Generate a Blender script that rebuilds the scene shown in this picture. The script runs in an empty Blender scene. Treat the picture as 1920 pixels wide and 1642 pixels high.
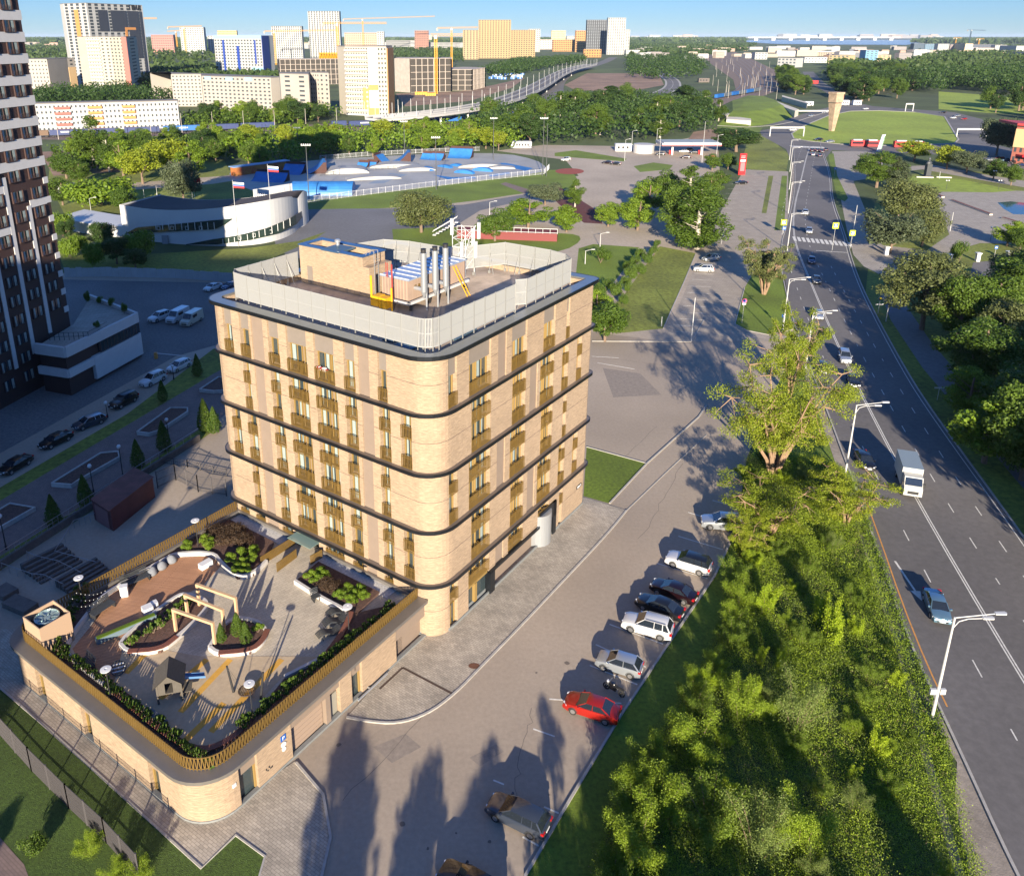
import bpy, math, random
import numpy as np
from mathutils import Vector, Matrix
from mathutils.geometry import tessellate_polygon

# ---------------------------------------------------------------- camera, sky, sun, exposure
sc = bpy.context.scene
FPX, CXP, CYP, TH, CH = 1520.0, 872.0, 570.0, 0.319, 54.0
cam_d = bpy.data.cameras.new('camera'); cam = bpy.data.objects.new('camera', cam_d)
sc.collection.objects.link(cam); sc.camera = cam
cam.location = (0, 0, CH); cam.rotation_euler = (math.pi/2-TH, 0, 0)
cam_d.sensor_width = 36; cam_d.lens = 36*FPX/1920
cam_d.shift_x = (960-CXP)/1920; cam_d.shift_y = -(821-CYP)/1920
cam_d.clip_start = 1; cam_d.clip_end = 90000
SUN_EL = math.radians(14.5)
w = bpy.data.worlds.new('World'); sc.world = w; w.use_nodes = True
nt = w.node_tree; nt.nodes.clear()
sky = nt.nodes.new('ShaderNodeTexSky'); sky.sky_type = 'NISHITA'; sky.sun_disc = False
sky.sun_elevation = SUN_EL; sky.sun_rotation = math.pi; sky.altitude = 2500
sky.air_density = 1.0; sky.dust_density = 0.0; sky.ozone_density = 6.0
bg = nt.nodes.new('ShaderNodeBackground'); bg.inputs[1].default_value = 0.15
wo = nt.nodes.new('ShaderNodeOutputWorld')
tint = nt.nodes.new('ShaderNodeVectorMath'); tint.operation = 'MULTIPLY'; tint.inputs[1].default_value = (.72, .70, .74)
tcw = nt.nodes.new('ShaderNodeTexCoord'); sxyz = nt.nodes.new('ShaderNodeSeparateXYZ'); mrw = nt.nodes.new('ShaderNodeMapRange')   # anti-solar horizon of a clear morning sky is much dimmer than higher up
mrw.interpolation_type = 'SMOOTHSTEP'; mrw.inputs[1].default_value = .02; mrw.inputs[2].default_value = .5; mrw.inputs[3].default_value = .38; mrw.inputs[4].default_value = 1
nt.links.new(tcw.outputs['Generated'], sxyz.inputs[0]); nt.links.new(sxyz.outputs[2], mrw.inputs[0])
t2 = nt.nodes.new('ShaderNodeVectorMath'); t2.operation = 'SCALE'
nt.links.new(sky.outputs[0], tint.inputs[0]); nt.links.new(tint.outputs[0], t2.inputs[0]); nt.links.new(mrw.outputs[0], t2.inputs['Scale']); nt.links.new(t2.outputs[0], bg.inputs[0]); nt.links.new(bg.outputs[0], wo.inputs[0])
sun_d = bpy.data.lights.new('sun', 'SUN'); sun_d.energy = 5.0; sun_d.angle = math.radians(0.5)
sun_d.color = (1.0, 0.87, 0.68)
sun = bpy.data.objects.new('sun', sun_d); sc.collection.objects.link(sun)
sun.rotation_euler = (math.pi/2-SUN_EL, 0, math.radians(-1.4)); sun.location = (0, -200, 120)
sc.view_settings.view_transform = 'Standard'; sc.view_settings.look = 'None'
sc.view_settings.exposure = 1.4; sc.view_settings.gamma = 1
try:
    sc.cycles.max_bounces = 5; sc.cycles.diffuse_bounces = 2; sc.cycles.glossy_bounces = 2
    sc.cycles.transmission_bounces = 3; sc.cycles.transparent_max_bounces = 6
    sc.cycles.volume_bounces = 0; sc.cycles.caustics_reflective = False; sc.cycles.caustics_refractive = False
except Exception: pass

# ---------------------------------------------------------------- helpers
COL = sc.collection
_c, _s = math.cos(TH), math.sin(TH)
def G(u, v, z=0.0):                       # photo pixel -> point on the horizontal plane z
    x = (u-CXP)/FPX; y = (v-CYP)/FPX
    rz = -_s-y*_c; t = (z-CH)/rz
    return Vector((x*t, (_c-y*_s)*t))
def G3(u, v, z=0.0):
    g = G(u, v, z); return Vector((g.x, g.y, z))
def ztop(u, v, Y):                        # height of the point seen at row v standing at distance Y
    y = (v-CYP)/FPX; return CH+(-_s-y*_c)/(_c-y*_s)*Y
C0 = Vector((-2.55, 61.6)); dL = Vector((-.8146, .5800)); dR = Vector((.5800, .8146))
HRZ = math.atan2(dR.y, dR.x)              # hero frame: local x = along right face, local y = along left face
def H2W(sR, sL): return C0+dR*sR+dL*sL
def W2H(p): d = Vector((p[0], p[1]))-C0; return (d.dot(dR), d.dot(dL))
def GH(u, v, z): return W2H(G(u, v, z))

MATS = {}
def mat(name, col, rough=.8, metal=0., var=0., sc_=1., st=(1, 1, 1), bump=0., bs=None, det=4, col2=None, big=0., bigs=.05, spec=None, coat=0.):
    if name in MATS: return MATS[name]
    m = bpy.data.materials.new(name); m.use_nodes = True; MATS[name] = m
    t = m.node_tree; b = t.nodes['Principled BSDF']
    b.inputs['Base Color'].default_value = (*col, 1); b.inputs['Roughness'].default_value = rough
    b.inputs['Metallic'].default_value = metal
    if spec is not None: b.inputs['Specular IOR Level'].default_value = spec
    if coat: b.inputs['Coat Weight'].default_value = coat; b.inputs['Coat Roughness'].default_value = .05
    if var or bump or big:
        tc = t.nodes.new('ShaderNodeTexCoord'); mp = t.nodes.new('ShaderNodeMapping'); mp.inputs['Scale'].default_value = st
        t.links.new(tc.outputs['Object'], mp.inputs[0])
        n = t.nodes.new('ShaderNodeTexNoise'); n.inputs['Scale'].default_value = sc_; n.inputs['Detail'].default_value = det; n.inputs['Roughness'].default_value = .65
        t.links.new(mp.outputs[0], n.inputs[0])
        r = t.nodes.new('ShaderNodeValToRGB')
        c2 = col2 or tuple(min(1, c*(1+var)) for c in col); c1 = col if col2 else tuple(c*(1-var) for c in col)
        r.color_ramp.elements[0].position = .3; r.color_ramp.elements[1].position = .7
        r.color_ramp.elements[0].color = (*c1, 1); r.color_ramp.elements[1].color = (*c2, 1)
        t.links.new(n.outputs[0], r.inputs[0]); out = r.outputs[0]
        if big:
            n2 = t.nodes.new('ShaderNodeTexNoise'); n2.inputs['Scale'].default_value = bigs; n2.inputs['Detail'].default_value = 5
            t.links.new(tc.outputs['Object'], n2.inputs[0])
            mr = t.nodes.new('ShaderNodeMapRange'); mr.inputs[1].default_value = .3; mr.inputs[2].default_value = .7
            mr.inputs[3].default_value = 1-big; mr.inputs[4].default_value = 1+big
            t.links.new(n2.outputs[0], mr.inputs[0])
            mx = t.nodes.new('ShaderNodeVectorMath'); mx.operation = 'SCALE'
            t.links.new(out, mx.inputs[0]); t.links.new(mr.outputs[0], mx.inputs['Scale']); out = mx.outputs[0]
        t.links.new(out, b.inputs['Base Color'])
        if bump:
            bn = n
            if bs:
                bn = t.nodes.new('ShaderNodeTexNoise'); bn.inputs['Scale'].default_value = bs; bn.inputs['Detail'].default_value = 3
                t.links.new(mp.outputs[0], bn.inputs[0])
            bp = t.nodes.new('ShaderNodeBump'); bp.inputs['Strength'].default_value = bump; bp.inputs['Distance'].default_value = .05
            t.links.new(bn.outputs[0], bp.inputs['Height']); t.links.new(bp.outputs[0], b.inputs['Normal'])
    return m
def tiles(name, c1, c2, mortar, w_=.4, h_=.2, rot=0., rough=.85, msize=.012, var=.15, big=.12):
    if name in MATS: return MATS[name]
    m = mat(name, c1, rough); t = m.node_tree; b = t.nodes['Principled BSDF']
    tc = t.nodes.new('ShaderNodeTexCoord'); mp = t.nodes.new('ShaderNodeMapping'); mp.inputs['Rotation'].default_value = (0, 0, rot)
    br = t.nodes.new('ShaderNodeTexBrick'); br.inputs['Color1'].default_value = (*c1, 1); br.inputs['Color2'].default_value = (*c2, 1)
    br.inputs['Mortar'].default_value = (*mortar, 1); br.inputs['Scale'].default_value = 1; br.inputs['Mortar Size'].default_value = msize
    br.inputs['Brick Width'].default_value = w_; br.inputs['Row Height'].default_value = h_
    t.links.new(tc.outputs['Object'], mp.inputs[0]); t.links.new(mp.outputs[0], br.inputs[0])
    n = t.nodes.new('ShaderNodeTexNoise'); n.inputs['Scale'].default_value = .35; n.inputs['Detail'].default_value = 8; n.inputs['Roughness'].default_value = .7
    t.links.new(tc.outputs['Object'], n.inputs[0])
    mr = t.nodes.new('ShaderNodeMapRange'); mr.inputs[1].default_value = .3; mr.inputs[2].default_value = .7; mr.inputs[3].default_value = 1-big*1.5; mr.inputs[4].default_value = 1+big
    t.links.new(n.outputs[0], mr.inputs[0])
    mx = t.nodes.new('ShaderNodeVectorMath'); mx.operation = 'SCALE'
    t.links.new(br.outputs[0], mx.inputs[0]); t.links.new(mr.outputs[0], mx.inputs['Scale'])
    t.links.new(mx.outputs[0], b.inputs['Base Color'])
    return m
def leafmat(name, c1, c2, tr=.35):
    if name in MATS: return MATS[name]
    m = bpy.data.materials.new(name); m.use_nodes = True; MATS[name] = m
    t = m.node_tree; b = t.nodes['Principled BSDF']; out = t.nodes['Material Output']
    g = t.nodes.new('ShaderNodeNewGeometry'); r = t.nodes.new('ShaderNodeValToRGB')
    r.color_ramp.elements[0].color = (*c1, 1); r.color_ramp.elements[1].color = (*c2, 1)
    oi = t.nodes.new('ShaderNodeObjectInfo')
    ad = t.nodes.new('ShaderNodeMath'); ad.operation = 'MULTIPLY_ADD'; ad.inputs[1].default_value = .65
    m2 = t.nodes.new('ShaderNodeMath'); m2.operation = 'MULTIPLY'; m2.inputs[1].default_value = .35
    t.links.new(oi.outputs['Random'], m2.inputs[0]); t.links.new(g.outputs['Random Per Island'], ad.inputs[0]); t.links.new(m2.outputs[0], ad.inputs[2])
    t.links.new(ad.outputs[0], r.inputs[0]); t.links.new(r.outputs[0], b.inputs['Base Color'])
    b.inputs['Roughness'].default_value = .55; b.inputs['Specular IOR Level'].default_value = .3
    tn = t.nodes.new('ShaderNodeBsdfTranslucent'); t.links.new(r.outputs[0], tn.inputs[0])
    ms = t.nodes.new('ShaderNodeMixShader'); ms.inputs[0].default_value = tr
    t.links.new(b.outputs[0], ms.inputs[1]); t.links.new(tn.outputs[0], ms.inputs[2]); t.links.new(ms.outputs[0], out.inputs[0])
    return m

def tag(o, label=None, cat=None, group=None, kind=None):
    if label: o['label'] = label
    if cat: o['category'] = cat
    if group: o['group'] = group
    if kind: o['kind'] = kind
    return o
def T(name, label, cat, loc=(0, 0, 0), rz=0., group=None):
    o = bpy.data.objects.new(name, None); COL.objects.link(o); o.empty_display_size = .3
    o.location = loc if len(loc) == 3 else (loc[0], loc[1], 0); o.rotation_euler = (0, 0, rz)
    return tag(o, label, cat, group)
def dup(o, loc=None, rz=None, label=None, group=None, scale=None, mats=None):
    r = o.copy(); COL.objects.link(r)
    if loc is not None: r.location = loc if len(loc) == 3 else (loc[0], loc[1], 0)
    if rz is not None: r.rotation_euler = (0, 0, rz)
    if scale is not None: r.scale = scale if hasattr(scale, '__len__') else (scale,)*3
    if label: r['label'] = label
    if group: r['group'] = group
    for ch in list(o.children):
        c = ch.copy(); COL.objects.link(c); c.parent = r
        for g in list(ch.children):
            d = g.copy(); COL.objects.link(d); d.parent = c
    return r
class MB:
    def __init__(s): s.v = []; s.f = []; s.m = []
    def face(s, pts, m=0):
        n = len(s.v); s.v += [tuple(p) for p in pts]; s.f.append(tuple(range(n, n+len(pts)))); s.m.append(m)
    def box(s, x0, x1, y0, y1, z0, z1, m=0):
        if x0 > x1: x0, x1 = x1, x0
        if y0 > y1: y0, y1 = y1, y0
        n = len(s.v); s.v += [(x0, y0, z0), (x1, y0, z0), (x1, y1, z0), (x0, y1, z0), (x0, y0, z1), (x1, y0, z1), (x1, y1, z1), (x0, y1, z1)]
        for q in ((3, 2, 1, 0), (4, 5, 6, 7), (0, 1, 5, 4), (1, 2, 6, 5), (2, 3, 7, 6), (3, 0, 4, 7)):
            s.f.append(tuple(n+i for i in q)); s.m.append(m)
        return s
    def seg(s, a, b, t, z0, z1, m=0, z0b=None, z1b=None):       # wall between 2D points, thickness t
        a = Vector(a[:2]); b = Vector(b[:2]); d = b-a
        if d.length < 1e-6: return s
        d.normalize(); n_ = Vector((-d.y, d.x))*t/2
        z0b = z0 if z0b is None else z0b; z1b = z1 if z1b is None else z1b
        n = len(s.v)
        for p, q in ((a-n_, 0), (b-n_, 1), (b+n_, 1), (a+n_, 0)): s.v.append((p.x, p.y, z0b if q else z0))
        for p, q in ((a-n_, 0), (b-n_, 1), (b+n_, 1), (a+n_, 0)): s.v.append((p.x, p.y, z1b if q else z1))
        for q in ((3, 2, 1, 0), (4, 5, 6, 7), (0, 1, 5, 4), (1, 2, 6, 5), (2, 3, 7, 6), (3, 0, 4, 7)):
            s.f.append(tuple(n+i for i in q)); s.m.append(m)
        return s
    def prism(s, poly, z0, z1, m=0, mt=None, top=True, bot=False):
        P = [(p[0], p[1]) for p in poly]
        A = sum(P[i][0]*P[(i+1) % len(P)][1]-P[(i+1) % len(P)][0]*P[i][1] for i in range(len(P)))
        if A < 0: P = P[::-1]
        k = len(P); n = len(s.v)
        s.v += [(x, y, z0) for x, y in P]+[(x, y, z1) for x, y in P]
        for i in range(k):
            j = (i+1) % k; s.f.append((n+i, n+j, n+k+j, n+k+i)); s.m.append(m)
        if top or bot:
            tr = tessellate_polygon([[Vector((x, y, 0)) for x, y in P]])
            for t in tr:
                a, b, c = t
                cr = (P[b][0]-P[a][0])*(P[c][1]-P[a][1])-(P[b][1]-P[a][1])*(P[c][0]-P[a][0])
                if cr < 0: b, c = c, b
                if top: s.f.append((n+k+a, n+k+b, n+k+c)); s.m.append(m if mt is None else mt)
                if bot: s.f.append((n+a, n+c, n+b)); s.m.append(m)
        return s
    def ring(s, outer, inner, z0, z1, m=0):                     # two matching closed loops
        k = len(outer); n = len(s.v)
        for L, z in ((outer, z0), (inner, z0), (outer, z1), (inner, z1)): s.v += [(p[0], p[1], z) for p in L]
        for i in range(k):
            j = (i+1) % k
            for q in ((n+i, n+j, n+2*k+j, n+2*k+i), (n+k+j, n+k+i, n+3*k+i, n+3*k+j), (n+2*k+i, n+2*k+j, n+3*k+j, n+3*k+i), (n+j, n+i, n+k+i, n+k+j)):
                s.f.append(q); s.m.append(m)
        return s
    def tube(s, p, q, r0, r1=None, n=8, m=0, cap=True):
        p = Vector(p); q = Vector(q); r1 = r0 if r1 is None else r1; d = (q-p)
        if d.length < 1e-6: return s
        d.normalize(); a = Vector((0, 0, 1)) if abs(d.z) < .95 else Vector((1, 0, 0))
        e1 = d.cross(a).normalized(); e2 = d.cross(e1)
        k = len(s.v)
        for c, r in ((p, r0), (q, r1)):
            for i in range(n):
                t = 2*math.pi*i/n; s.v.append(tuple(c+e1*(r*math.cos(t))+e2*(r*math.sin(t))))
        for i in range(n):
            j = (i+1) % n; s.f.append((k+i, k+n+i, k+n+j, k+j)); s.m.append(m)
        if cap:
            s.f.append(tuple(k+i for i in range(n))); s.m.append(m)
            s.f.append(tuple(k+n+n-1-i for i in range(n))); s.m.append(m)
        return s
    def path(s, pts, r, n=6, m=0):
        for i in range(len(pts)-1): s.tube(pts[i], pts[i+1], r, r, n, m)
        return s
    def lathe(s, prof, n=16, c=(0, 0), m=0, sx=1, sy=1):        # prof: [(r,z)]
        k = len(s.v)
        for r, z in prof:
            for i in range(n):
                t = 2*math.pi*i/n; s.v.append((c[0]+sx*r*math.cos(t), c[1]+sy*r*math.sin(t), z))
        for a in range(len(prof)-1):
            for i in range(n):
                j = (i+1) % n; s.f.append((k+a*n+i, k+a*n+j, k+(a+1)*n+j, k+(a+1)*n+i)); s.m.append(m)
        if prof[-1][0] > 1e-3: s.f.append(tuple(k+(len(prof)-1)*n+i for i in range(n))); s.m.append(m)
        return s
    def build(s, name, mats, parent=None, world=False, smooth=False, recenter=False):
        if not isinstance(mats, (list, tuple)): mats = [mats]
        me = bpy.data.meshes.new(name); V = s.v; off = Vector((0, 0, 0))
        if world and parent is not None: off = parent.location
        if recenter and V:
            xs = [p[0] for p in V]; ys = [p[1] for p in V]; zs = [p[2] for p in V]
            off = Vector(((min(xs)+max(xs))/2, (min(ys)+max(ys))/2, min(zs)))
        if off.length > 0: V = [(p[0]-off.x, p[1]-off.y, p[2]-off.z) for p in V]
        me.from_pydata(V, [], s.f)
        for m in mats: me.materials.append(m)
        if len(mats) > 1: me.polygons.foreach_set('material_index', s.m)
        if smooth: me.polygons.foreach_set('use_smooth', [True]*len(me.polygons))
        me.update()
        o = bpy.data.objects.new(name, me); COL.objects.link(o)
        if parent is not None: o.parent = parent
        elif recenter: o.location = off
        if smooth == 'auto':
            try: me.set_sharp_from_angle(angle=math.radians(38))
            except Exception: pass
        return o
def child(mesh_src, parent, loc=(0, 0, 0), rz=0., name=None, scale=None):
    o = bpy.data.objects.new(name or mesh_src.name.split('.')[0], mesh_src.data); COL.objects.link(o); o.parent = parent
    o.location = loc; o.rotation_euler = (0, 0, rz)
    if scale: o.scale = scale
    return o
def roundrect(x0, x1, y0, y1, rads, n=7):      # rads: corners (x0y0, x1y0, x1y1, x0y1), CCW loop
    P = []
    for (cx, cy, a0, r, sx, sy) in ((x0, y0, 180, rads[0], 1, 1), (x1, y0, 270, rads[1], -1, 1), (x1, y1, 0, rads[2], -1, -1), (x0, y1, 90, rads[3], 1, -1)):
        r = max(r, .001); cx += sx*r; cy += sy*r
        for i in range(n):
            a = math.radians(a0+90*i/(n-1)); P.append((cx+r*math.cos(a), cy+r*math.sin(a)))
    return P
def smoothline(pts, it=2):
    P = [Vector(p[:2]) for p in pts]
    for _ in range(it):
        Q = [P[0]]
        for a, b in zip(P[:-1], P[1:]): Q += [a*.75+b*.25, a*.25+b*.75]
        Q.append(P[-1]); P = Q
    return P
def strip(pts, w_, z, mb=None, m=0, th=0.):    # flat (or raised, th) ribbon along a polyline
    mb = mb or MB(); P = [Vector(p[:2]) for p in pts]; L = []; R = []
    for i, p in enumerate(P):
        d = (P[min(i+1, len(P)-1)]-P[max(i-1, 0)]).normalized(); n = Vector((-d.y, d.x))*w_/2
        L.append(p+n); R.append(p-n)
    for i in range(len(P)-1):
        if th: mb.prism([L[i], L[i+1], R[i+1], R[i]], z, z+th, m)
        else: mb.face([(R[i].x, R[i].y, z), (R[i+1].x, R[i+1].y, z), (L[i+1].x, L[i+1].y, z), (L[i].x, L[i].y, z)], m)
    return mb
def offset(pts, d):
    P = [Vector(p[:2]) for p in pts]; Q = []
    for i, p in enumerate(P):
        t = (P[min(i+1, len(P)-1)]-P[max(i-1, 0)]).normalized(); Q.append(p+Vector((-t.y, t.x))*d)
    return Q
def sheet(name, px, z, m, kind='structure', world=None, sm=0):
    P = world or [G(u, v) for u, v in px]
    if sm: P = smoothline(list(P)+[P[0]], sm)[:-1]
    mb = MB(); tr = tessellate_polygon([[Vector((p[0], p[1], 0)) for p in P]])
    mb.v = [(p[0], p[1], z) for p in P]
    for a, b, c in tr:
        cr = (P[b][0]-P[a][0])*(P[c][1]-P[a][1])-(P[b][1]-P[a][1])*(P[c][0]-P[a][0])
        mb.f.append((a, b, c) if cr > 0 else (a, c, b)); mb.m.append(0)
    return tag(mb.build(name, m), kind=kind)
def pxs(*a): return [G(u, v) for u, v in a]
def text_mesh(mb, s, origin, right, up, size, m=0, depth=.02, align='CENTER'):
    cu = bpy.data.curves.new('t', 'FONT'); cu.body = s; cu.size = size; cu.extrude = depth; cu.align_x = align; cu.align_y = 'CENTER'
    ob = bpy.data.objects.new('t', cu); COL.objects.link(ob)
    dg = bpy.context.evaluated_depsgraph_get(); me = ob.evaluated_get(dg).to_mesh()
    right = Vector(right).normalized(); up = Vector(up).normalized(); nn = right.cross(up); o = Vector(origin); k = len(mb.v)
    for v in me.vertices: mb.v.append(tuple(o+right*v.co.x+up*v.co.y+nn*v.co.z))
    for p in me.polygons: mb.f.append(tuple(k+i for i in p.vertices)); mb.m.append(m)
    ob.evaluated_get(dg).to_mesh_clear(); bpy.data.objects.remove(ob); bpy.data.curves.remove(cu)
    return mb
# ---------------------------------------------------------------- ground materials
M_EARTH = mat('earth_and_grass', (.055, .08, .02), .95, var=.5, sc_=.02, big=.3, bigs=.002, det=8)
M_LAWN = mat('lawn_grass', (.12, .175, .014), .95, var=.4, sc_=2.5, big=.25, bigs=.08, bump=.6, bs=9, det=8)
M_LAWN2 = mat('rough_grass', (.15, .175, .025), .95, var=.5, sc_=1.2, big=.35, bigs=.06, bump=.8, bs=6, det=9)
M_LAWNFAR = mat('bright_lawn', (.23, .30, .03), .95, var=.25, sc_=.4, big=.2, bigs=.02, det=8)
M_ASPH = mat('old_asphalt', (.335, .275, .215), .9, var=.11, sc_=2.6, big=.17, bigs=.045, bump=.15, bs=20, det=10)
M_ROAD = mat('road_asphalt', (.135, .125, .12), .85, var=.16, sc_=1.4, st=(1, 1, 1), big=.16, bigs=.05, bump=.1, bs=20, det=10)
M_ASPH3 = mat('pale_asphalt', (.38, .315, .245), .9, var=.15, sc_=1.1, big=.16, bigs=.04, det=10)
M_GRAVEL = mat('gravel_yard', (.15, .14, .135), .95, var=.35, sc_=2.5, big=.2, bigs=.06, bump=.5, bs=12, det=10)
M_KERB = mat('kerb_stone', (.36, .34, .31), .85, var=.15, sc_=2)
M_PAINT = mat('road_paint', (.62, .6, .55), .8, var=.2, sc_=3, det=8)
M_PAINTO = mat('orange_paint', (.55, .25, .06), .8, var=.2, sc_=3)
M_PAVE = tiles('paving_blocks', (.45, .395, .32), (.34, .30, .245), (.18, .155, .13), .42, .21, math.radians(35), big=.2)
M_PAVE2 = tiles('plaza_paving', (.36, .32, .27), (.32, .28, .235), (.15, .14, .13), .8, .8, .3, msize=.02)
M_PAVE3 = tiles('red_paving', (.22, .155, .135), (.18, .13, .115), (.10, .08, .07), .4, .2, .6)
M_SOIL = mat('bare_soil', (.24, .15, .10), .95, var=.3, sc_=.3, big=.3, bigs=.03, det=9)
M_MULCH = mat('bark_mulch', (.10, .055, .042), .95, var=.5, sc_=4, bump=.8, bs=14, det=8)
M_SAND = mat('roadside_gravel', (.27, .23, .19), .95, var=.25, sc_=1.5, big=.2, bigs=.2, bump=.4, bs=10, det=9)

# base ground reaching the horizon
mb = MB(); R_ = [0, 400, 1500, 6000, 20000, 60000]; n = len(mb.v)
for r in R_[1:]:
    for i in range(48): a = 2*math.pi*i/48; mb.v.append((r*math.cos(a), r*math.sin(a), 0))
mb.v.append((0, 0, 0)); c = len(mb.v)-1
for i in range(48):
    j = (i+1) % 48; mb.f.append((c, i, j)); mb.m.append(0)
    for k in range(len(R_)-2):
        a = k*48; mb.f.append((a+i, a+48+i, a+48+j, a+j)); mb.m.append(0)
tag(mb.build('ground', M_EARTH), kind='structure')

sheet('yard_asphalt', [(-400, 1000), (-400, 1800), (985, 1800), (985, 1650), (1165, 1340), (1340, 1080), (1380, 990), (1400, 860), (1440, 760), (1490, 660), (1492, 625), (1110, 618), (1090, 560), (430, 515), (120, 512), (-200, 540)], .004, M_ASPH)
sheet('gravel_yard', [(112, 524), (435, 531), (500, 560), (430, 640), (330, 668), (-100, 905), (-300, 905), (-200, 560)], .008, M_GRAVEL)
# ---- park and plaza sheets behind the building
sheet('plaza_paving', [(930, 283), (1020, 272), (1200, 275), (1345, 250), (1350, 330), (1300, 345), (1300, 420), (1330, 470), (1296, 540), (1250, 640), (1105, 622), (1060, 480), (1000, 470), (560, 480), (560, 400), (600, 385), (870, 360), (1000, 345), (1085, 330), (1060, 300)], .008, M_ASPH3)
sheet('plaza_asphalt', [(500, 400), (560, 392), (742, 391), (870, 384), (1000, 362), (1000, 372), (900, 395), (860, 420), (740, 470), (560, 485), (520, 470)], .012, mat('grey_asphalt', (.14, .14, .15), .9, var=.15, sc_=1, big=.15, det=9))
sheet('park_lawn', [(540, 395), (590, 368), (800, 352), (1020, 320), (1062, 318), (1083, 332), (1080, 348), (1060, 356), (985, 362), (870, 380), (742, 391), (600, 392)], .016, M_LAWN, sm=1)
sheet('park_path', [(938, 345), (948, 342), (1000, 358), (985, 364)], .02, M_PAVE3)
sheet('park_lawn', [(108, 470), (130, 430), (220, 480), (470, 465), (560, 452), (612, 434), (585, 452), (520, 480), (470, 516), (430, 520), (125, 516)], .02, M_LAWN2)
sheet('park_lawn', [(90, 340), (120, 400), (100, 415), (400, 380), (560, 390), (560, 330), (430, 320), (420, 300), (95, 300)], .006, M_LAWN2)
sheet('yard_path', [(95, 355), (420, 330), (470, 322), (470, 334), (400, 345), (95, 368)], .012, M_ASPH3)
sheet('park_lawn', [(735, 430), (860, 425), (1040, 437), (1085, 440), (1090, 452), (1060, 470), (1000, 478), (850, 480), (740, 470)], .02, M_LAWN, sm=1)
sheet('park_lawn', [(1085, 466), (1112, 458), (1198, 464), (1184, 487), (1152, 528), (1118, 570), (1075, 560)], .02, M_LAWN)
sheet('park_lawn', [(1237, 462), (1304, 475), (1283, 528), (1262, 575), (1244, 616), (1170, 624), (1112, 622), (1112, 600), (1165, 560)], .02, M_LAWN2)
sheet('park_lawn', [(1100, 838), (1213, 869), (1143, 944), (1094, 930)], .02, M_LAWN)
sheet('park_lawn', [(1040, 287), (1080, 282), (1175, 298), (1170, 303), (1040, 293)], .02, M_LAWN)
sheet('park_lawn', [(1188, 312), (1225, 305), (1262, 310), (1255, 318), (1200, 323)], .02, M_LAWN)
sheet('park_lawn', [(1400, 270), (1420, 240), (1480, 290), (1474, 322), (1400, 318), (1392, 300)], .02, M_LAWN2)
sheet('play_surface', [(1040, 345), (1120, 395), (1130, 420), (1095, 418), (1050, 385), (1030, 365)], .02, mat('dark_red_rubber', (.10, .028, .026), .9, var=.2, sc_=1))
sheet('play_disc', [(1068+27*math.cos(a/24*6.283), 321.5+5.5*math.sin(a/24*6.283)) for a in range(24)], .024, mat('red_rubber', (.28, .06, .04), .9, var=.15, sc_=1))
sheet('bare_ground', [(1300, 248), (1345, 240), (1350, 262), (1320, 272), (1290, 262)], .02, M_SOIL)
sheet('bare_ground', [(75, 285), (210, 280), (280, 300), (240, 322), (100, 330)], .02, M_SOIL)
# ---- side car park along the road
sheet('side_car_park', [(1244, 642), (1285, 545), (1312, 480), (1350, 400), (1395, 318), (1478, 322), (1477, 480), (1482, 560), (1490, 640)], .0275, tiles('parking_paving', (.37, .315, .25), (.33, .28, .225), (.22, .19, .155), 1.1, .5, .5, msize=.02))
sheet('verge_lawn', [(1378, 608), (1396, 540), (1420, 500), (1470, 515), (1478, 560), (1487, 618), (1440, 628), (1400, 620)], .03, M_LAWN)
sheet('verge_lawn', [(1428, 400), (1441, 330), (1450, 330), (1437, 400)], .03, M_LAWN2)
sheet('verge_lawn', [(1452, 432), (1466, 330), (1476, 330), (1470, 432)], .03, M_LAWN)
# ---- main road
RL = [(37.0, 36), (37.3, 40), (39.3, 50), (41.6, 62.6), (47.7, 84.2), (56.5, 118), (65.4, 153.3), (82, 206), (100, 246), (125, 305), (150, 371), (169, 422), (180, 452)]
RR = [(54, 40), (57.5, 56), (63.3, 78.8), (69.9, 108.2), (74.5, 126.2), (87, 167.2), (97, 196), (109, 227), (128, 280), (150, 332), (172.4, 392.2), (184, 425), (196, 452)]
RC = [(45.5, 36), (49.2, 57.3), (55.3, 86.6), (62, 114), (69.1, 141.3), (80, 180), (91.5, 220), (108, 263), (133, 320), (158, 378), (177.7, 422)]
RL = smoothline(RL, 2); RR = smoothline(RR, 2); RC = smoothline(RC, 2)
sheet('main_road', None, .03, M_ROAD, world=RL+RR[::-1])
sheet('roadside_gravel', None, .024, M_SAND, world=[(38, 34)]+[p-Vector((1.4, 0)) for p in RL if 52 < p.y < 420]+[p+Vector((1.5, 0)) for p in RL if p.y < 420][::-1]+[(46, 34)])
sheet('roadside_gravel', [(1795, 1420), (1880, 1560), (1960, 1700), (1830, 1700), (1790, 1500)], .022, M_SAND)
mb = MB(); strip(offset(RL, -.05), .22, .02, mb, th=.13); strip(offset(RR, -.1), .22, .02, mb, th=.13); tag(mb.build('road_kerb', M_KERB), kind='structure')
mb = MB()
strip(offset(RC, .13), .13, .036, mb); strip(offset(RC, -.13), .13, .036, mb)
def dashes(line, d0, w_, ln, gap, y0=0, y1=1e9, m=0):
    L = offset(line, d0); acc = 0; on = True; cur = []
    for a, b in zip(L[:-1], L[1:]):
        n = max(1, int((b-a).length/1.0)); 
        for i in range(n):
            p = a.lerp(b, i/n); ph = acc % (ln+gap)
            if y0 < p.y < y1:
                if ph < ln: cur.append(p)
                elif cur:
                    if len(cur) > 1: strip(cur, w_, .036, mb, m)
                    cur = []
            acc += (b-a).length/n
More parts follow.
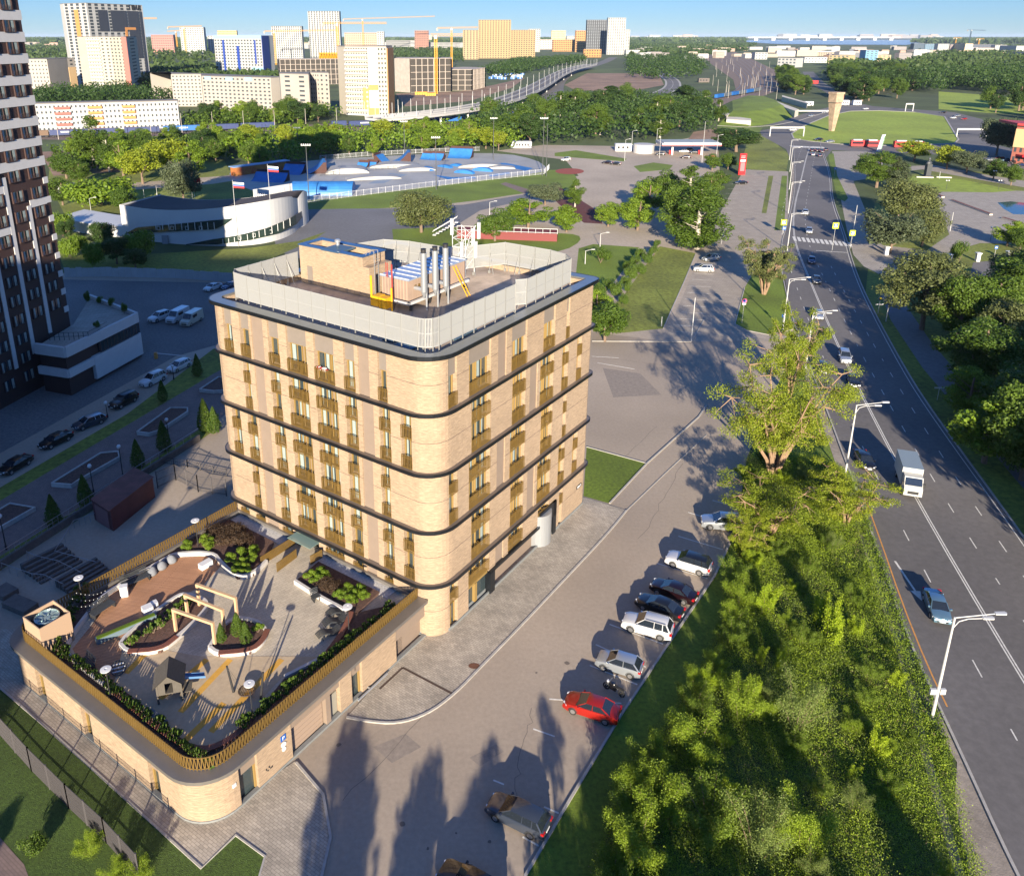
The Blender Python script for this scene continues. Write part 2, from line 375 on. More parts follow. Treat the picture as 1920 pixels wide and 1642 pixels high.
dashes(RC, 3.5, .12, 3, 4); dashes(RC, -3.4, .12, 3, 4); dashes(RC, -6.4, .12, 3, 4, 0, 200)
strip([p for p in offset(RL, -.75) if 52 < p.y < 90], .14, .036, mb, 1)
strip([p for p in offset(RR, .5) if p.y < 400], .12, .036, mb)
for i in range(13):                                             # zebra crossing
    a = G(1492+i*8.6, 448+i*.9); mb.seg((a.x-1.0, a.y-2.4), (a.x+.4, a.y+2.6), .75, .031, .038)
for i in range(12):
    a = G(1486+i*5.3, 275+.2*i); mb.box(a.x-.6, a.x+.6, a.y-3, a.y+3, .03, .036)
a, b = G(1530, 470), G(1590, 474); mb.seg(a, b, .3, .03, .036)
a, b = G(1678, 1052), G(1716, 1108); mb.seg(a, b, .22, .03, .036)           # turn arrow
d = (b-a).normalized(); nrm = Vector((-d.y, d.x)); mb.face([(b.x+nrm.x*.5, b.y+nrm.y*.5, .036), (b.x-nrm.x*.5, b.y-nrm.y*.5, .036), (b.x+d.x*1.6, b.y+d.y*1.6, .036)])
tag(mb.build('road_markings', [M_PAINT, M_PAINTO]), kind='structure')
# right-hand pavements, lawns, plaza
sheet('verge_lawn', [(1622, 560), (1640, 600), (1700, 712), (1765, 800), (1840, 910), (1925, 1022), (2100, 1260), (2400, 1260), (2400, 300), (1960, 330), (1770, 318), (1690, 330), (1640, 380)], .012, M_LAWN2)
sheet('footpath', [(1650, 548), (1690, 560), (1745, 640), (1830, 740), (1920, 850), (2100, 1060), (2100, 1110), (1905, 900), (1810, 785), (1730, 690), (1670, 600)], .02, mat('blue_grey_paving', (.17, .165, .17), .9, var=.15, sc_=1, big=.1, det=8))
sheet('footpath', [(1560, 284), (1650, 283), (1660, 330), (1600, 340), (1625, 400), (1655, 460), (1760, 472), (1740, 490), (1690, 500), (1660, 520), (1620, 500), (1600, 478), (1588, 432), (1572, 350)], .02, M_PAVE2)
sheet('verge_lawn', [(1553, 290), (1563, 288), (1570, 330), (1590, 372), (1584, 378), (1570, 372), (1560, 330)], .028, M_LAWN)
sheet('park_plaza', [(1752, 366), (1770, 358), (1905, 358), (2100, 365), (2100, 462), (1838, 456), (1762, 478), (1725, 478), (1780, 440), (1765, 400)], .024, M_PAVE2)
sheet('park_lawn', [(1690, 335), (1715, 330), (1800, 336), (1905, 358), (1860, 361), (1760, 360)], .03, M_LAWNFAR)
sheet('park_walk', [(1690, 322), (1730, 318), (1850, 340), (2000, 365), (2000, 352), (1860, 330), (1750, 310), (1695, 312)], .028, M_PAVE2)
sheet('pool_water', [(1870, 380), (1895, 378), (1960, 385), (1960, 404), (1900, 402), (1882, 392)], .036, mat('pool_water', (.02, .06, .10), .05))
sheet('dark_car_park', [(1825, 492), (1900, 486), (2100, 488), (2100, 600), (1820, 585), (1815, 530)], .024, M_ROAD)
# roundabout
sheet('ring_road', [(1484, 306), (1474, 280), (1428, 255), (1425, 246), (1470, 236), (1400, 234), (1340, 229), (1342, 222), (1400, 230), (1470, 224), (1530, 207), (1572, 198), (1558, 180), (1510, 150), (1505, 135), (1525, 135), (1545, 155), (1600, 192), (1640, 200), (1790, 211), (1842, 224), (1848, 240), (1862, 270), (1920, 285), (2050, 300), (2050, 345), (1920, 318), (1800, 292), (1560, 282), (1546, 300), (1546, 310)], .028, M_ROAD)
sheet('roundabout_lawn', [(1484, 251), (1488, 260), (1515, 265), (1577, 271), (1689, 274), (1790, 269), (1797, 262), (1771, 219), (1717, 211), (1650, 208), (1594, 209), (1554, 217), (1506, 237), (1490, 245)], .04, M_LAWNFAR)
sheet('verge_lawn', [(1345, 235), (1400, 238), (1430, 240), (1425, 246), (1420, 258), (1345, 250)], .034, M_LAWN)
sheet('park_lawn', [(1760, 172), (1900, 182), (1960, 215), (1850, 212), (1760, 205)], .024, M_LAWNFAR)
mb = MB(); P = pxs((1484, 251), (1488, 260), (1515, 265), (1577, 271), (1689, 274), (1790, 269), (1797, 262), (1771, 219), (1717, 211), (1650, 208), (1594, 209), (1554, 217), (1506, 237), (1484, 251))
strip(P, .8, .04, mb, th=.15); strip(pxs((1345, 236), (1400, 239), (1450, 236), (1500, 226), (1545, 212)), .6, .03, mb, th=.15); tag(mb.build('roundabout_kerb', M_KERB), kind='structure')
# ---- lot next to the building: pavement, kerbs, stall lines
SWo = [(1175, 957), (1140, 1000), (1060, 1085), (980, 1170), (905, 1247), (852, 1302), (800, 1340), (745, 1357), (690, 1353), (650, 1345)]
sheet('pavement', SWo+[(690, 1300), (785, 1200), (850, 1150), (1000, 1000), (1094, 932)], .06, M_PAVE)
mb = MB(); strip(smoothline(pxs(*SWo), 2), .2, 0, mb, th=.12)
strip(pxs((985, 1760), (985, 1642), (1070, 1497), (1165, 1340), (1250, 1212), (1340, 1080), (1368, 1020)), .2, 0, mb, th=.13)
strip(pxs((1143, 944), (1213, 869), (1310, 782), (1325, 760)), .2, 0, mb, th=.12); strip(pxs((1110, 640), (1296, 641), (1320, 600)), .2, 0, mb, th=.12)
strip(pxs((1100, 838), (1213, 869)), .15, 0, mb, th=.1); strip(pxs((1175, 957), (1250, 885), (1325, 815)), .12, 0, mb, th=.06)
strip(pxs((1378, 608), (1396, 540)), .2, 0, mb, th=.12); strip(pxs((1378, 608), (1400, 620), (1440, 628), (1487, 618)), .2, 0, mb, th=.12)
strip(pxs((1244, 616), (1262, 575), (1283, 528), (1304, 478)), .2, 0, mb, th=.12)
strip(pxs((0, 1290), (100, 1375), (378, 1628), (442, 1566), (497, 1606), (470, 1700)), .15, 0, mb, th=.1)
strip(pxs((555, 1430), (606, 1490), (620, 1570), (590, 1700)), .2, 0, mb, th=.12)
tag(mb.build('kerb', M_KERB), kind='structure')
mb = MB()
for a, b in (((1243, 1207), (1143, 1170)), ((1326, 1084), (1233, 1056)), ((1211, 1250), (1117, 1208)), ((1195, 1283), (1106, 1247)), ((1165, 1318), (1030, 1310)), ((1040, 1380), (1000, 1366)), ((1048, 1524), (1020, 1512)), ((1010, 1585), (980, 1568)), ((925, 1462), (945, 1470)), ((1355, 1030), (1272, 1005)), ((1362, 945), (1336, 938)), ((1368, 985), (1290, 960)), ((1120, 680), (1190, 692)), ((1110, 668), (1160, 671))):
    mb.seg(G(*a), G(*b), .13, .004, .012)
for i in range(11):
    y_ = 500+i*12.2; a = (1305-(y_-500)*.33, y_); mb.seg(G(*a), G(a[0]+36+i*1.4, a[1]+1.5+i*.15), .1, .03, .036)
for i in range(14):
    y_ = 345+i*9; a = (1368-(y_-345)*.42, y_); mb.seg(G(*a), G(a[0]+20+i*1.0, a[1]+1.0), .1, .03, .034)
tag(mb.build('parking_lines', M_PAINT), kind='structure')
for i, P in enumerate(([(700, 1400), (760, 1375), (790, 1400), (735, 1430)], [(1130, 690), (1200, 700), (1240, 740), (1150, 745)], [(880, 1420), (930, 1395), (945, 1408), (900, 1436)])): sheet('asphalt_patch', P, .0065, mat('patched_asphalt', (.25, .21, .175), .92, var=.2, sc_=2, det=8))
mb = MB(); rk = random.Random(2)
for (a, b) in (((1230, 800), (1060, 960)), ((1110, 668), (1280, 690)), ((640, 1500), (900, 1230)), ((1000, 1330), (960, 1500)), ((1280, 870), (1200, 1010))):
    p, q_ = G(*a), G(*b); pts = [p.lerp(q_, i/14)+Vector((rk.uniform(-.25, .25), rk.uniform(-.25, .25))) for i in range(15)]; strip(pts, .045, .009, mb)
for i in range(12):
    p = G(rk.uniform(620, 1250), rk.uniform(1000, 1600)); r = rk.uniform(.08, .25); mb.face([(p.x+r*math.cos(t*.9)*rk.uniform(.6, 1.2), p.y+r*math.sin(t*.9)*rk.uniform(.6, 1.2), .0092) for t in range(7)])
tag(mb.build('asphalt_cracks', mat('tar', (.14, .115, .095), .8)), kind='structure')
# drainage groove in the pavement
mb = MB(); mb.seg(G(755, 1252), G(850, 1302), .22, .06, .066); mb.seg(G(755, 1252), G(712, 1292), .2, .06, .066); tag(mb.build('drain_channel', mat('rust_steel', (.07, .045, .035), .8)), kind='structure')
# around the podium
sheet('pavement', [(-120, 1200), (-60, 1180), (30, 1180), (400, 1480), (460, 1490), (555, 1426), (606, 1490), (620, 1572), (590, 1700), (475, 1700), (497, 1606), (442, 1566), (378, 1628), (0, 1290), (-120, 1215)], .05, M_PAVE)
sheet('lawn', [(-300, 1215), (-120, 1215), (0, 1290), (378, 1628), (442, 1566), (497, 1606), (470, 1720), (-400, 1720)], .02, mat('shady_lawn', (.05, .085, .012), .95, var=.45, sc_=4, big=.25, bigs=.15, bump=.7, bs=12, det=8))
sheet('red_path', [(-90, 1500), (0, 1570), (45, 1620), (75, 1700), (-200, 1700)], .03, M_PAVE3)
# left courtyard
sheet('courtyard_grass', [(-60, 955), (0, 914), (240, 775), (399, 655), (432, 640), (432, 690), (402, 702), (0, 939), (-60, 980)], .02, M_LAWN2)
sheet('courtyard_paving', [(-200, 1060), (0, 939), (402, 700), (432, 684), (432, 770), (374, 812), (235, 905), (95, 993), (-60, 1120), (-200, 1200)], .024, M_PAVE3)
sheet('courtyard_grass', [(-60, 1080), (95, 985), (235, 897), (374, 805), (384, 778), (410, 775), (412, 800), (372, 828), (240, 915), (60, 1030), (-60, 1110)], .03, M_LAWN2)
for i, P in enumerate(([(98, 912), (190, 855), (222, 852), (225, 862), (150, 905), (135, 915)], [(258, 815), (320, 770), (352, 770), (352, 777), (300, 812), (280, 818)], [(-40, 985), (20, 950), (66, 958), (10, 990), (-40, 1020)], [(375, 735), (410, 712), (432, 712), (432, 736), (400, 738)])):
    c = G(*P[0]); Pw = [G(*p) for p in P]; q = T('planter_bed', ['long dark planter bed beside the second lamp of the courtyard', 'long dark planter bed with pale rim nearest the tall brick building', 'dark planter bed cut by the left edge of the courtyard', 'small dark planter bed tucked behind the corner of the brick building'][i], 'planter', (c.x, c.y, 0))
    m1 = MB(); m1.prism(Pw, .02, .45, 0); m1.build('soil', M_MULCH, q, world=True)
    m1 = MB(); strip(Pw+[Pw[0]], .25, .02, m1, th=.55); m1.build('rim', mat('pale_concrete', (.42, .40, .37), .8, var=.15, sc_=2), q, world=True)
# ---------------------------------------------------------------- the brick building
M_BRICK = mat('buff_brick', (.335, .245, .165), .85, var=.40, sc_=1.6, st=(1.1, 1.1, 13), bump=.8, bs=2.2, det=9, big=.08, bigs=.25)
M_TAUPE = mat('taupe_render', (.22, .168, .13), .8, var=.05, sc_=1)
M_TAUPE2 = mat('grey_panel', (.19, .16, .135), .8, var=.05, sc_=2)
M_BAND = mat('dark_metal_band', (.055, .062, .075), .32, metal=.85, var=.1, sc_=1)
M_LEDGE = mat('ledge_metal', (.20, .165, .14), .5, metal=.3)
M_COPE = mat('coping_metal', (.30, .31, .30), .35, metal=.7, var=.06, sc_=.8)
M_GOLD = mat('golden_slats', (.20, .125, .035), .45, metal=.35, var=.12, sc_=2)
M_FRAME = mat('yellow_reveal', (.26, .17, .055), .6)
M_GLASS = mat('window_glass', (.035, .05, .055), .06, spec=.9)
M_CURT = mat('pale_curtain', (.26, .32, .31), .8, var=.15, sc_=3, st=(4, 4, .5))
M_JOINT = mat('movement_joint', (.13, .09, .07), .9)
M_PLINTH = mat('plinth_stone', (.19, .20, .20), .6, var=.1, sc_=3)
M_STEEL = mat('brushed_steel', (.42, .44, .46), .35, metal=.55, var=.06, sc_=3, st=(1, 1, .1))
M_DARK = mat('dark_void', (.02, .02, .022), .7)
hero = T('apartment_building', 'buff brick apartment block with rounded corners, dark metal bands and golden balconettes', 'building', (C0.x, C0.y, 0), HRZ)
# local frame: x = distance along right face (sR), y = distance along left face (sL)
ZB = [0, 5.75, 11.55, 17.4, 23.2, 28.3]
XE, YE = 30.3, 30.0
ODD_L = [(5.6, 6.6, 'W'), (7.65, 8.95, 'P'), (9.4, 10.7, 'W'), (11.95, 14.5, 'D'), (15.5, 18.2, 'D'), (19.3, 20.8, 'W'), (21.5, 23.2, 'P'), (23.55, 24.95, 'W'), (26.15, 27.45, 'W')]
EVN_L = [(2.95, 4.1, 'W'), (5.35, 6.6, 'W'), (7.3, 8.7, 'P'), (9.3, 10.7, 'W'), (11.75, 14.5, 'D'), (15.55, 18.25, 'D'), (19.5, 20.75, 'W'), (21.8, 23.2, 'P'), (23.95, 24.9, 'W')]
ODD_R = [(2.55, 3.8, 'W'), (5.65, 9.15, 'D'), (10.35, 11.8, 'P'), (12.75, 15.55, 'D'), (18.8, 21.15, 'D'), (23.6, 24.3, 'W')]
EVN_R = [(6.05, 9.15, 'D'), (13.0, 15.45, 'D'), (16.3, 17.8, 'P'), (18.35, 21.1, 'D'), (23.0, 24.3, 'W'), (26.35, 27.4, 'W')]
I0, I1 = .45, 1.05            # brick face inset, recess inset
R0 = 2.6                      # corner radius at brick face
def arc(cx, cy, r, a0, a1, n=10): return [(cx+r*math.cos(math.radians(a0+(a1-a0)*i/n)), cy+r*math.sin(math.radians(a0+(a1-a0)*i/n))) for i in range(n+1)]
core = MB(); brick = MB(); joint = MB(); panel = MB()
core.prism(roundrect(I1, XE-.9, I1, YE-.9, (1.9, .5, 1, 1.6)), 5.2, 27.3)
core.prism(roundrect(I1, XE-.9, I1, YE-.9, (1.9, .5, 1, 1.6)), 0, 5.2)
for si in range(5):
    z0, z1 = ZB[si]+(.02 if si else 0), ZB[si+1]-(.30 if si < 4 else .0); odd = si % 2 == 0
    Lb = ODD_L if odd else EVN_L; Rb = list(ODD_R if odd else EVN_R)
    if si == 0: Rb = [(2.55, 3.8, 'W'), (5.6, 9.1, 'D'), (10.35, 11.8, 'P'), (12.75, 15.55, 'D'), (18.8, 21.15, 'D'), (23.6, 24.3, 'W')]
    yb, xb = Lb[0][0], Rb[0][0]
    cpoly = [(I0, yb)]+arc(I0+R0, I0+R0, R0, 180, 270) if yb > I0+R0 else None
    r = min(R0, yb-I0-.02, xb-I0-.02) if True else R0
    pts = [(I1+.02, yb), (I0, yb)]+arc(I0+r, I0+r, r, 180, 270)+[(xb, I0), (xb, I1+.02), (I1+1.6, I1+.02), (I1+.02, I1+1.6)]
    brick.prism(pts, z0, z1)
    zj = (z0+z1)/2+.1
    jp = [(I0-.012, yb)]+arc(I0+r, I0+r, r+.012, 180, 270)+[(xb, I0-.012)]
    jo = [(I0+.1, yb)]+arc(I0+r, I0+r, r-.1, 180, 270)+[(xb, I0+.1)]
    def sj(zz):
        for i in range(len(jp)-1): joint.prism([jp[i], jp[i+1], jo[i+1], jo[i]], zz, zz+.045)
    sj(zj)
    # left-face piers (y runs along the face, outer surface x=I0)
    ed = [(a, b) for a, b, k in Lb]
    for i in range(len(ed)):
        y0 = ed[i][1]; y1 = ed[i+1][0] if i+1 < len(ed) else None
        if y1 is not None:
            brick.box(I0, I1+.02, y0, y1, z0, z1); joint.box(I0-.012, I0+.05, y0, y1, zj+.15*((i % 2)*2-1), zj+.15*((i % 2)*2-1)+.045)
        else:
            q = [(I1+.02, y0), (I1+.02, YE-.6)]+[(4, YE-.45)]+arc(I0+1.6, YE-.45-1.6, 1.6, 90, 180)+[(I0, y0)]
            brick.prism(q, z0, z1); joint.box(I0-.012, I0+.05, y0, YE-2.1, zj, zj+.045)
    ed = [(a, b) for a, b, k in Rb]
    for i in range(len(ed)):
        x0 = ed[i][1]; x1 = ed[i+1][0] if i+1 < len(ed) else None
        zz0 = z0
        if si == 0 and x0 > 8 and x0 < 21: zz0 = 2.75
        if x1 is not None: brick.box(x0, x1, I0, I1+.02, zz0, z1); joint.box(x0, x1, I0-.012, I0+.05, zj+.1, zj+.145)
        else:
            q = [(x0, I1+.02), (x0, I0), (XE-.8, I0)]+arc(XE-.45-.4, I0+.4, .4, 270, 360, 4)+[(XE-.45, 4), (XE-.6, I1+.02)]
            brick.prism(q, z0 if si else 0, z1); joint.box(x0, XE-.9, I0-.012, I0+.05, zj, zj+.045)
    # bay infill panels
    for (a, b, k) in Lb:
        if k == 'P': panel.box(I0+.12, I1+.03, a, b, z0, z1, 0)
    for (a, b, k) in Rb:
        if k == 'P': panel.box(a, b, I0+.12, I1+.03, z0 if si else 2.75, z1, 0)
    if si == 4:
        for (a, b, k) in Lb:
            if k != 'P': panel.box(I0+.2, I1+.03, a, b, 26.2, z1, 1)
        for (a, b, k) in Rb:
            if k != 'P': panel.box(a, b, I0+.2, I1+.03, 26.2, z1, 1)
core.build('wall', M_TAUPE, hero); brick.build('brick_wall', M_BRICK, hero); joint.build('movement_joint', M_JOINT, hero); panel.build('wall_panel', [M_TAUPE, M_TAUPE2], hero)
# plinth + rear brick
mb = MB(); mb.ring(roundrect(.36, XE-.36, .36, YE-.36, (2.7, .5, 1, 1.7)), roundrect(.5, XE-.5, .5, YE-.5, (2.5, .4, 1, 1.6)), 0, .32)
mb.build('plinth', M_PLINTH, hero)
mb = MB(); mb.box(XE-.95, XE-.45, 4, YE-.5, 0, 28.3); mb.box(4, XE-.5, YE-.95, YE-.45, 0, 28.3); mb.build('rear_wall', M_BRICK, hero)
for zb in ZB[1:5]:
    o_ = roundrect(0, XE, 0, YE, (3.1, .9, 1.2, 2.0), 9); i_ = roundrect(.07, XE-.07, .07, YE-.07, (3.03, .83, 1.13, 1.93), 9); j_ = roundrect(1.0, XE-1, 1.0, YE-1, (2.1, .3, .5, 1.0), 9)
    mb = MB(); mb.ring(o_, i_, zb-.30, zb+.02); mb.build('metal_band', M_BAND, hero)
    mb = MB(); mb.ring(i_, j_, zb-.28, zb-.01); mb.build('ledge', M_LEDGE, hero)
# roof
o_ = roundrect(-.05, XE+.05, -.05, YE+.05, (3.15, .9, 1.2, 2.1), 9); i_ = roundrect(1.15, XE-1.15, 1.15, YE-1.15, (1.2, .3, .5, .9), 9)
mb = MB(); mb.ring(roundrect(-.13, XE+.13, -.13, YE+.13, (3.2, .95, 1.25, 2.15), 9), o_, 28.22, 28.6); mb.build('roof_fascia', M_BAND, hero)
mb = MB(); mb.ring(o_, i_, 28.25, 28.58); mb.build('roof_coping', M_COPE, hero)
mb = MB(); mb.ring(roundrect(1.17, XE-1.17, 1.17, YE-1.17, (1.2, .3, .5, .9), 9), roundrect(1.45, XE-1.45, 1.45, YE-1.45, (.9, .2, .3, .7), 9), 27.4, 28.4); mb.build('parapet', M_BRICK, hero)
mb = MB(); mb.prism(roundrect(1.3, XE-1.3, 1.3, YE-1.3, (1, .3, .3, .7)), 27.4, 27.8); mb.build('roof', mat('roof_felt', (.42, .33, .25), .9, var=.3, sc_=.5, big=.3, bigs=.15, det=8), hero)
# windows: one mesh per width, placed as parts; panes are sub-parts
WM = {}
def get_win(w_, h_):
    k = (round(w_, 2), round(h_, 2))
    if k in WM: return WM[k]
    f = MB(); f.box(-w_/2, -w_/2+.08, -.16, .06, 0, h_); f.box(w_/2-.08, w_/2, -.16, .06, 0, h_); f.box(-w_/2, w_/2, -.08, .06, h_-.08, h_)
    f.box(-.035+w_*.04, .035+w_*.04, -.1, .05, 0, h_, 0 if w_ > .9 else 1)
    res = []
    for v in range(3):
        p = MB(); p.box(-w_/2+.1, w_/2-.1, -.012, .03, .02, h_-.06, 0)
        if v < 2: p.box(-w_/2+.14, -w_/2+.14+w_*(.16+.14*v), -.03, -.014, .05, h_-.1, 1)
        if v != 1: p.box(w_*.12, w_*(.22+.06*v), -.03, -.014, .05, h_-.1, 1)
        me = bpy.data.meshes.new('pane'); me.from_pydata(p.v, [], p.f); me.materials.append(M_GLASS); me.materials.append(M_CURT); me.polygons.foreach_set('material_index', p.m); res.append(me)
    me = bpy.data.meshes.new('window'); me.from_pydata(f.v, [], f.f); me.materials.append(M_FRAME); me.materials.append(M_BAND); me.polygons.foreach_set('material_index', f.m)
    WM[k] = (me, res); return WM[k]
RM = {}
def rail_geo(mb, w_, h_=1.28, d=.3, pitch=.155):
    n = max(3, int(w_/pitch))
    for i in range(n+1):
        x = -w_/2+w_*i/n; mb.box(x-.035, x+.035, -.035, 0, 0, h_)
    for zz in (.02, h_-.28, h_-.05): mb.box(-w_/2, w_/2, .0, .025, zz, zz+.05)
    for sx in (-1, 1):
        for j in (1, 2): mb.box(sx*w_/2-.015, sx*w_/2+.015, d*j/3-.03, d*j/3+.03, 0, h_)
        mb.box(sx*w_/2-.012, sx*w_/2+.012, 0, d, h_-.06, h_)
def get_rail(w_):
    k = round(w_, 2)
    if k in RM: return RM[k]
    mb = MB(); rail_geo(mb, w_); me = bpy.data.meshes.new('balcony_railing'); me.from_pydata(mb.v, [], mb.f); me.materials.append(M_GOLD); RM[k] = me; return me
def linkobj(name, me, parent, loc, rz):
    o = bpy.data.objects.new(name, me); COL.objects.link(o); o.parent = parent; o.location = loc; o.rotation_euler = (0, 0, rz); return o
WLIST = []
def bay_windows(a, b, k, fl):          # list of (centre, width) within a bay
    if k == 'W': return [((a+b)/2, b-a-.06)]
    if b-a > 3: return [(a+.75, 1.3), (b-.95, 1.75)]
    if b-a < 2.45: return [(a+.55, .95), (b-.55, .95)]
    return [(a+.4, .72), (b-.85, 1.6)] if fl % 2 == 0 else [(a+.65, 1.15), (b-.62, 1.15)]
for si in range(5):
    odd = si % 2 == 0
    for side, Bs in (('L', ODD_L if odd else EVN_L), ('R', ODD_R if odd else EVN_R)):
        floors = [ZB[si]+.05, ZB[si]+2.95]
        if si == 0: floors = [3.45 if side == 'L' else 2.98]
        if si == 4: floors = [ZB[4]+.1]
        for fi, zf in enumerate(floors):
            for (a, b, k) in Bs:
                if k == 'P': continue
                if si == 0 and side == 'L' and 15 < a < 19: continue
                for c_, w_ in bay_windows(a, b, k, si+fi): WLIST.append((side, c_, w_, zf))
WLIST.sort(key=lambda q: (q[1]*1.0+abs(q[3]-26)*.35))
rest_w = MB(); rest_p = MB(); rest_r = MB(); rw = random.Random(4)
hM = {}
for i, (side, c_, w_, zf) in enumerate(WLIST):
    if side == 'L': loc = (I1-.02, c_, zf); rz = -math.pi/2; rl = (I0-.02, c_, zf)
    else: loc = (c_, I1-.02, zf); rz = 0.; rl = (c_, I0-.02, zf)
    fm, pm = get_win(w_, 2.65)
    if i < 98:
        o = linkobj('window', fm, hero, (loc[0], loc[1], zf+.1), rz)
        linkobj('pane', pm[rw.randrange(3)], o, (0, 0, 0), 0)
        linkobj('balcony_railing', get_rail(w_+.1), hero, rl, rz)
    else:
        M4 = Matrix.Translation((loc[0], loc[1], zf+.1)) @ Matrix.Rotation(rz, 4, 'Z'); M5 = Matrix.Translation(rl) @ Matrix.Rotation(rz, 4, 'Z')
        for dst, src, mm in ((rest_w, fm, M4), (rest_p, pm[rw.randrange(3)], M4), (rest_r, get_rail(w_+.1), M5)):
            k0 = len(dst.v); dst.v += [tuple(mm @ v.co) for v in src.vertices]
            for p in src.polygons: dst.f.append(tuple(k0+j for j in p.vertices)); dst.m.append(p.material_index)
tag(rest_w.build('window', [M_FRAME, M_BAND], hero), kind='stuff'); tag(rest_p.build('window_pane', [M_GLASS, M_CURT], hero), kind='stuff'); tag(rest_r.build('balcony_railing', M_GOLD, hero), kind='stuff')
# flowers on one balconette
mb = MB(); rr = random.Random(3)
for i in range(26): x = 12.9+rr.random()*1.4; mb.box(I0-.02, I0+.2, x, x+.1, 24.35+rr.random()*.25, 24.5+rr.random()*.25, rr.randrange(2))
mb.build('flower_box', [mat('red_flower', (.35, .03, .04), .7), mat('white_flower', (.6, .55, .55), .7)], hero)
# ground floor of the right face: dark portal, curved steel entrance, shop glazing
mb = MB(); mb.box(9.12, 9.95, .2, 1.2, 0, 2.7); mb.box(9.12, 22.6, .2, .55, 2.45, 2.75); mb.box(21.9, 22.6, .2, 1.2, 0, 4.2); mb.box(19, 22.6, .2, .5, 2.75, 4.2); mb.build('entrance_portal', M_BAND, hero)
mb = MB(); mb.box(9.9, 18.3, 1.6, 1.75, 0, 2.6); mb.build('entrance_glass', M_GLASS, hero)
mb = MB()
for i in range(9): x = 9.95+i*.95; mb.box(x, x+.12, 1.45, 1.7, 0, 2.5)
mb.build('glazing_bar', M_FRAME, hero)
mb = MB(); mb.prism(arc(20.1, 1.2, 1.55, 180, 360, 16), 0, 3.9); mb.build('curved_entrance', M_STEEL, hero)
mb = MB(); mb.box(5.7, 9.05, .75, .9, 0, .55); mb.build('shop_sill', M_PLINTH, hero)
mb = MB(); mb.box(5.7, 9.05, .8, .95, .55, 2.5); mb.build('shop_window', M_GLASS, hero)
mb = MB(); mb.box(6.75, 7.15, .5, .9, .5, 2.6); mb.box(5.65, 9.1, .6, .98, 2.5, 3.0); mb.build('shop_frame', M_FRAME, hero)
mb = MB(); mb.box(2.7, 3.7, .9, .98, 0, 2.3, 1); mb.box(2.62, 2.72, .8, 1, 0, 2.4); mb.box(3.66, 3.76, .8, 1, 0, 2.4); mb.box(3.1, 3.2, .8, 1, 0, 2.3); mb.build('side_door', [M_FRAME, M_GLASS], hero)
mb = MB(); mb.box(27.8, 29.0, I0-.05, I0, 2.9, 3.3); mb.build('address_plate', M_DARK, hero)
mb = MB(); text_mesh(mb, 'Дом 9', (28.4, I0-.06, 3.1), (1, 0, 0), (0, 0, 1), .3); mb.build('plate_lettering', mat('white_paint', (.75, .75, .75), .6), hero)
# glass canopy and door onto the terrace
mb = MB(); mb.box(-1.0, I0, 15.3, 18.6, 5.05, 5.1); mb.build('glass_canopy', mat('canopy_glass', (.18, .26, .24), .08, spec=.8), hero)
mb = MB(); mb.box(.9, 1.03, 15.6, 18.2, 3.3, 5.6, 1); mb.box(.8, 1, 15.5, 15.65, 3.3, 5.6); mb.box(.8, 1, 16.5, 16.6, 3.3, 5.6); mb.build('terrace_door', [M_FRAME, M_GLASS], hero)

# ---- roof screen (a thing standing on the roof)
M_SCR = mat('perforated_screen', (.30, .305, .30), .5, var=.05, sc_=30, st=(1, 1, .2), metal=.0)
M_POST = mat('screen_post', (.22, .22, .21), .5)
scr = T('roof_screen', 'pale perforated screen fence standing round the flat roof of the brick building', 'screen fence', (C0.x, C0.y, 27.8), HRZ)
def screen_run(pts, inner=1):
    m1 = MB(); m2 = MB(); P = [Vector(p) for p in pts]; acc = []
    for i in range(len(P)-1):
        d = P[i+1]-P[i]; n = max(1, round(d.length/1.75))
        for j in range(n):
            a = P[i].lerp(P[i+1], j/n); b = P[i].lerp(P[i+1], (j+1)/n); t = (b-a).normalized()*.03
            dv = (b-a).length; ns = int(dv/.115)
            for si_ in range(ns): e0 = a+t+(b-a)*(.96*si_/ns); m1.seg(e0, e0+(b-a).normalized()*.078, .03, .85, 3.5)
            m1.seg(a+t, b-t, .05, .85, .95); m1.seg(a+t, b-t, .05, 3.42, 3.5); m1.seg(a+t, b-t, .04, 2.1, 2.16)
            m2.seg(a-t, a+t, .09, .3, 3.55)
            nn = Vector((-(b-a).y, (b-a).x)).normalized()*inner
            m2.tube((a.x+nn.x*.05, a.y+nn.y*.05, 2.9), (a.x+nn.x*1.1, a.y+nn.y*1.1, .1), .035, n=4)
            m2.box(a.x-.1, a.x+.1, a.y-.1, a.y+.1, 0, .35)
    m1.build('screen_panel', M_SCR, scr); m2.build('screen_post', M_POST, scr)
front = arc(3.2, 3.2, 1.3, 180, 270, 3)
screen_run([(2.9, 28.0)]+[(2.1, 27.2), (1.9, 25)]+front[:1], 1)
screen_run(front, 1); screen_run([front[-1], (15.2, 1.7)], 1); screen_run([(15.2, 1.7), (16.4, 2.5), (17.3, 1.7), (26.6, 1.8), (28.0, 3.2), (28.6, 5.5), (28.6, 11.5), (25.2, 13.6), (22.8, 16), (22.6, 21), (21.5, 24), (16, 26)], 1)
screen_run([(2.9, 28.0), (11.7, 28.0)], -1)
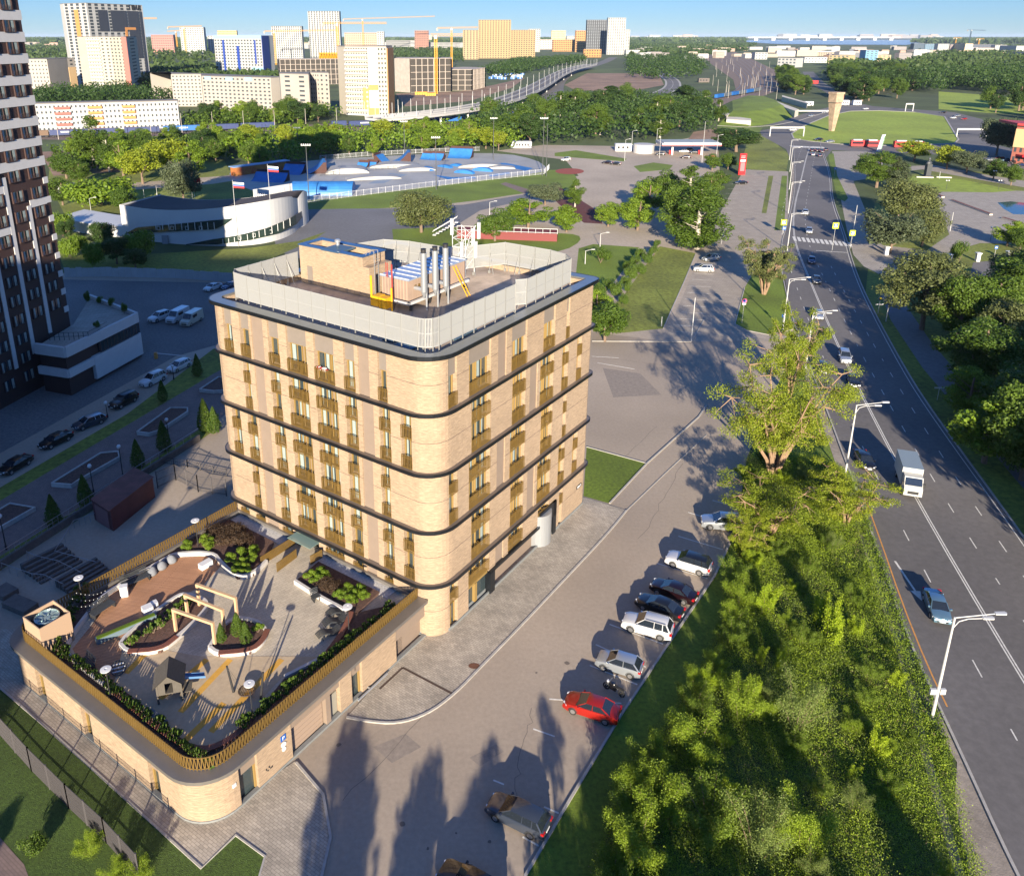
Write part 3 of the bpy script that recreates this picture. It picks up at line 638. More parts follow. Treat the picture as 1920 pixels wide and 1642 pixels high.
# ---- roof house
rh = T('lift_house', 'brick stair and lift house with blue metal coping on the roof behind the screen', 'roof house', H2W(13.3, 23).to_tuple()+(27.8,), HRZ)
M_BLUE = mat('blue_coping', (.06, .13, .26), .3, metal=.5)
mb = MB(); x0, x1, y0, y1 = -1.65, 1.9, -4.7, 4.7
mb.ring([(x0, y0), (x1, y0), (x1, y1), (x0, y1)], [(x0+.5, y0+.5), (x1-.5, y0+.5), (x1-.5, y1-.5), (x0+.5, y1-.5)], .1, 4.3); mb.box(x0+.4, x1-.4, y0+.4, y1-.4, 3.2, 3.3)
mb.build('house_wall', M_BRICK, rh)
mb = MB(); mb.ring([(x0-.1, y0-.1), (x1+.1, y0-.1), (x1+.1, y1+.1), (x0-.1, y1+.1)], [(x0+.55, y0+.55), (x1-.55, y0+.55), (x1-.55, y1-.55), (x0+.55, y1-.55)], 4.3, 4.42); mb.build('house_coping', M_BLUE, rh)
mb = MB(); mb.box(x0-.04, x0+.02, 2.8, 3.6, .1, 2.1); mb.build('house_door', M_TAUPE2, rh)
mb = MB(); mb.box(x0-.02, x1, y0-.9, y0, .1, 3.3); mb.build('lower_wall', M_BRICK, rh)
def pyr_vent(name, label, sR, sL, z, s, h=.5, par=None):
    q = T(name, label, 'roof vent', H2W(sR, sL).to_tuple()+(z,), HRZ, 'sheet-metal vents on the roof')
    m_ = MB(); a = [(-s, -s), (s, -s), (s, s), (-s, s)]
    m_.prism(a, 0, .18); k = len(m_.v); m_.v += [(p[0], p[1], .18) for p in a]+[(0, 0, h)]
    for i in range(4): m_.f.append((k+i, k+(i+1) % 4, k+4)); m_.m.append(0)
    m_.build('vent_hood', mat('blue_grey_sheet', (.12, .19, .25), .35, metal=.6), q)
    m_ = MB(); m_.lathe([(.2, h*.5), (.2, h+.25), (.34, h+.3), (.34, h+.5), (.2, h+.62), (.01, h+.62)], 12); m_.build('vent_cap', M_STEEL, q, smooth='auto'); return q
pyr_vent('roof_vent', 'wide blue-grey pyramid vent on top of the brick roof house', 12.9, 23.0, 32.0, 1.3, .55)
for i, (a, b, s, lb) in enumerate(((5.2, 19.3, .8, 'vent with silver cap on the roof felt in front of the brick roof house'), (3.4, 5.4, 1.0, 'largest blue vent in the near rounded corner of the roof screen'), (3.6, 7.6, .6, 'small blue vent just left of the largest one in the near screen corner'), (7.5, 3.4, .8, 'blue vent halfway along the right screen, nearer of two'), (9.3, 3.5, .8, 'blue vent halfway along the right screen, farther of two'), (20.3, 15.5, .9, 'vent with silver cap behind the blue-roofed boiler house'))):
    pyr_vent('roof_vent', lb, a, b, 27.8, s, .6)
# ---- boiler house on legs
bh = T('boiler_house', 'taupe boiler house with ribbed blue-white roof raised on the roof deck', 'boiler house', H2W(15.6, 13.2).to_tuple()+(27.8,), HRZ)
mb = MB(); mb.box(-4.8, 4.8, -1.75, 1.75, 1.05, 3.15); mb.build('boiler_wall', tiles('boiler_wall', (.36, .26, .19), (.34, .24, .18), (.25, .18, .14), .4, .2), bh)
mb = MB(); mb.box(-4.95, 4.95, -1.9, 1.9, 3.15, 3.28); mb.build('boiler_roof', mat('pale_blue_roof', (.34, .42, .55), .3, metal=.4), bh)
mb = MB()
for i in range(9): mb.box(-4.9+i*1.2, -4.82+i*1.2, -1.9, 1.9, 3.28, 3.36)
mb.build('roof_rib', mat('white_metal', (.5, .5, .5), .5), bh)
mb = MB(); mb.box(-5.2, 5.2, -2.1, -1.8, .72, .98); mb.box(-5.2, -4.9, -2.1, 1.8, .72, .98); mb.build('steel_beam', mat('white_metal', (.5, .5, .5), .5), bh)
mb = MB()
for x in (-4.6, -1.5, 1.5, 4.6):
    for y in (-1.8, 1.6): mb.box(x-.1, x+.1, y-.1, y+.1, 0, .72)
mb.build('leg', M_DARK, bh)
mb = MB(); mb.box(-3.9, -3.6, -1.8, -1.76, 2.1, 2.5); mb.box(-3.3, -3.0, -1.8, -1.76, 2.1, 2.5); mb.build('wall_grille', M_GOLD, bh)
for i, (a, b) in enumerate(((11.8, 10.3), (13.2, 9.95), (14.75, 9.8))):
    q = T('chimney', ['silver flue chimney nearest the yellow gas cabinet', 'silver flue chimney in the middle of the three', 'silver flue chimney farthest along the boiler house'][i], 'chimney', H2W(a, b).to_tuple()+(27.8,), HRZ, 'flue chimneys of the boiler house')
    m_ = MB(); m_.lathe([(.3, 2.0), (.3, 5.9), (.34, 5.92), (.34, 6.0), (.3, 6.0)], 14); m_.lathe([(.01, 1.2), (.3, 2.0)], 14); m_.build('flue', M_STEEL, q, smooth='auto')
    m_ = MB(); m_.tube((.28, -.1, 0), (.28, -.1, 4.2), .1); m_.build('mast', M_STEEL, q)
    m_ = MB(); m_.lathe([(.26, 6.0), (.26, 6.35), (.3, 6.4), (.01, 6.4)], 14); m_.build('flue_cap', M_DARK, q)
    m_ = MB(); m_.tube((0, 0, 2.2), (0, 1.2, 2.2), .22); m_.build('flue_elbow', M_STEEL, q)
q = T('gas_cabinet', 'bright yellow gas cabinet at the end of the boiler house', 'gas cabinet', H2W(9.2, 13.6).to_tuple()+(27.8,), HRZ)
M_YEL = mat('yellow_paint', (.65, .33, .01), .45)
mb = MB(); mb.box(-.5, .5, -.9, .0, .5, 1.6); mb.box(-.55, .55, .05, .9, .6, 1.65); mb.build('cabinet_body', M_YEL, q)
mb = MB(); mb.tube((-.2, 1.2, .5), (-.2, 1.2, 3.6), .12); mb.tube((-.2, 1.2, .6), (-.2, .6, .6), .12); mb.tube((.2, -1.1, .2), (.2, -1.1, 2.6), .1); mb.build('gas_pipe', M_YEL, q)
mb = MB()
for i, y in enumerate((-1.0, -.8, -.2, .1)): mb.tube((.5+i*.12, y, 1.2 if i < 2 else 3.4), (.5+i*.12, y, 4.9), .045, n=6)
mb.build('red_pipe', mat('red_pipe', (.30, .04, .03), .5), q)
q = T('ladder', 'yellow ladder leaning on the side of the boiler house', 'ladder', H2W(18.3, 10.4).to_tuple()+(27.8,), HRZ)
mb = MB()
for x in (-.25, .25): mb.tube((x, -1.0, 0), (x, .9, 3.0), .05, n=5)
for i in range(9): t = (i+.5)/9; mb.tube((-.25, -1+1.9*t, 3*t), (.25, -1+1.9*t, 3*t), .03, n=5)
mb.build('ladder_frame', M_YEL, q)
q = T('steel_ladder', 'grey caged ladder on the end wall of the brick roof house', 'ladder', H2W(12.6, 17.3).to_tuple()+(27.8,), HRZ)
mb = MB()
for x in (-.3, .3): mb.tube((x, -.05, 0), (x, -.05, 5.0), .04, n=5)
for i in range(14): mb.tube((-.3, -.05, .3*i+.2), (.3, -.05, .3*i+.2), .025, n=4)
mb.path([(-.3, -.05, 5), (-.3, .8, 4.9), (-.3, 1.2, 4.3)], .04); mb.path([(.3, -.05, 5), (.3, .8, 4.9), (.3, 1.2, 4.3)], .04); mb.build('ladder_frame', mat('grey_steel', (.22, .22, .22), .5), q)
# antenna cluster standing behind the chimneys on the roof edge
q = T('antenna_mast', 'lattice mast with white panel antennas behind the three silver chimneys', 'antenna mast', H2W(24.6, 14.6).to_tuple()+(27.8,), HRZ)
mb = MB(); M_WM = mat('white_metal', (.5, .5, .5), .5)
for x, y in ((-.9, -.9), (.9, -.9), (.9, .9), (-.9, .9)): mb.tube((x, y, 0), (x, y, 5.6), .05, n=5)
for z in (1, 2.2, 3.4, 4.4):
    for (a, b) in (((-.9, -.9), (.9, -.9)), ((.9, -.9), (.9, .9)), ((.9, .9), (-.9, .9)), ((-.9, .9), (-.9, -.9))): mb.tube((*a, z), (*b, z), .035, n=4); mb.tube((*a, z), (*b, z+1.1), .03, n=4)
for t in (0, 1): mb.path([(-1.6, -1.2+t*.8, 2.6), (0, -.8+t*.6, 4.4), (1.6, -.6, 5.6)], .04)
mb.build('mast_frame', M_WM, q)
for i, (x, y, z) in enumerate(((-2.0, -1.2, 2.6), (-1.4, .8, 1.5), (.3, -1.5, 2.2), (1.9, 0, 3.2), (1.2, -1.3, 4.2), (-.3, 1.4, 4.6))):
    m_ = MB(); m_.box(x-.18, x+.18, y-.12, y+.12, z, z+1.9); m_.build('panel_antenna', M_WM, q)
# ---------------------------------------------------------------- foliage
def leafmesh(name, cen, size, m, seed=0, up=.1, nrm=None, asp=.62):
    rng = np.random.default_rng(seed); N = len(cen); cen = np.asarray(cen, float)
    size = np.broadcast_to(np.asarray(size, float), (N,))
    n = rng.normal(size=(N, 3)); n /= np.linalg.norm(n, axis=1)[:, None]
    if nrm is not None: n = n*.75+nrm
    n[:, 2] += up; n /= np.linalg.norm(n, axis=1)[:, None]
    a = rng.normal(size=(N, 3)); t = np.cross(n, a); t /= np.linalg.norm(t, axis=1)[:, None]; b = np.cross(n, t)
    s = size[:, None]*rng.uniform(.7, 1.3, (N, 1)); t = t*s*.5; b = b*s*.5*asp
    V = np.stack([cen-t, cen-b*1.0+t*.1, cen+t, cen+b*1.0+t*.1], 1).reshape(-1, 3)
    me = bpy.data.meshes.new(name); me.vertices.add(4*N); me.vertices.foreach_set('co', V.ravel())
    me.loops.add(4*N); me.loops.foreach_set('vertex_index', np.arange(4*N)); me.polygons.add(N)
    me.polygons.foreach_set('loop_start', np.arange(0, 4*N, 4))
    me.materials.append(m); me.update(calc_edges=True); return me
def clump_points(rng, clumps, total, shell=.55):      # clumps: array (cx,cy,cz,r,rz)
    cl = np.asarray(clumps, float); w_ = cl[:, 3]**2; k = rng.choice(len(cl), total, p=w_/w_.sum())
    d = rng.normal(size=(total, 3)); d /= np.linalg.norm(d, axis=1)[:, None]
    r = (shell+(1-shell)*rng.random(total))**.8; r *= rng.uniform(.8, 1.12, total)
    return cl[k, :3]+d*(r[:, None])*np.stack([cl[k, 3], cl[k, 3], cl[k, 4]], 1), d
LG = {'mid': leafmat('leaf_mid_green', (0.043, 0.090, 0.011), (0.132, 0.202, 0.025)), 'bright': leafmat('leaf_bright_green', (0.070, 0.139, 0.009), (0.232, 0.326, 0.028)),
      'dark': leafmat('leaf_dark_green', (0.022, 0.053, 0.012), (0.062, 0.112, 0.022)), 'willow': leafmat('leaf_olive', (0.070, 0.093, 0.028), (0.186, 0.209, 0.070)),
      'yellow': leafmat('leaf_yellow_green', (0.116, 0.171, 0.009), (0.341, 0.388, 0.031)), 'thuja': leafmat('leaf_thuja', (0.031, 0.070, 0.009), (0.116, 0.178, 0.019)),
      'grey': leafmat('leaf_grey_green', (0.054, 0.078, 0.039), (0.155, 0.186, 0.093)), 'red': leafmat('leaf_dark_red', (0.046, 0.031, 0.019), (0.124, 0.078, 0.046))}
MW = {'dry': leafmat('weed_dry', (.20, .16, .07), (.36, .30, .15)), 'mid': leafmat('weed_mid', (.085, .14, .012), (.20, .29, .03)), 'bright': leafmat('weed_bright', (.13, .20, .012), (.31, .42, .035)), 'pale': leafmat('weed_pale', (.11, .16, .03), (.25, .32, .08)), 'yellow': leafmat('weed_yellow', (.18, .28, .012), (.42, .52, .03))}
M_BARK = mat('bark', (.17, .12, .085), .9, var=.3, sc_=3, st=(3, 3, .5)); M_BIRCH = mat('pale_bark', (.40, .36, .30), .9, var=.3, sc_=3)
TREES = {}
def proto(key, crown_me, trunk_mb, bark):
    tm = bpy.data.meshes.new('trunk'); tm.from_pydata(trunk_mb.v, [], trunk_mb.f); tm.materials.append(bark); TREES[key] = (crown_me, tm)
def limbs(mb, rng, base, top, r, n, spread, h0, h1):
    mb.tube(base, top, r, r*.35, 7, cap=False); B = Vector(base); Tt = Vector(top)
    for i in range(n):
        t = h0+(h1-h0)*(i+rng.random())/n; p = B.lerp(Tt, t); a = rng.random()*6.283
        L = spread*(1-.45*t)*rng.uniform(.7, 1.05); q = p+Vector((math.cos(a)*L*.55, math.sin(a)*L*.55, L*.45)); e = q+Vector((math.cos(a+.3)*L*.4, math.sin(a+.3)*L*.4, L*.4))
        mb.tube(p, q, r*.42*(1-.5*t), r*.25*(1-.5*t), 5, cap=False); mb.tube(q, e, r*.25*(1-.5*t), r*.1, 5, cap=False)
def make_round(key, h, w_, seed, leaf, size, n, low=.06, ncl=34, bark=None, rag=.25, cl=.30):
    rng = np.random.default_rng(seed); C_ = []; cz = h*(low+1)/2; rz = h*(1-low)/2
    for i in range(ncl):
        d = rng.normal(size=3); d /= np.linalg.norm(d); rr = rng.uniform(.45, .82+rag*.3); k = w_*cl*.5*rng.uniform(.7, 1.35)
        C_.append((d[0]*rr*(w_/2-k*.6), d[1]*rr*(w_/2-k*.6), cz+d[2]*rr*(rz-k*.5), k, k*.72))
    P_, d = clump_points(rng, C_, n); P_[:, 2] = np.maximum(P_[:, 2], h*.06)
    me = leafmesh('crown', P_, size, leaf, seed, nrm=d*.9)
    t = MB(); limbs(t, rng, (0, 0, 0), (rng.uniform(-.3, .3), rng.uniform(-.3, .3), h*.8), .02*h+.05, 9, w_*.42, .2, .75); proto(key, me, t, bark or M_BARK)
def make_column(key, h, w_, seed, leaf, size, n, bark=None, low=.12, pw=.7, droop=0):
    rng = np.random.default_rng(seed); C_ = []
    for i in range(46):
        t = rng.random(); z = h*(low+(1-low)*t); prof = (math.sin(math.pi*min(1, (t*.86+.13)))**pw); a = rng.random()*6.283; rr = rng.uniform(.2, .75)*w_/2*prof; k = w_*.17*rng.uniform(.6, 1.3)*(.5+.5*prof)
        C_.append((math.cos(a)*rr, math.sin(a)*rr, z-droop*rr, k, k*1.15))
    P_, d = clump_points(rng, C_, n); P_[:, 2] = np.clip(P_[:, 2], .1, h*1.05)
    me = leafmesh('crown', P_, size, leaf, seed, nrm=d*.8); t = MB(); limbs(t, rng, (0, 0, 0), (.1, .1, h*.9), .016*h+.04, 10, w_*.4, .2, .85); proto(key, me, t, bark or M_BARK)
def make_cone(key, h, w_, seed, leaf, size, n):
    rng = np.random.default_rng(seed); t = rng.random(n)**.75; a = rng.random(n)*6.283; prof = np.minimum(1, (1-t)*1.35)**.8*np.minimum(1, .6+t*3)
    r = w_/2*prof*(.75+.3*rng.random(n))*(1+.12*np.sin(a*5+t*9)); P_ = np.stack([r*np.cos(a), r*np.sin(a), .1+t*h*.98], 1); d = np.stack([np.cos(a), np.sin(a), .5+0*a], 1)
    me = leafmesh('crown', P_, size, leaf, seed, nrm=d*.8); tb = MB(); tb.tube((0, 0, 0), (0, 0, h*.8), .08, .02, 6); proto(key, me, tb, M_BARK)
def make_limbed(key, h, w_, seed, leaf, size, n, stems=5, bark=None, lift=.30):
    rng = np.random.default_rng(seed); t = MB(); C_ = []
    for s in range(stems):
        a = 6.283*s/stems+rng.uniform(-.4, .4); out = rng.uniform(.30, .52)*w_; top = Vector((math.cos(a)*out*.9, math.sin(a)*out*.9, h*rng.uniform(.62, .92)))
        pts = [Vector((math.cos(a)*.25, math.sin(a)*.25, 0))]
        for k in range(1, 6): u = k/5; b = Vector((top.x*u**1.05, top.y*u**1.05, top.z*u**.82))+Vector(tuple(rng.uniform(-.35, .35, 3)*(1 if k < 5 else .3))); pts.append(b)
        r0 = .018*h*rng.uniform(.8, 1.2)
        for k in range(5): t.tube(pts[k], pts[k+1], r0*(1-k*.17), r0*(1-(k+1)*.17), 6, cap=False)
        for k in range(2, 6):
            for j in range(4):
                b = rng.normal(size=3)*np.array([1, 1, .6]); b /= np.linalg.norm(b); e = pts[k]+Vector(tuple(b*rng.uniform(.09, .2)*w_)); e.z = max(e.z, h*lift*.9); t.tube(pts[k], e, r0*.3, r0*.08, 4, cap=False)
                kk = w_*rng.uniform(.055, .10); C_.append((e.x, e.y, min(e.z, h*.97), kk, kk*.6))
    P_, d = clump_points(rng, C_, n, .35); me = leafmesh('crown', P_, size, leaf, seed, nrm=d*.5, up=.15); proto(key, me, t, bark or mat('warm_bark', (.26, .17, .105), .9, var=.3, sc_=3, st=(3, 3, .6)))
def make_bush(key, h, w_, seed, leaf, size, n, ncl=14, up=.15):
    rng = np.random.default_rng(seed); C_ = []
    for i in range(ncl):
        a = rng.random()*6.283; rr = rng.random()**.5*w_*.34; k = w_*rng.uniform(.14, .24); C_.append((math.cos(a)*rr, math.sin(a)*rr, max(k*.5, (h-k)*(1-(rr/(w_*.5))**2*.7)*rng.uniform(.6, 1)), k, k*.8))
    P_, d = clump_points(rng, C_, n, .5); P_[:, 2] = np.abs(P_[:, 2]); me = leafmesh('foliage', P_, size, leaf, seed, nrm=d*.9, up=up)
    t = MB()
    for i in range(5): a = i*1.26; t.tube((0, 0, 0), (math.cos(a)*w_*.25, math.sin(a)*w_*.25, h*.6), .03, .012, 4, cap=False)
    proto(key, me, t, M_BARK)
def make_wild(key, h, w_, seed, leaf, size, n, stems=9):
    rng = np.random.default_rng(seed); t = MB(); P_ = []
    for s in range(stems):
        a = rng.random()*6.283; o = rng.random()*w_*.12; out = rng.uniform(.15, .5)*w_; hh = h*rng.uniform(.6, 1); p0 = Vector((math.cos(a)*o, math.sin(a)*o, 0)); p1 = p0+Vector((math.cos(a)*out*.5, math.sin(a)*out*.5, hh*.6)); p2 = p0+Vector((math.cos(a)*out, math.sin(a)*out, hh))
        t.tube(p0, p1, .04, .028, 4, cap=False); t.tube(p1, p2, .028, .01, 4, cap=False)
        for k in range(n//stems):
            u = rng.random()**.7; q = p0.lerp(p1, u*2) if u < .5 else p1.lerp(p2, u*2-1); sp = .10*w_*(1.25-.8*u); P_.append((q.x+rng.normal()*sp, q.y+rng.normal()*sp, max(.1, q.z+rng.normal()*sp*.8)))
    me = leafmesh('foliage', np.array(P_), size, leaf, seed, up=.2); proto(key, me, t, M_BARK)
make_round('roundA', 10, 8.5, 1, LG['mid'], .36, 8500); make_round('roundB', 10, 8, 2, LG['bright'], .34, 8500, low=.04); make_round('roundC', 11, 9, 3, LG['dark'], .36, 8500)
make_round('willowA', 10, 11, 4, LG['willow'], .34, 12000, low=.05, ncl=44); make_round('willowB', 9, 10, 5, LG['grey'], .33, 11000, low=.05, ncl=40)
make_round('yellowA', 8, 7.5, 6, LG['yellow'], .36, 5500, low=.18); make_round('bigA', 14, 12, 7, LG['mid'], .34, 18000, ncl=60, low=.08, cl=.24); make_round('bigB', 13, 13, 8, LG['willow'], .32, 18000, ncl=60, low=.12, cl=.24)
make_round('bigC', 13, 11, 9, LG['mid'], .34, 17000, ncl=55, low=.1, cl=.25)
make_column('birchA', 15, 7, 10, LG['mid'], .34, 10500, M_BIRCH); make_column('birchB', 17, 8.5, 11, LG['mid'], .34, 13000, M_BIRCH, droop=.25); make_column('colD', 13, 5.5, 12, LG['dark'], .42, 5500)
make_column('spruce', 12, 6, 13, LG['grey'], .36, 7000, M_BARK, low=.05, pw=1.2)
make_cone('thuja', 3, 1.2, 14, LG['thuja'], .13, 3500); make_cone('thujaB', 3.2, 1.5, 15, LG['bright'], .13, 3500)
make_limbed('limbA', 17, 19, 16, LG['yellow'], .20, 42000, 9, lift=.42); make_limbed('limbB', 10, 12, 17, LG['yellow'], .19, 22000, 7, lift=.25); make_limbed('limbC', 10, 10, 18, LG['willow'], .24, 20000, 10, lift=.35)
make_bush('bushA', 2.2, 3.4, 19, LG['mid'], .16, 3200); make_bush('bushB', 1.1, 1.5, 20, LG['bright'], .085, 3000, ncl=9); make_bush('bushR', 1.2, 2.4, 21, LG['red'], .10, 3000, ncl=16)
make_bush('plant', .5, .5, 22, LG['mid'], .10, 160, ncl=5); make_bush('bigbush', 4.5, 7, 23, LG['bright'], .34, 4200, ncl=22)
make_wild('wildA', 4.6, 4.2, 24, MW['bright'], .10, 13000); make_wild('wildB', 3.4, 3.6, 25, MW['mid'], .095, 12000, 12); make_wild('wildC', 3.0, 2.2, 26, MW['yellow'], .10, 6500, 6); make_wild('wildD', 5, 5, 27, MW['pale'], .10, 12000, 14)
TRN = random.Random(77)
def tree(key, loc, h=None, w_=None, label='', group=None, cat='tree', name='tree', rz=None, z=0.):
    cm, tm = TREES[key]; H0 = getattr(tree, 'cache', {}).get(key)
    if H0 is None:
        co = np.empty(len(cm.vertices)*3); cm.vertices.foreach_get('co', co); co = co.reshape(-1, 3); H0 = (np.percentile(co[:, 2], 99.5), np.percentile(np.abs(co[:, :2]).max(1), 98)*2)
        tree.cache = dict(getattr(tree, 'cache', {})); tree.cache[key] = H0
    sz = (h/H0[0]) if h else 1; sx = (w_/H0[1]) if w_ else sz
    o = T(name, label, cat, (loc[0], loc[1], z), TRN.random()*6.28 if rz is None else rz, group); o.scale = (sx, sx, sz)
    c = bpy.data.objects.new('trunk' if cat == 'tree' else 'stem', tm); COL.objects.link(c); c.parent = o
    c = bpy.data.objects.new('crown' if cat == 'tree' else 'foliage', cm); COL.objects.link(c); c.parent = o
    return o
# ---------------------------------------------------------------- podium with roof terrace
M_RIM = mat('rim_metal', (.22, .205, .19), .4, metal=.5, var=.06, sc_=1)
M_WHITE = mat('white_kerb', (.50, .48, .46), .7, var=.06, sc_=2)
pod = T('podium_building', 'low brick podium with a roof terrace in front of the tall brick block', 'building', (C0.x, C0.y, 0), HRZ)
PX0, PX1, PY0, PY1 = -24.6, .6, 1.85, 28.6
zt = 3.75
mb = MB(); mb.prism(roundrect(PX0+.6, PX1, PY0+.6, PY1-.1, (2.6, .1, .1, 1.6)), 0, zt-.02); mb.build('inner_wall', M_TAUPE, pod)
wl = MB(); pn = MB(); gl = MB(); fr = MB()
wl.prism([(PX0+.62, 6.9), (PX0, 6.9)]+arc(PX0+3.1, PY0+3.1, 3.1, 180, 270, 12)+[(-21.4, PY0), (-21.4, PY0+.62), (-21.6, PY0+.62)], 0, 4.0)
for a, b in ((8.2, 15.9), (17.2, 22.9)): wl.box(PX0, PX0+.62, a, b, 0, 4.0)
wl.prism([(PX0+.62, 24.2), (PX0, 24.2), (PX0, PY1-2)]+arc(PX0+2, PY1-2, 2, 180, 90, 8)+[(PX0+2.6, PY1-.6), (PX0+.62, PY1-2.6)], 0, 4.0)
for a, b in ((-19.7, -16.3), (-10.9, -9.5), (-8.2, -3.7)): wl.box(a, b, PY0, PY0+.62, 0, 3.95 if a > -17 and a < -9 else 4.0)
wl.box(PX0+2, PX1, PY1-.4, PY1, 0, 4.0)
wl.build('brick_wall', M_BRICK, pod)
for a, b in ((6.9, 8.2), (15.9, 17.2), (22.9, 24.2)):
    pn.box(PX0+.25, PX0+.65, a, b, 2.4, 4.0); gl.box(PX0+.45, PX0+.6, a+.12, b-.1, .2, 2.4); fr.box(PX0+.3, PX0+.62, b-.14, b, 0, 2.4)
for a, b in ((-21.4, -19.7), (-9.5, -8.2)):
    pn.box(a, b, PY0+.25, PY0+.65, 2.5, 4.0); gl.box(a+.1, b-.12, PY0+.45, PY0+.6, .15, 2.5); fr.box(b-.14, b, PY0+.3, PY0+.62, 0, 2.5)
pn.box(-16.3, -9.0, PY0+.06, PY0+.6, 2.9, 4.0); pn.box(-16.3, -12.3, PY0+.5, PY0+.66, 0, 2.9); pn.box(-12.5, -12.0, PY0+.05, PY0+.6, 0, 2.9); pn.box(-3.7, PX1, PY0+.08, PY0+.6, 2.3, 4.0)
pn.build('wall_panel', M_TAUPE, pod); gl.build('window', M_GLASS, pod); fr.build('window_frame', M_FRAME, pod)
mb = MB()
for i in range(6): mb.box(-16.1, -12.6, PY0+.44, PY0+.49, .03+i*.47, .47+i*.47)
mb.build('garage_door', mat('beige_door', (.30, .22, .165), .7), pod)
mb = MB(); mb.box(-12.0, -10.95, PY0+.4, PY0+.5, 0, 2.3); mb.build('service_door', mat('grey_door', (.25, .24, .2), .6), pod)
mb = MB(); mb.box(-3.65, -2.2, PY0+.6, PY0+.8, 0, 2.3); mb.build('dark_opening', M_DARK, pod)
mb = MB(); mb.ring(roundrect(PX0-.05, PX1, PY0-.05, PY1, (3.1, .05, .05, 2), 9), roundrect(PX0+.3, PX1-.3, PY0+.3, PY1-.3, (2.8, .05, .05, 1.7), 9), 0, .22); mb.build('plinth', M_PLINTH, pod)
mb = MB(); mb.ring(roundrect(PX0-.4, PX1-.1, PY0-.4, PY1+.3, (3.5, .05, .05, 2.3), 11), roundrect(PX0+.75, PX1-.4, PY0+.75, PY1-.9, (2.4, .05, .05, 1.2), 11), 4.0, 4.3); mb.build('roof_rim', M_RIM, pod)
# golden slatted parapet
mb = MB()
path = [(.2, PY0+.62)]+[(PX0+3.1, PY0+.62)]+arc(PX0+3.1, PY0+3.1, 2.48, 270, 180, 12)+[(PX0+.62, PY1-2.2)]+arc(PX0+2.3, PY1-2.3, 1.68, 180, 90, 6)+[(.2, PY1-.62)]
acc = 0.; pitch = .27; k = 0
for a, b in zip(path[:-1], path[1:]):
    a = Vector(a); b = Vector(b); L = (b-a).length; d = (b-a).normalized()
    mb.seg(a, b, .06, 4.38, 4.44); mb.seg(a, b, .07, 5.36, 5.42)
    while acc < L:
        p = a+d*acc; lean = .06 if k % 2 else -.06; q0 = p-d*lean; q1 = p+d*lean; w2 = d*.035
        n = len(mb.v); nn = Vector((-d.y, d.x))*.03
        for q, z in ((q0, 4.3), (q1, 5.46)):
            for s, e in ((-1, -1), (1, -1), (1, 1), (-1, 1)): r = q+w2*s+nn*e; mb.v.append((r.x, r.y, z))
        for q in ((n, n+1, n+5, n+4), (n+1, n+2, n+6, n+5), (n+2, n+3, n+7, n+6), (n+3, n, n+4, n+7), (n+4, n+5, n+6, n+7)): mb.f.append(q); mb.m.append(0)
        acc += pitch*.5; k += 1
    acc -= L
mb.build('slatted_railing', M_GOLD, pod)
def LP(z, *a): return [GH(u, v, z) for u, v in a]
# floor finishes
def tfloor(name, poly, z, m, sm=0):
    P = [Vector(p) for p in poly]
    if sm: P = smoothline(P+[P[0]], sm)[:-1]
    m_ = MB(); m_.prism(P, z-.01, z, 0); return m_.build(name, m, pod)
mb = MB(); mb.prism(roundrect(PX0+.55, PX1-.05, PY0+.55, PY1-.2, (2.6, .1, .1, 1.6)), zt-.015, zt); mb.build('terrace_paving', tiles('terrace_paving', (.50, .435, .34), (.43, .375, .295), (.27, .235, .19), .6, .3, .2, big=.12), pod)
M_DECK = tiles('wood_deck', (.46, .24, .13), (.40, .205, .11), (.18, .09, .05), 6.0, .16, 1.15, msize=.02, big=.08)
tfloor('timber_deck', LP(zt, (136, 1216), (175, 1167), (197, 1119), (239, 1094), (310, 1046), (403, 1042), (417, 1058), (378, 1100), (338, 1117), (231, 1207), (262, 1232), (212, 1290), (150, 1243)), zt+.012, M_DECK)
tfloor('play_rubber', LP(zt, (233, 1205), (374, 1230), (550, 1230), (608, 1232), (588, 1240), (534, 1264), (500, 1300), (450, 1368), (420, 1395), (380, 1405), (330, 1390), (270, 1340), (212, 1290)), zt+.016, mat('beige_rubber', (.43, .335, .225), .9, var=.1, sc_=3))
m_ = MB()
for (a, b) in (((300, 1310), (388, 1236)), ((338, 1335), (432, 1236)), ((395, 1372), (528, 1236)), ((236, 1262), (280, 1218)), ((345, 1390), (420, 1318))):
    pa, pb = LP(zt, a, b); m_.seg(pa, pb, .55, zt+.018, zt+.022)
m_.build('orange_stripe', mat('orange_rubber', (.55, .30, .05), .9, var=.1, sc_=3), pod)
# planting beds (soil) and white kerbs
A_in = LP(3.98, (124, 1222), (140, 1242), (205, 1292), (249, 1328), (320, 1385), (378, 1414), (440, 1386), (470, 1350), (534, 1270), (612, 1230), (642, 1190), (660, 1150))
B_in = LP(3.98, (124, 1222), (130, 1198), (155, 1163), (190, 1113), (240, 1083), (300, 1043), (330, 1038), (400, 1036), (415, 1056), (445, 1083), (475, 1076), (500, 1052))
def soil(name, P): m_ = MB(); m_.prism(P, zt, 3.98, 0); return m_.build(name, M_MULCH, pod)
soil('soil_bed', A_in+LP(3.98, (735, 1133))+[(-.3, 2.6), (PX0+3.4, 2.6), (PX0+1.9, 3.2), (PX0+.8, 4.6), (PX0+.7, 22.4), (A_in[0][0]-.3, 22.4)])
B_in = [(x, min(y, 27.1)) for x, y in B_in]
soil('soil_bed', B_in+[(-1.2, 20.5), (-1.2, 27.75), (PX0+2.5, 27.75), (PX0+.9, 26.4), (PX0+.75, 22.9), (A_in[0][0]-.3, 22.9)])
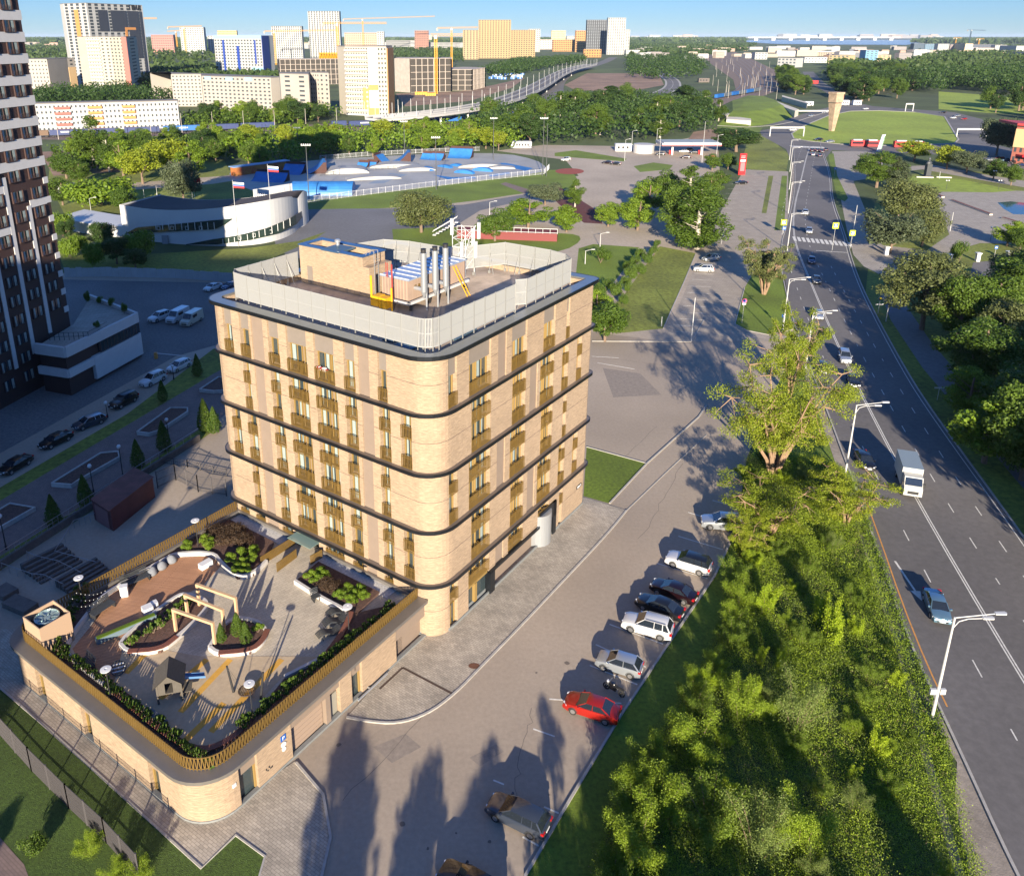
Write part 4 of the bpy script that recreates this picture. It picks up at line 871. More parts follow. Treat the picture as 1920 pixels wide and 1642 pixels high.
C_in = LP(3.98, (553, 1090), (600, 1120), (650, 1146), (668, 1150)); soil('soil_bed', C_in+[(-.9, 6.2), (-.9, 14.3)])
D_in = LP(3.98, (226, 1208), (240, 1188), (330, 1118), (352, 1114), (392, 1128), (382, 1150), (332, 1196), (302, 1220), (240, 1224)); soil('soil_bed', D_in)
E_in = LP(3.98, (393, 1214), (404, 1196), (432, 1158), (480, 1163), (502, 1183), (492, 1205), (470, 1222), (410, 1227)); soil('soil_bed', E_in)
m_ = MB()
for P, closed in ((A_in[:3], 0), (B_in, 0), (C_in[:3], 0), (D_in, 1), (E_in, 1), (A_in[8:9]+A_in[9:10], 0)):
    P = smoothline(P+([P[0]] if closed else []), 2 if len(P) > 2 else 0); strip(P, .28, zt, m_, th=.45)
m_.build('white_kerb', M_WHITE, pod)
m_ = MB()
for P in (A_in[3:8], A_in[9:12], D_in[6:9]+[D_in[8]], E_in[4:8]):
    P = smoothline(P, 2); strip(P, .5, zt+.42, m_, th=.06)
m_.build('slatted_seat', mat('red_brown_slats', (.17, .062, .04), .7, var=.3, sc_=9, st=(1, 1, 1)), pod)
mb = MB(); mb.box(-1.0, .42, 5.2, 15.2, zt, zt+.06); mb.box(-1.0, .42, 18.7, 27.6, zt, zt+.06); mb.build('gravel_strip', mat('white_gravel', (.5, .48, .46), .9, var=.3, sc_=5, bump=.8, bs=14), pod)
# ramp railings by the terrace door
mb = MB()
for (a, b) in (((490, 1060), (553, 1020)), ((520, 1072), (556, 1045)), ((583, 1058), (604, 1046))):
    pa, pb = LP(zt, a, b); pa = Vector(pa); pb = Vector(pb); n = int((pb-pa).length/.12)
    mb.seg(pa, pb, .05, zt+.95, zt+1.02); mb.seg(pa, pb, .05, zt+.1, zt+.16)
    for i in range(n+1): p = pa.lerp(pb, i/n); mb.box(p.x-.03, p.x+.03, p.y-.03, p.y+.03, zt, zt+1.02)
mb.build('ramp_railing', M_GOLD, pod)
# pipe and signs on the right wall
mb = MB(); mb.tube((-9.2, PY0-.35, .3), (-5.4, PY0-.35, .3), .09, n=8); mb.tube((-7.6, PY0-.35, .3), (-7.6, PY0+.02, .3), .07); mb.build('wall_pipe', M_STEEL, pod)
M_SB = mat('sign_blue', (.01, .10, .42), .5); M_SW = mat('sign_white', (.62, .62, .62), .5)
mb = MB(); mb.box(-17.4, -16.9, PY0-.06, PY0-.02, 2.6, 3.1, 0); text_mesh(mb, 'P', (-17.15, PY0-.07, 2.85), (1, 0, 0), (0, 0, 1), .5, 1, .01); mb.build('parking_sign', [M_SB, M_SW], pod)
mb = MB()
for i, z in enumerate((2.2, 1.75)): mb.tube((-17.15, PY0-.01, z), (-17.15, PY0-.06, z), .24-.05*i, n=16)
mb.build('round_sign', M_SW, pod)
mb = MB(); mb.box(-22.0, -21.7, PY0-.05, PY0+.1, 2.3, 2.6); mb.build('small_sign', M_SW, pod)
mb = MB()
for i in range(5): a = random.Random(i).random(); mb.box(-19.0+i*.14, -18.9+i*.14, PY0-.03, PY0-.0, 1.0+.25*a, 1.12+.3*a)
mb.build('wall_mark', M_DARK, pod)

# ---- things on the terrace
def tloc(u, v, z=zt): g = G(u, v, z); return (g.x, g.y, z)
M_TIM = mat('pale_timber', (.50, .33, .19), .7, var=.12, sc_=2, st=(1, 1, 4))
for i, (a, b) in enumerate((((330, 1181), (403, 1207)), ((352, 1153), (421, 1182)), ((374, 1133), (445, 1159)))):
    pa = Vector(G(*a, zt+.3)); pb = Vector(G(*b, zt+.3)); d = pb-pa
    q = T('pergola_frame', ['pale timber portal frame nearest the playhouse', 'pale timber portal frame, middle one of three', 'pale timber portal frame farthest from the playhouse'][i], 'pergola', (pa.x, pa.y, zt), math.atan2(d.y, d.x), 'timber portal frames on the terrace'); L = d.length
    for k, x in enumerate((0, L)): m_ = MB(); m_.box(x-.11, x+.11, -.11, .11, 0, 2.35); m_.build('post', M_TIM, q)
    m_ = MB(); m_.box(-.11, L+.11, -.12, .12, 2.35, 2.58); m_.build('beam', M_TIM, q)
def pole_lamp(base, h, label, group, disc=.42, z=zt):
    q = T('terrace_lamp', label, 'lamp post', (base[0], base[1], z), 0, group)
    m_ = MB(); m_.tube((0, 0, 0), (0, 0, h), .05, .04, 8); m_.box(-.12, .12, -.12, .12, 0, .04); m_.build('pole', M_DARK, q)
    m_ = MB(); m_.lathe([(.1, h-.02), (disc, h), (disc, h+.05), (.12, h+.07), (.12, h+.01), (.02, h+.0)], 18); m_.build('lamp_disc', M_SW, q, smooth='auto'); return q
for (u, v), lb in (((209, 1318), 'black lamp post with white disc on the terrace edge above the left wall'), ((474, 1346), 'black lamp post with white disc in front of the basket swing'), ((372, 1028), 'black lamp post with white disc beside the round bushes by the far railing'), ((157, 1140), 'black lamp post with white disc behind the ventilation box'), ((655, 1196), 'black lamp post with white disc beside the wavy loungers')):
    pole_lamp(tloc(u, v), 3.3, lb, 'lamp posts on the terrace')
# ventilation box with big fan
c = G(97, 1203, zt); q = T('ventilation_box', 'pale ventilation box with a round fan on top in the far left terrace corner', 'ventilation box', (c.x, c.y, zt), HRZ)
mb = MB(); a = 1.35
mb.ring([(-a, -a), (a, -a), (a, a), (-a, a)], [(-a+.08, -a+.08), (a-.08, -a+.08), (a-.08, a-.08), (-a+.08, a-.08)], 1.0, 2.9); mb.build('box_casing', mat('pale_tan_panel', (.40, .28, .19), .6), q)
mb = MB()
for i in range(15):
    t = -a+.1+i*(2*a-.2)/14
    for s in (-1, 1): mb.box(t-.06, t+.06, s*a-.04, s*a+.04, .0, 1.0); mb.box(s*a-.04, s*a+.04, t-.06, t+.06, 0, 1.2)
mb.build('slatted_base', mat('pale_tan_panel', (.40, .28, .19), .6), q)
mb = MB(); mb.box(-a+.1, a-.1, -a+.1, a-.1, 2.1, 2.2, 0); mb.box(-a+.2, a-.2, -a+.2, a-.2, .1, 1.2); mb.build('dark_tray', M_DARK, q)
mb = MB(); mb.lathe([(.98, 2.2), (1.02, 2.7), (.95, 2.75), (.93, 2.6), (.32, 2.5), (.3, 2.6), (.01, 2.62)], 24)
for i in range(8): t = i*.785; mb.seg((.35*math.cos(t), .35*math.sin(t)), (.93*math.cos(t), .93*math.sin(t)), .1, 2.6, 2.65)
mb.build('fan', mat('fan_metal', (.35, .45, .46), .3, metal=.6), q)
# playhouse
c = G(322, 1300, zt); q = T('playhouse', 'grey timber playhouse on posts with a pitched roof and slide', 'playhouse', (c.x, c.y, zt), math.radians(15))
M_GW = mat('grey_wood', (.085, .075, .062), .8, var=.2, sc_=3, st=(6, 1, 1))
for x in (-.9, .9):
    for y in (-.9, .9): mb = MB(); mb.box(x-.07, x+.07, y-.07, y+.07, 0, 1.9); mb.build('post', M_GW, q)
mb = MB(); mb.box(-.95, .95, -.95, .95, .85, .95); mb.build('platform', M_GW, q)
mb = MB(); mb.box(-.95, -.88, -.95, .95, .95, 1.9); mb.box(-.9, -.3, -.95, -.88, .95, 1.9); mb.box(.3, .9, -.95, -.88, .95, 1.9); mb.box(-.9, .9, .88, .95, .95, 1.9); mb.build('plank_wall', M_GW, q)
mb = MB(); k = 0
for s in (-1, 1): mb.face([(s*1.2, -1.15, 1.7), (s*1.2, 1.15, 1.7), (0, 1.15, 2.75), (0, -1.15, 2.75)]); mb.face([(s*1.2, -1.15, 1.62), (s*1.2, 1.15, 1.62), (0, 1.15, 2.67), (0, -1.15, 2.67)])
mb.face([(-.9, -.95, 1.9), (.9, -.95, 1.9), (0, -.95, 2.65)]); mb.face([(-.9, .95, 1.9), (.9, .95, 1.9), (0, .95, 2.65)]); mb.build('roof', M_GW, q)
mb = MB(); mb.box(.95, 1.6, -.6, .5, .4, .46); mb.box(1.0, 1.06, -.6, .5, 0, .4); mb.build('step', M_GW, q)
mb = MB(); k = len(mb.v)
mb.face([(.95, .3, .95), (2.6, .9, .15), (2.5, 1.35, .15), (.95, .75, .95)]); mb.seg((.95, .3), (2.6, .9), .05, .95, 1.15, 0, .15, .35); mb.seg((.95, .75), (2.5, 1.35), .05, .95, 1.15, 0, .15, .35); mb.build('slide', mat('slide_blue', (.10, .22, .42), .4), q)
# basket swing
a_, b_ = G(438, 1297, zt), G(489, 1309, zt); q = T('basket_swing', 'round basket swing hung between two leaning black posts', 'swing', ((a_.x+b_.x)/2, (a_.y+b_.y)/2, zt), 0)
for i, (p, s) in enumerate(((a_, -1), (b_, 1))):
    m_ = MB(); x = p.x-q.location.x; y = p.y-q.location.y; m_.tube((x, y, 0), (x+s*.35, y+.1, 2.5), .11, .08, 8); m_.build('post', M_DARK, q)
    x0, y0 = x+s*.35, y+.1
    m_ = MB(); m_.tube((x0, y0, 2.5), (.45*s, .3, .5), .012, n=4); m_.tube((x0, y0, 2.5), (.45*s, -.3, .5), .012, n=4); m_.build('rope', M_DARK, q)
m_ = MB(); n = 22
for i in range(n): t, u_ = 2*math.pi*i/n, 2*math.pi*(i+1)/n; m_.tube((.62*math.cos(t), .62*math.sin(t), .5), (.62*math.cos(u_), .62*math.sin(u_), .5), .07, n=6)
for i in range(-4, 5): t = i*.13; w2 = math.sqrt(.6**2-t*t); m_.box(t-.02, t+.02, -w2, w2, .42, .45); m_.box(-w2, w2, t-.02, t+.02, .43, .46)
m_.build('basket', mat('dark_rope', (.05, .03, .02), .8), q)
# soft seats and white blocks
M_BB = mat('grey_fabric', (.17, .18, .20), .9, var=.15, sc_=4)
for i, ((u, v), lb) in enumerate((((321, 1054), 'grey bean bag farthest along the wooden deck'), ((303, 1066), 'grey bean bag, middle of three on the deck'), ((285, 1077), 'grey bean bag next to the dark lounge bench'))):
    p = tloc(u, v); m_ = MB(); m_.lathe([(.38, 0), (.55, .15), (.56, .35), (.4, .6), (.22, .8), (.02, .86)], 14, sy=.85); o = m_.build('bean_bag', M_BB, smooth=True); o.location = p; o.rotation_euler = (.1*i, .1, i); tag(o, lb, 'bean bag', 'bean bags on the wooden deck')
for i, ((u, v), s, lb, rz) in enumerate((((234, 1116), (.35, .3, 1.1), 'tall white block by the kerb between the two dark benches', .3), ((277, 1146), (.45, .4, .55), 'low pair of white blocks in the middle of the deck', .7), ((386, 1062), (.65, .35, .55), 'white block at the far end of the deck under the kerb', .9))):
    p = tloc(u, v); m_ = MB(); a, b, h = s
    m_.prism(roundrect(-a, a, -b, b, (.06,)*4, 4), 0, h)
    if i == 1: m_.prism([(x+.75, y+.35) for x, y in roundrect(-.3, .3, -.3, .3, (.06,)*4, 4)], 0, .45)
    o = m_.build('white_block', M_SW); o.location = p; o.rotation_euler = (0, 0, rz); tag(o, lb, 'seat block', 'white seat blocks on the deck')
def bench(name, label, cat, p, rz, L=2., w2=.75, back=True, slats=6, m=None, seat=.42, group=None):
    q = T(name, label, cat, p, rz, group); m = m or M_BB
    for x in (-L/2+.12, L/2-.12): m_ = MB(); m_.box(x-.04, x+.04, -w2/2, w2/2, 0, seat); m_.build('leg', M_DARK, q)
    m_ = MB()
    for i in range(slats): y = -w2/2+w2*i/slats; m_.box(-L/2, L/2, y, y+w2/slats*.8, seat, seat+.05)
    m_.build('seat', m, q)
    if back:
        m_ = MB()
        for i in range(4): m_.box(-L/2, L/2, w2/2-.03+i*.04, w2/2+.02+i*.04, seat+.12+i*.13, seat+.2+i*.13)
        m_.build('backrest', m, q)
    return q
M_BK = mat('charcoal_metal', (.045, .05, .055), .5)
bench('lounge_bench', 'dark slatted lounge bench between the bean bags and the tall white block', 'bench', tloc(255, 1093), .75, 2.6, .9, True, 8, M_BK)
bench('lounge_bench', 'dark slatted bench beside the kerb, nearest the ventilation box', 'bench', tloc(192, 1146), 1.05, 2.3, 1.0, True, 8, M_BK)
bench('garden_chair', 'lone black chair beside the round bushes near the building', 'chair', tloc(592, 1124), .6, .8, .7, True, 5, M_BK)
bench('lounge_bench', 'dark bench half in shade near the left kerb by the round chair', 'bench', tloc(163, 1250), -.7, 1.6, .8, True, 6, M_BK)
bench('slatted_bench', 'bluish slatted bench in the shade behind the left railing', 'bench', tloc(296, 1352), -.62, 2.0, .6, False, 6, M_BB)
M_RB = MATS['red_brown_slats']
bench('slatted_bench', 'red-brown slatted bench beside the front-left lamp post', 'bench', tloc(240, 1318), -.62, 3.2, .75, False, 7, M_RB)
q = T('round_chair', 'round black hoop chair with striped seat on the deck', 'chair', tloc(223, 1258), .4)
m_ = MB(); n = 18
for i in range(n): t, u_ = 2*math.pi*i/n, 2*math.pi*(i+1)/n; m_.tube((.6*math.cos(t), .6*math.sin(t), .35+.25*math.sin(t)), (.6*math.cos(u_), .6*math.sin(u_), .35+.25*math.sin(u_)), .05, n=5)
m_.tube((-.4, 0, 0), (-.4, 0, .35), .03); m_.tube((.4, 0, 0), (.4, 0, .35), .03); m_.build('hoop', M_BK, q)
m_ = MB()
for i in range(7): y = -.45+i*.15; w2 = math.sqrt(max(0, .34-y*y)); m_.box(-w2, w2, y, y+.09, .32+.4*y, .35+.4*y, i % 2)
m_.build('seat', [M_BK, M_SW], q)
for i, ((u, v), lb) in enumerate((((634, 1150), 'dark wavy lounger nearest the tall building'), ((628, 1168), 'dark wavy lounger, middle of three'), ((616, 1190), 'dark wavy lounger nearest the slatted seat'))):
    p = tloc(u, v); q = T('wave_lounger', lb, 'lounger', p, .62, 'wavy loungers on the terrace'); m_ = MB(); N = 26
    for k in range(N):
        x = -1.1+2.2*k/N; z = .38+.2*math.sin(k/N*6.283*1.05); m_.box(x, x+.065, -.42, .42, z, z+.04)
    m_.build('seat', M_BK, q); m_ = MB()
    for y in (-.4, .4):
        for k in range(N): x = -1.1+2.2*k/N; z = .34+.2*math.sin(k/N*6.283*1.05); z2 = .34+.2*math.sin((k+1)/N*6.283*1.05); m_.tube((x, y, z), (x+2.2/N, y, z2), .035, n=5)
        m_.tube((-.7, y, .5), (-.7, y, 0), .03, n=5); m_.tube((.7, y, .2), (.7, y, 0), .03, n=5)
    m_.build('frame', M_BK, q)
q = T('planter_box', 'long low planter boxes with bright grass beside the triangular bed', 'planter', tloc(238, 1182), math.atan2(.8, 1.0))
m_ = MB(); m_.box(-2.6, 2.6, -.25, .25, 0, .5); m_.build('box', mat('blue_grey_box', (.12, .17, .2), .5), q); m_ = MB(); m_.box(-2.5, 2.5, -.2, .2, .5, .56); m_.build('grass_top', LG['bright'], q)
# shrubs on the terrace
zz = 3.98
for (u, v), k, h, w_, lb in (((416, 1203), 'thuja', 2.0, .85, 'small cone thuja standing alone in the right-hand oval bed'), ((446, 1190), 'thuja', 2.4, 1.1, 'tallest cone thuja in the oval bed by the pergola'), ((462, 1204), 'thuja', 2.2, 1.0, 'cone thuja at the front right of the oval bed')):
    tree(k, G(u, v, zz), h, w_, lb, None, 'shrub', 'thuja_shrub', z=zz)
tree('bushB', G(484, 1185, zz), .9, 1.1, 'small bright bush at the right end of the oval bed', None, 'shrub', 'shrub', z=zz)
for (u, v) in ((354, 1028), (383, 1016), (395, 1022), (388, 1030)): tree('bushB', G(u, v, zz), 1.0, 1.5, 'bright green round bush behind the kerb by the far railing lamp', 'bright round bushes by the far railing', 'shrub', 'round_bush', z=zz)
for (u, v) in ((436, 1052), (452, 1042), (474, 1037), (453, 1062), (476, 1052), (447, 1073), (462, 1071)): tree('bushB', G(u, v, zz), 1.0, 1.45, 'bright green round bush in the corner bed beside the ramp railing', 'bright round bushes beside the ramp', 'shrub', 'round_bush', z=zz)
for (u, v) in ((583, 1086), (600, 1078), (594, 1094), (610, 1084)): tree('bushB', G(u, v, zz), 1.0, 1.45, 'bright green round bush in the bed nearest the glass canopy', 'bright round bushes near the canopy', 'shrub', 'round_bush', z=zz)
for (u, v) in ((638, 1120), (655, 1110), (672, 1112), (680, 1122), (660, 1130), (668, 1120)): tree('bushB', G(u, v, zz), 1.0, 1.4, 'bright green round bush beside the lamp post near the loungers', 'bright round bushes near the loungers', 'shrub', 'round_bush', z=zz)
for (u, v) in ((405, 1003), (430, 1008), (455, 1018), (440, 1000), (420, 1018)): tree('bushR', G(u, v, zz), 1.1, 2.4, 'dark reddish shrub in the corner bed below the building', 'dark reddish shrubs in the corner bed', 'shrub', 'dark_shrub', z=zz)
for (u, v) in ((612, 1098), (626, 1106)): tree('bushR', G(u, v, zz), .9, 1.7, 'dark reddish shrub between two bright bush clumps near the canopy', 'dark reddish shrubs near the canopy', 'shrub', 'dark_shrub', z=zz)
rp = random.Random(5); R6 = lambda a, b: a+(b-a)*rp.random()
def plants(P0, P1, n, spread, lb, grp, k='plant', s=(.45, .95)):
    for i in range(n):
        t = (i+.5)/n; u = P0[0]+(P1[0]-P0[0])*t+R6(-spread, spread); v = P0[1]+(P1[1]-P0[1])*t+R6(-spread, spread)*.6; h = R6(*s)
        tree(k, G(u, v, zz), h, h*1.15, lb, grp, 'plant', 'small_plant', z=zz)
plants((450, 1366), (738, 1138), 84, 5, 'small green plant in the long bed behind the right-hand railing', 'small plants behind the right railing')
plants((105, 1215), (400, 1440), 80, 6, 'small green plant in the long bed behind the left-hand railing', 'small plants behind the left railing')
plants((160, 1110), (110, 1210), 16, 8, 'small leafy plant near the ventilation box', 'small plants near the ventilation box', s=(.5, 1.1))
plants((245, 1212), (360, 1130), 26, 9, 'leafy plant in the triangular white-edged bed', 'plants in the triangular bed', s=(.5, 1.0))
# string lights from the ventilation box
mb = MB(); a = G3(128, 1133, zt+2.6); b = G3(190, 1125, zt+2.2)
for s in (0, 1, 2):
    pts = [a.lerp(b, i/8)+Vector((0, s*.8, -.4*math.sin(math.pi*i/8))) for i in range(9)]
    for i in range(8): mb.tube(pts[i], pts[i+1], .012, n=3); mb.lathe([(.03, pts[i].z-.06), (.03, pts[i].z)], 6, (pts[i].x, pts[i].y), 1)
tag(mb.build('string_lights', [M_DARK, M_SW]), 'thin string of small bulbs hung from the ventilation box', 'string lights')
# ---------------------------------------------------------------- left tower with low wing
M_TB = mat('brown_cladding', (.05, .026, .022), .7, var=.12, sc_=3, st=(1, 1, 6)); M_TW = mat('white_cladding', (.54, .53, .52), .7, var=.05, sc_=1)
M_TG = mat('tower_glass', (.03, .04, .05), .08, spec=.8)
TQ = Vector((-66.6, 128.8)); TRZ = math.radians(-104)
tw = T('residential_tower', 'dark brown residential tower with white bands cut off by the left edge', 'tower', (TQ.x, TQ.y, 0), TRZ)
mb = MB(); mb.box(0, 40, -22, 0, 0, 80); mb.build('wall', M_TB, tw)
mb = MB(); wb = MB(); FH = 3.08
for k in range(26):
    z = 1.6+k*FH
    if z > 33: mb.box(-.12, 40, -22.1, .12, z-.8, z+.62)
    elif z > 8:
        mb.box(-.12, .9, -22.1, .1, z-.6, z+.4)
        if 24 < z < 33: mb.box(0.9, 4.4, 0, .1, z-.7, z+.45) if k % 2 else mb.box(8.4, 13, 0, .1, z-.7, z+.45)
for x, z0, z1 in ((4.35, 8, 29), (8.35, 6, 34), (12.4, 5, 38), (16.4, 5, 40)): mb.box(x, x+.75, 0, .12, z0, z1)
mb.build('white_band', M_TW, tw)
fm = MB(); fm.box(-1.15, -.98, -.05, .22, 0, 1.75); fm.box(.98, 1.15, -.05, .22, 0, 1.75); fm.box(-.05, .05, 0, .16, .0, 1.7); fm.box(-1.1, 1.1, 0, .25, .0, .08)
for i in range(7): fm.box(-.9+i*.3, -.87+i*.3, .22, .25, 0, .75)
pm = MB(); pm.box(-.98, .98, .02, .06, .05, 1.7); pm.box(-.9, -.45, .06, .09, .05, 1.65, 1); pm.box(.5, .85, .06, .09, .05, 1.65, 1)
fo = bpy.data.meshes.new('window'); fo.from_pydata(fm.v, [], fm.f); fo.materials.append(M_TB)
po = bpy.data.meshes.new('pane'); po.from_pydata(pm.v, [], pm.f); po.materials.append(M_TG); po.materials.append(M_CURT); po.polygons.foreach_set('material_index', pm.m)
for k in range(24):
    z = 1.6+k*FH+.55
    for x in (2.6, 6.6, 10.6, 14.6):
        if z < 9 and x < 9: continue
        a = TRZ; w0 = TQ+Vector((math.cos(a), math.sin(a)))*x; 
        if (w0.x/(w0.y*_c+(54-z)*_s)*FPX+CXP) < -25: continue
        o = linkobj('window', fo, tw, (x, 0, z), 0); linkobj('pane', po, o, (0, 0, 0), 0)
# low wing
wg = T('tower_wing', 'low white and dark wing with a roof terrace at the foot of the brown tower', 'building wing', (-62, 117, 0), 0)
W = [(-67.5, 118.8), (-62, 117), (-57.2, 133.6), (-70, 144), (-66.4, 129.6)]
mb = MB(); mb.prism([(x+.25*(-1 if x > -63 else 1), y+.3) for x, y in W], 0, 7.6); mb.build('wing_wall', M_TB, wg, world=True)
mb = MB()
for (a, b) in ((W[0], W[1]), (W[1], W[2])): mb.seg(a, b, .5, 6.6, 8.3); mb.seg(a, b, .5, 3.2, 4.5)
m0 = Vector(W[1]).lerp(Vector(W[2]), .32); mb.seg(m0, W[2], .62, .7, 4.6); mb.seg(W[2], W[3], .5, 6.6, 8.3)
mb.build('white_cladding', M_TW, wg, world=True)
mb = MB(); mb.seg(Vector(W[1]).lerp(Vector(W[2]), .42), Vector(W[1]).lerp(Vector(W[2]), .98), .56, 4.75, 6.5); mb.build('ribbon_window', M_TG, wg, world=True)
mb = MB()
for i in range(13): p = Vector(W[1]).lerp(Vector(W[2]), .42+i*.0467); mb.box(p.x-.0, p.x+.34, p.y-.05, p.y+.05, 4.75, 6.5)
mb.build('glazing_bar', M_TB, wg, world=True)
mb = MB(); mb.prism([(x*.97-1.9, y*.97+3.6) for x, y in W], 7.6, 7.7); mb.build('wing_roof', M_PAVE2, wg, world=True)
mb = MB()
for i in range(9):
    p = Vector((-66.5, 121.5)).lerp(Vector((-60.5, 122)), i/8); mb.box(p.x-.03, p.x+.03, p.y-.03, p.y+.03, 7.7, 9.0)
for z in (8.3, 8.95): mb.seg((-66.5, 121.5), (-60.5, 122), .05, z, z+.05); mb.seg((-60.5, 122), (-59.5, 127), .05, z, z+.05)
mb.build('terrace_railing', M_DARK, wg, world=True)
for (x, y, h) in ((-69, 141, 2.2), (-66.5, 140.5, 1.4), (-63.5, 138.5, 1.8), (-59.8, 134.6, 2.0), (-61.5, 127.5, 1.2)): tree('bushA', (x, y), h, 1.2, 'small potted shrub on the roof of the low white wing', 'potted shrubs on the low wing', 'plant', 'potted_shrub', z=7.7)
# off-frame neighbour tower whose shadow covers the courtyard
nb = T('residential_tower', 'neighbouring brown tower standing outside the left of the picture', 'tower', (-75, -34, 0), 0)
mb = MB(); mb.box(-40, 34.2, -12, 12, 0, 58); mb.build('wall', M_TB, nb)
# ---- courtyard furniture
CW = [(178, 974), (213, 996), (291, 932)]
a, b, c2 = [G(*p) for p in CW]; q = T('garage_container', 'dull red metal garage box standing in the shaded yard', 'garage', (b.x, b.y, 0), 0)
dd = a+(c2-b); m_ = MB(); m_.prism([a, b, c2, dd], 0, 2.7); m_.build('container_body', mat('dull_red', (.13, .035, .035), .7, var=.2, sc_=1), q, world=True)
m_ = MB(); m_.prism([a+(a-c2)*.02, b+(b-c2)*.03, c2+(c2-a)*.02, dd], 2.7, 2.82); m_.build('container_roof', mat('rusty_red_roof', (.16, .06, .05), .8, var=.3, sc_=.8), q, world=True)
m_ = MB(); p = a.lerp(b, .15); p2 = a.lerp(b, .85); m_.seg(p+Vector((-.02, -.08)), p2+Vector((-.02, -.08)), .06, .1, 2.4); m_.build('container_door', mat('pinkish_door', (.22, .10, .10), .7), q, world=True)
q = T('retaining_wall', 'long low retaining wall with a thin steel handrail between thujas and red garage box', 'wall', (*G(60, 1030), 0), 0)
m_ = MB(); Lw = pxs((-60, 1105), (60, 1028), (180, 950), (374, 826))
for i in range(3): m_.seg(Lw[i], Lw[i+1], .35, 0, .95)
m_.build('wall_body', mat('dark_stone', (.12, .105, .095), .85, var=.25, sc_=1.5), q, world=True)
m_ = MB()
for i in range(3): m_.path([(Lw[i].x, Lw[i].y, 1.9), (Lw[i+1].x, Lw[i+1].y, 1.9)], .035)
for i in range(3):
    for j in range(12): p = Lw[i].lerp(Lw[i+1], j/12); m_.tube((p.x, p.y, .9), (p.x, p.y, 1.9), .025, n=4)
m_.build('handrail', mat('grey_rail', (.3, .3, .32), .4, metal=.5), q, world=True)
q = T('yard_stairs', 'broad stone steps with side rails in the shaded yard beyond the far terrace railing', 'stairs', (*G(90, 1095), 0), 0)
for k, (pa, pb) in enumerate((((40, 1070), (80, 1098)), ((105, 1100), (140, 1122)))):
    m_ = MB(); u0 = G(*pa); u1 = G(*pb); d = (u1-u0); n = Vector((-d.y, d.x)).normalized()
    for i in range(6): p = u0+d*(i/6); e = d.normalized()*.38; m_.prism([p-n*0, p+e, p+e+n*4.6, p+n*4.6], 0, .9-.14*i-k*.0)
    m_.build('step', mat('dark_stone', (.12, .105, .095), .85), q, world=True)
m_ = MB()
for P in (((5, 1070), (62, 1090), (85, 1092), (122, 1110)), ((52, 1048), (70, 1056), (112, 1066), (155, 1088)), ((105, 1047), (140, 990), (180, 975)), ((105, 1047), (183, 1068)), ((30, 1040), (115, 985), (145, 972))):
    P = [G(*p) for p in P]; m_.path([(p.x, p.y, 1.0) for p in P], .035)
    for a_, b_ in zip(P[:-1], P[1:]):
        for j in range(4): p = a_.lerp(b_, j/4); m_.tube((p.x, p.y, 0), (p.x, p.y, 1), .025, n=4)
m_.build('handrail', MATS['grey_rail'], q, world=True)
for i, ((u, v), (u2, v2)) in enumerate((((18, 1130), (60, 1148)), ((0, 1108), (22, 1120)))):
    a_, b_ = G(u, v), G(u2, v2); m_ = MB(); m_.seg(a_, b_, 1.6, 0, .6); o = m_.build('stone_block', mat('dark_stone', (.12, .105, .095), .85), recenter=True); tag(o, ['larger dark stone block below the yard steps', 'smaller dark stone block cut by the left edge below the steps'][i], 'stone block')
def court_lamp(u, v, h, label, heads=1):
    p = G(u, v); q = T('globe_lamp', label, 'lamp post', (p.x, p.y, 0), 0, 'globe lamps of the courtyard')
    m_ = MB(); m_.tube((0, 0, 0), (0, 0, h), .07, .05, 8); m_.tube((0, 0, 0), (0, 0, .5), .12, .12, 8)
    if heads == 2: m_.tube((-.5, 0, h-.1), (.5, 0, h-.1), .04)
    m_.build('pole', M_DARK, q)
    for x in ((0,) if heads == 1 else (-.5, .5)):
        m_ = MB(); m_.lathe([(.05, h-.05), (.2, h+.1), (.26, h+.28), (.18, h+.46), (.01, h+.52)], 12, (x, 0)); m_.build('globe', M_SW, q, smooth=True)
    return q
court_lamp(231, 895, 4.2, 'black globe lamp between two long planter beds in the courtyard'); court_lamp(176, 925, 3.6, 'black globe lamp at the lower planter bed'); court_lamp(317, 826, 3.0, 'black globe lamp near the upper courtyard planter'); court_lamp(12, 1030, 4.0, 'black globe lamp at the left edge of the courtyard')
court_lamp(202, 783, 2.2, 'short globe lamp behind the dark wagon in the courtyard row'); court_lamp(326, 712, 2.2, 'short globe lamp between the two white parked crossovers')
for (u, v), h, lb in (((386, 809), 5.2, 'tallest thuja in sun at the corner of the brick building'), ((403, 812), 4.2, 'second sunlit thuja touching the corner of the brick building'), ((260, 877), 4.2, 'cone thuja above the red garage box'), ((309, 845), 4.6, 'cone thuja beside the upper planter rail'), ((162, 947), 4.2, 'cone thuja between garage box and lower planter'), ((103, 986), 4.2, 'cone thuja nearest the yard steps'), ((306, 752), 3.6, 'dark cone thuja beside the white crossover'), ((371, 705), 4.0, 'dark cone thuja at the top of the courtyard verge')):
    tree('thuja', G(u, v), h, h*.42, lb, None, 'tree', 'thuja_tree')
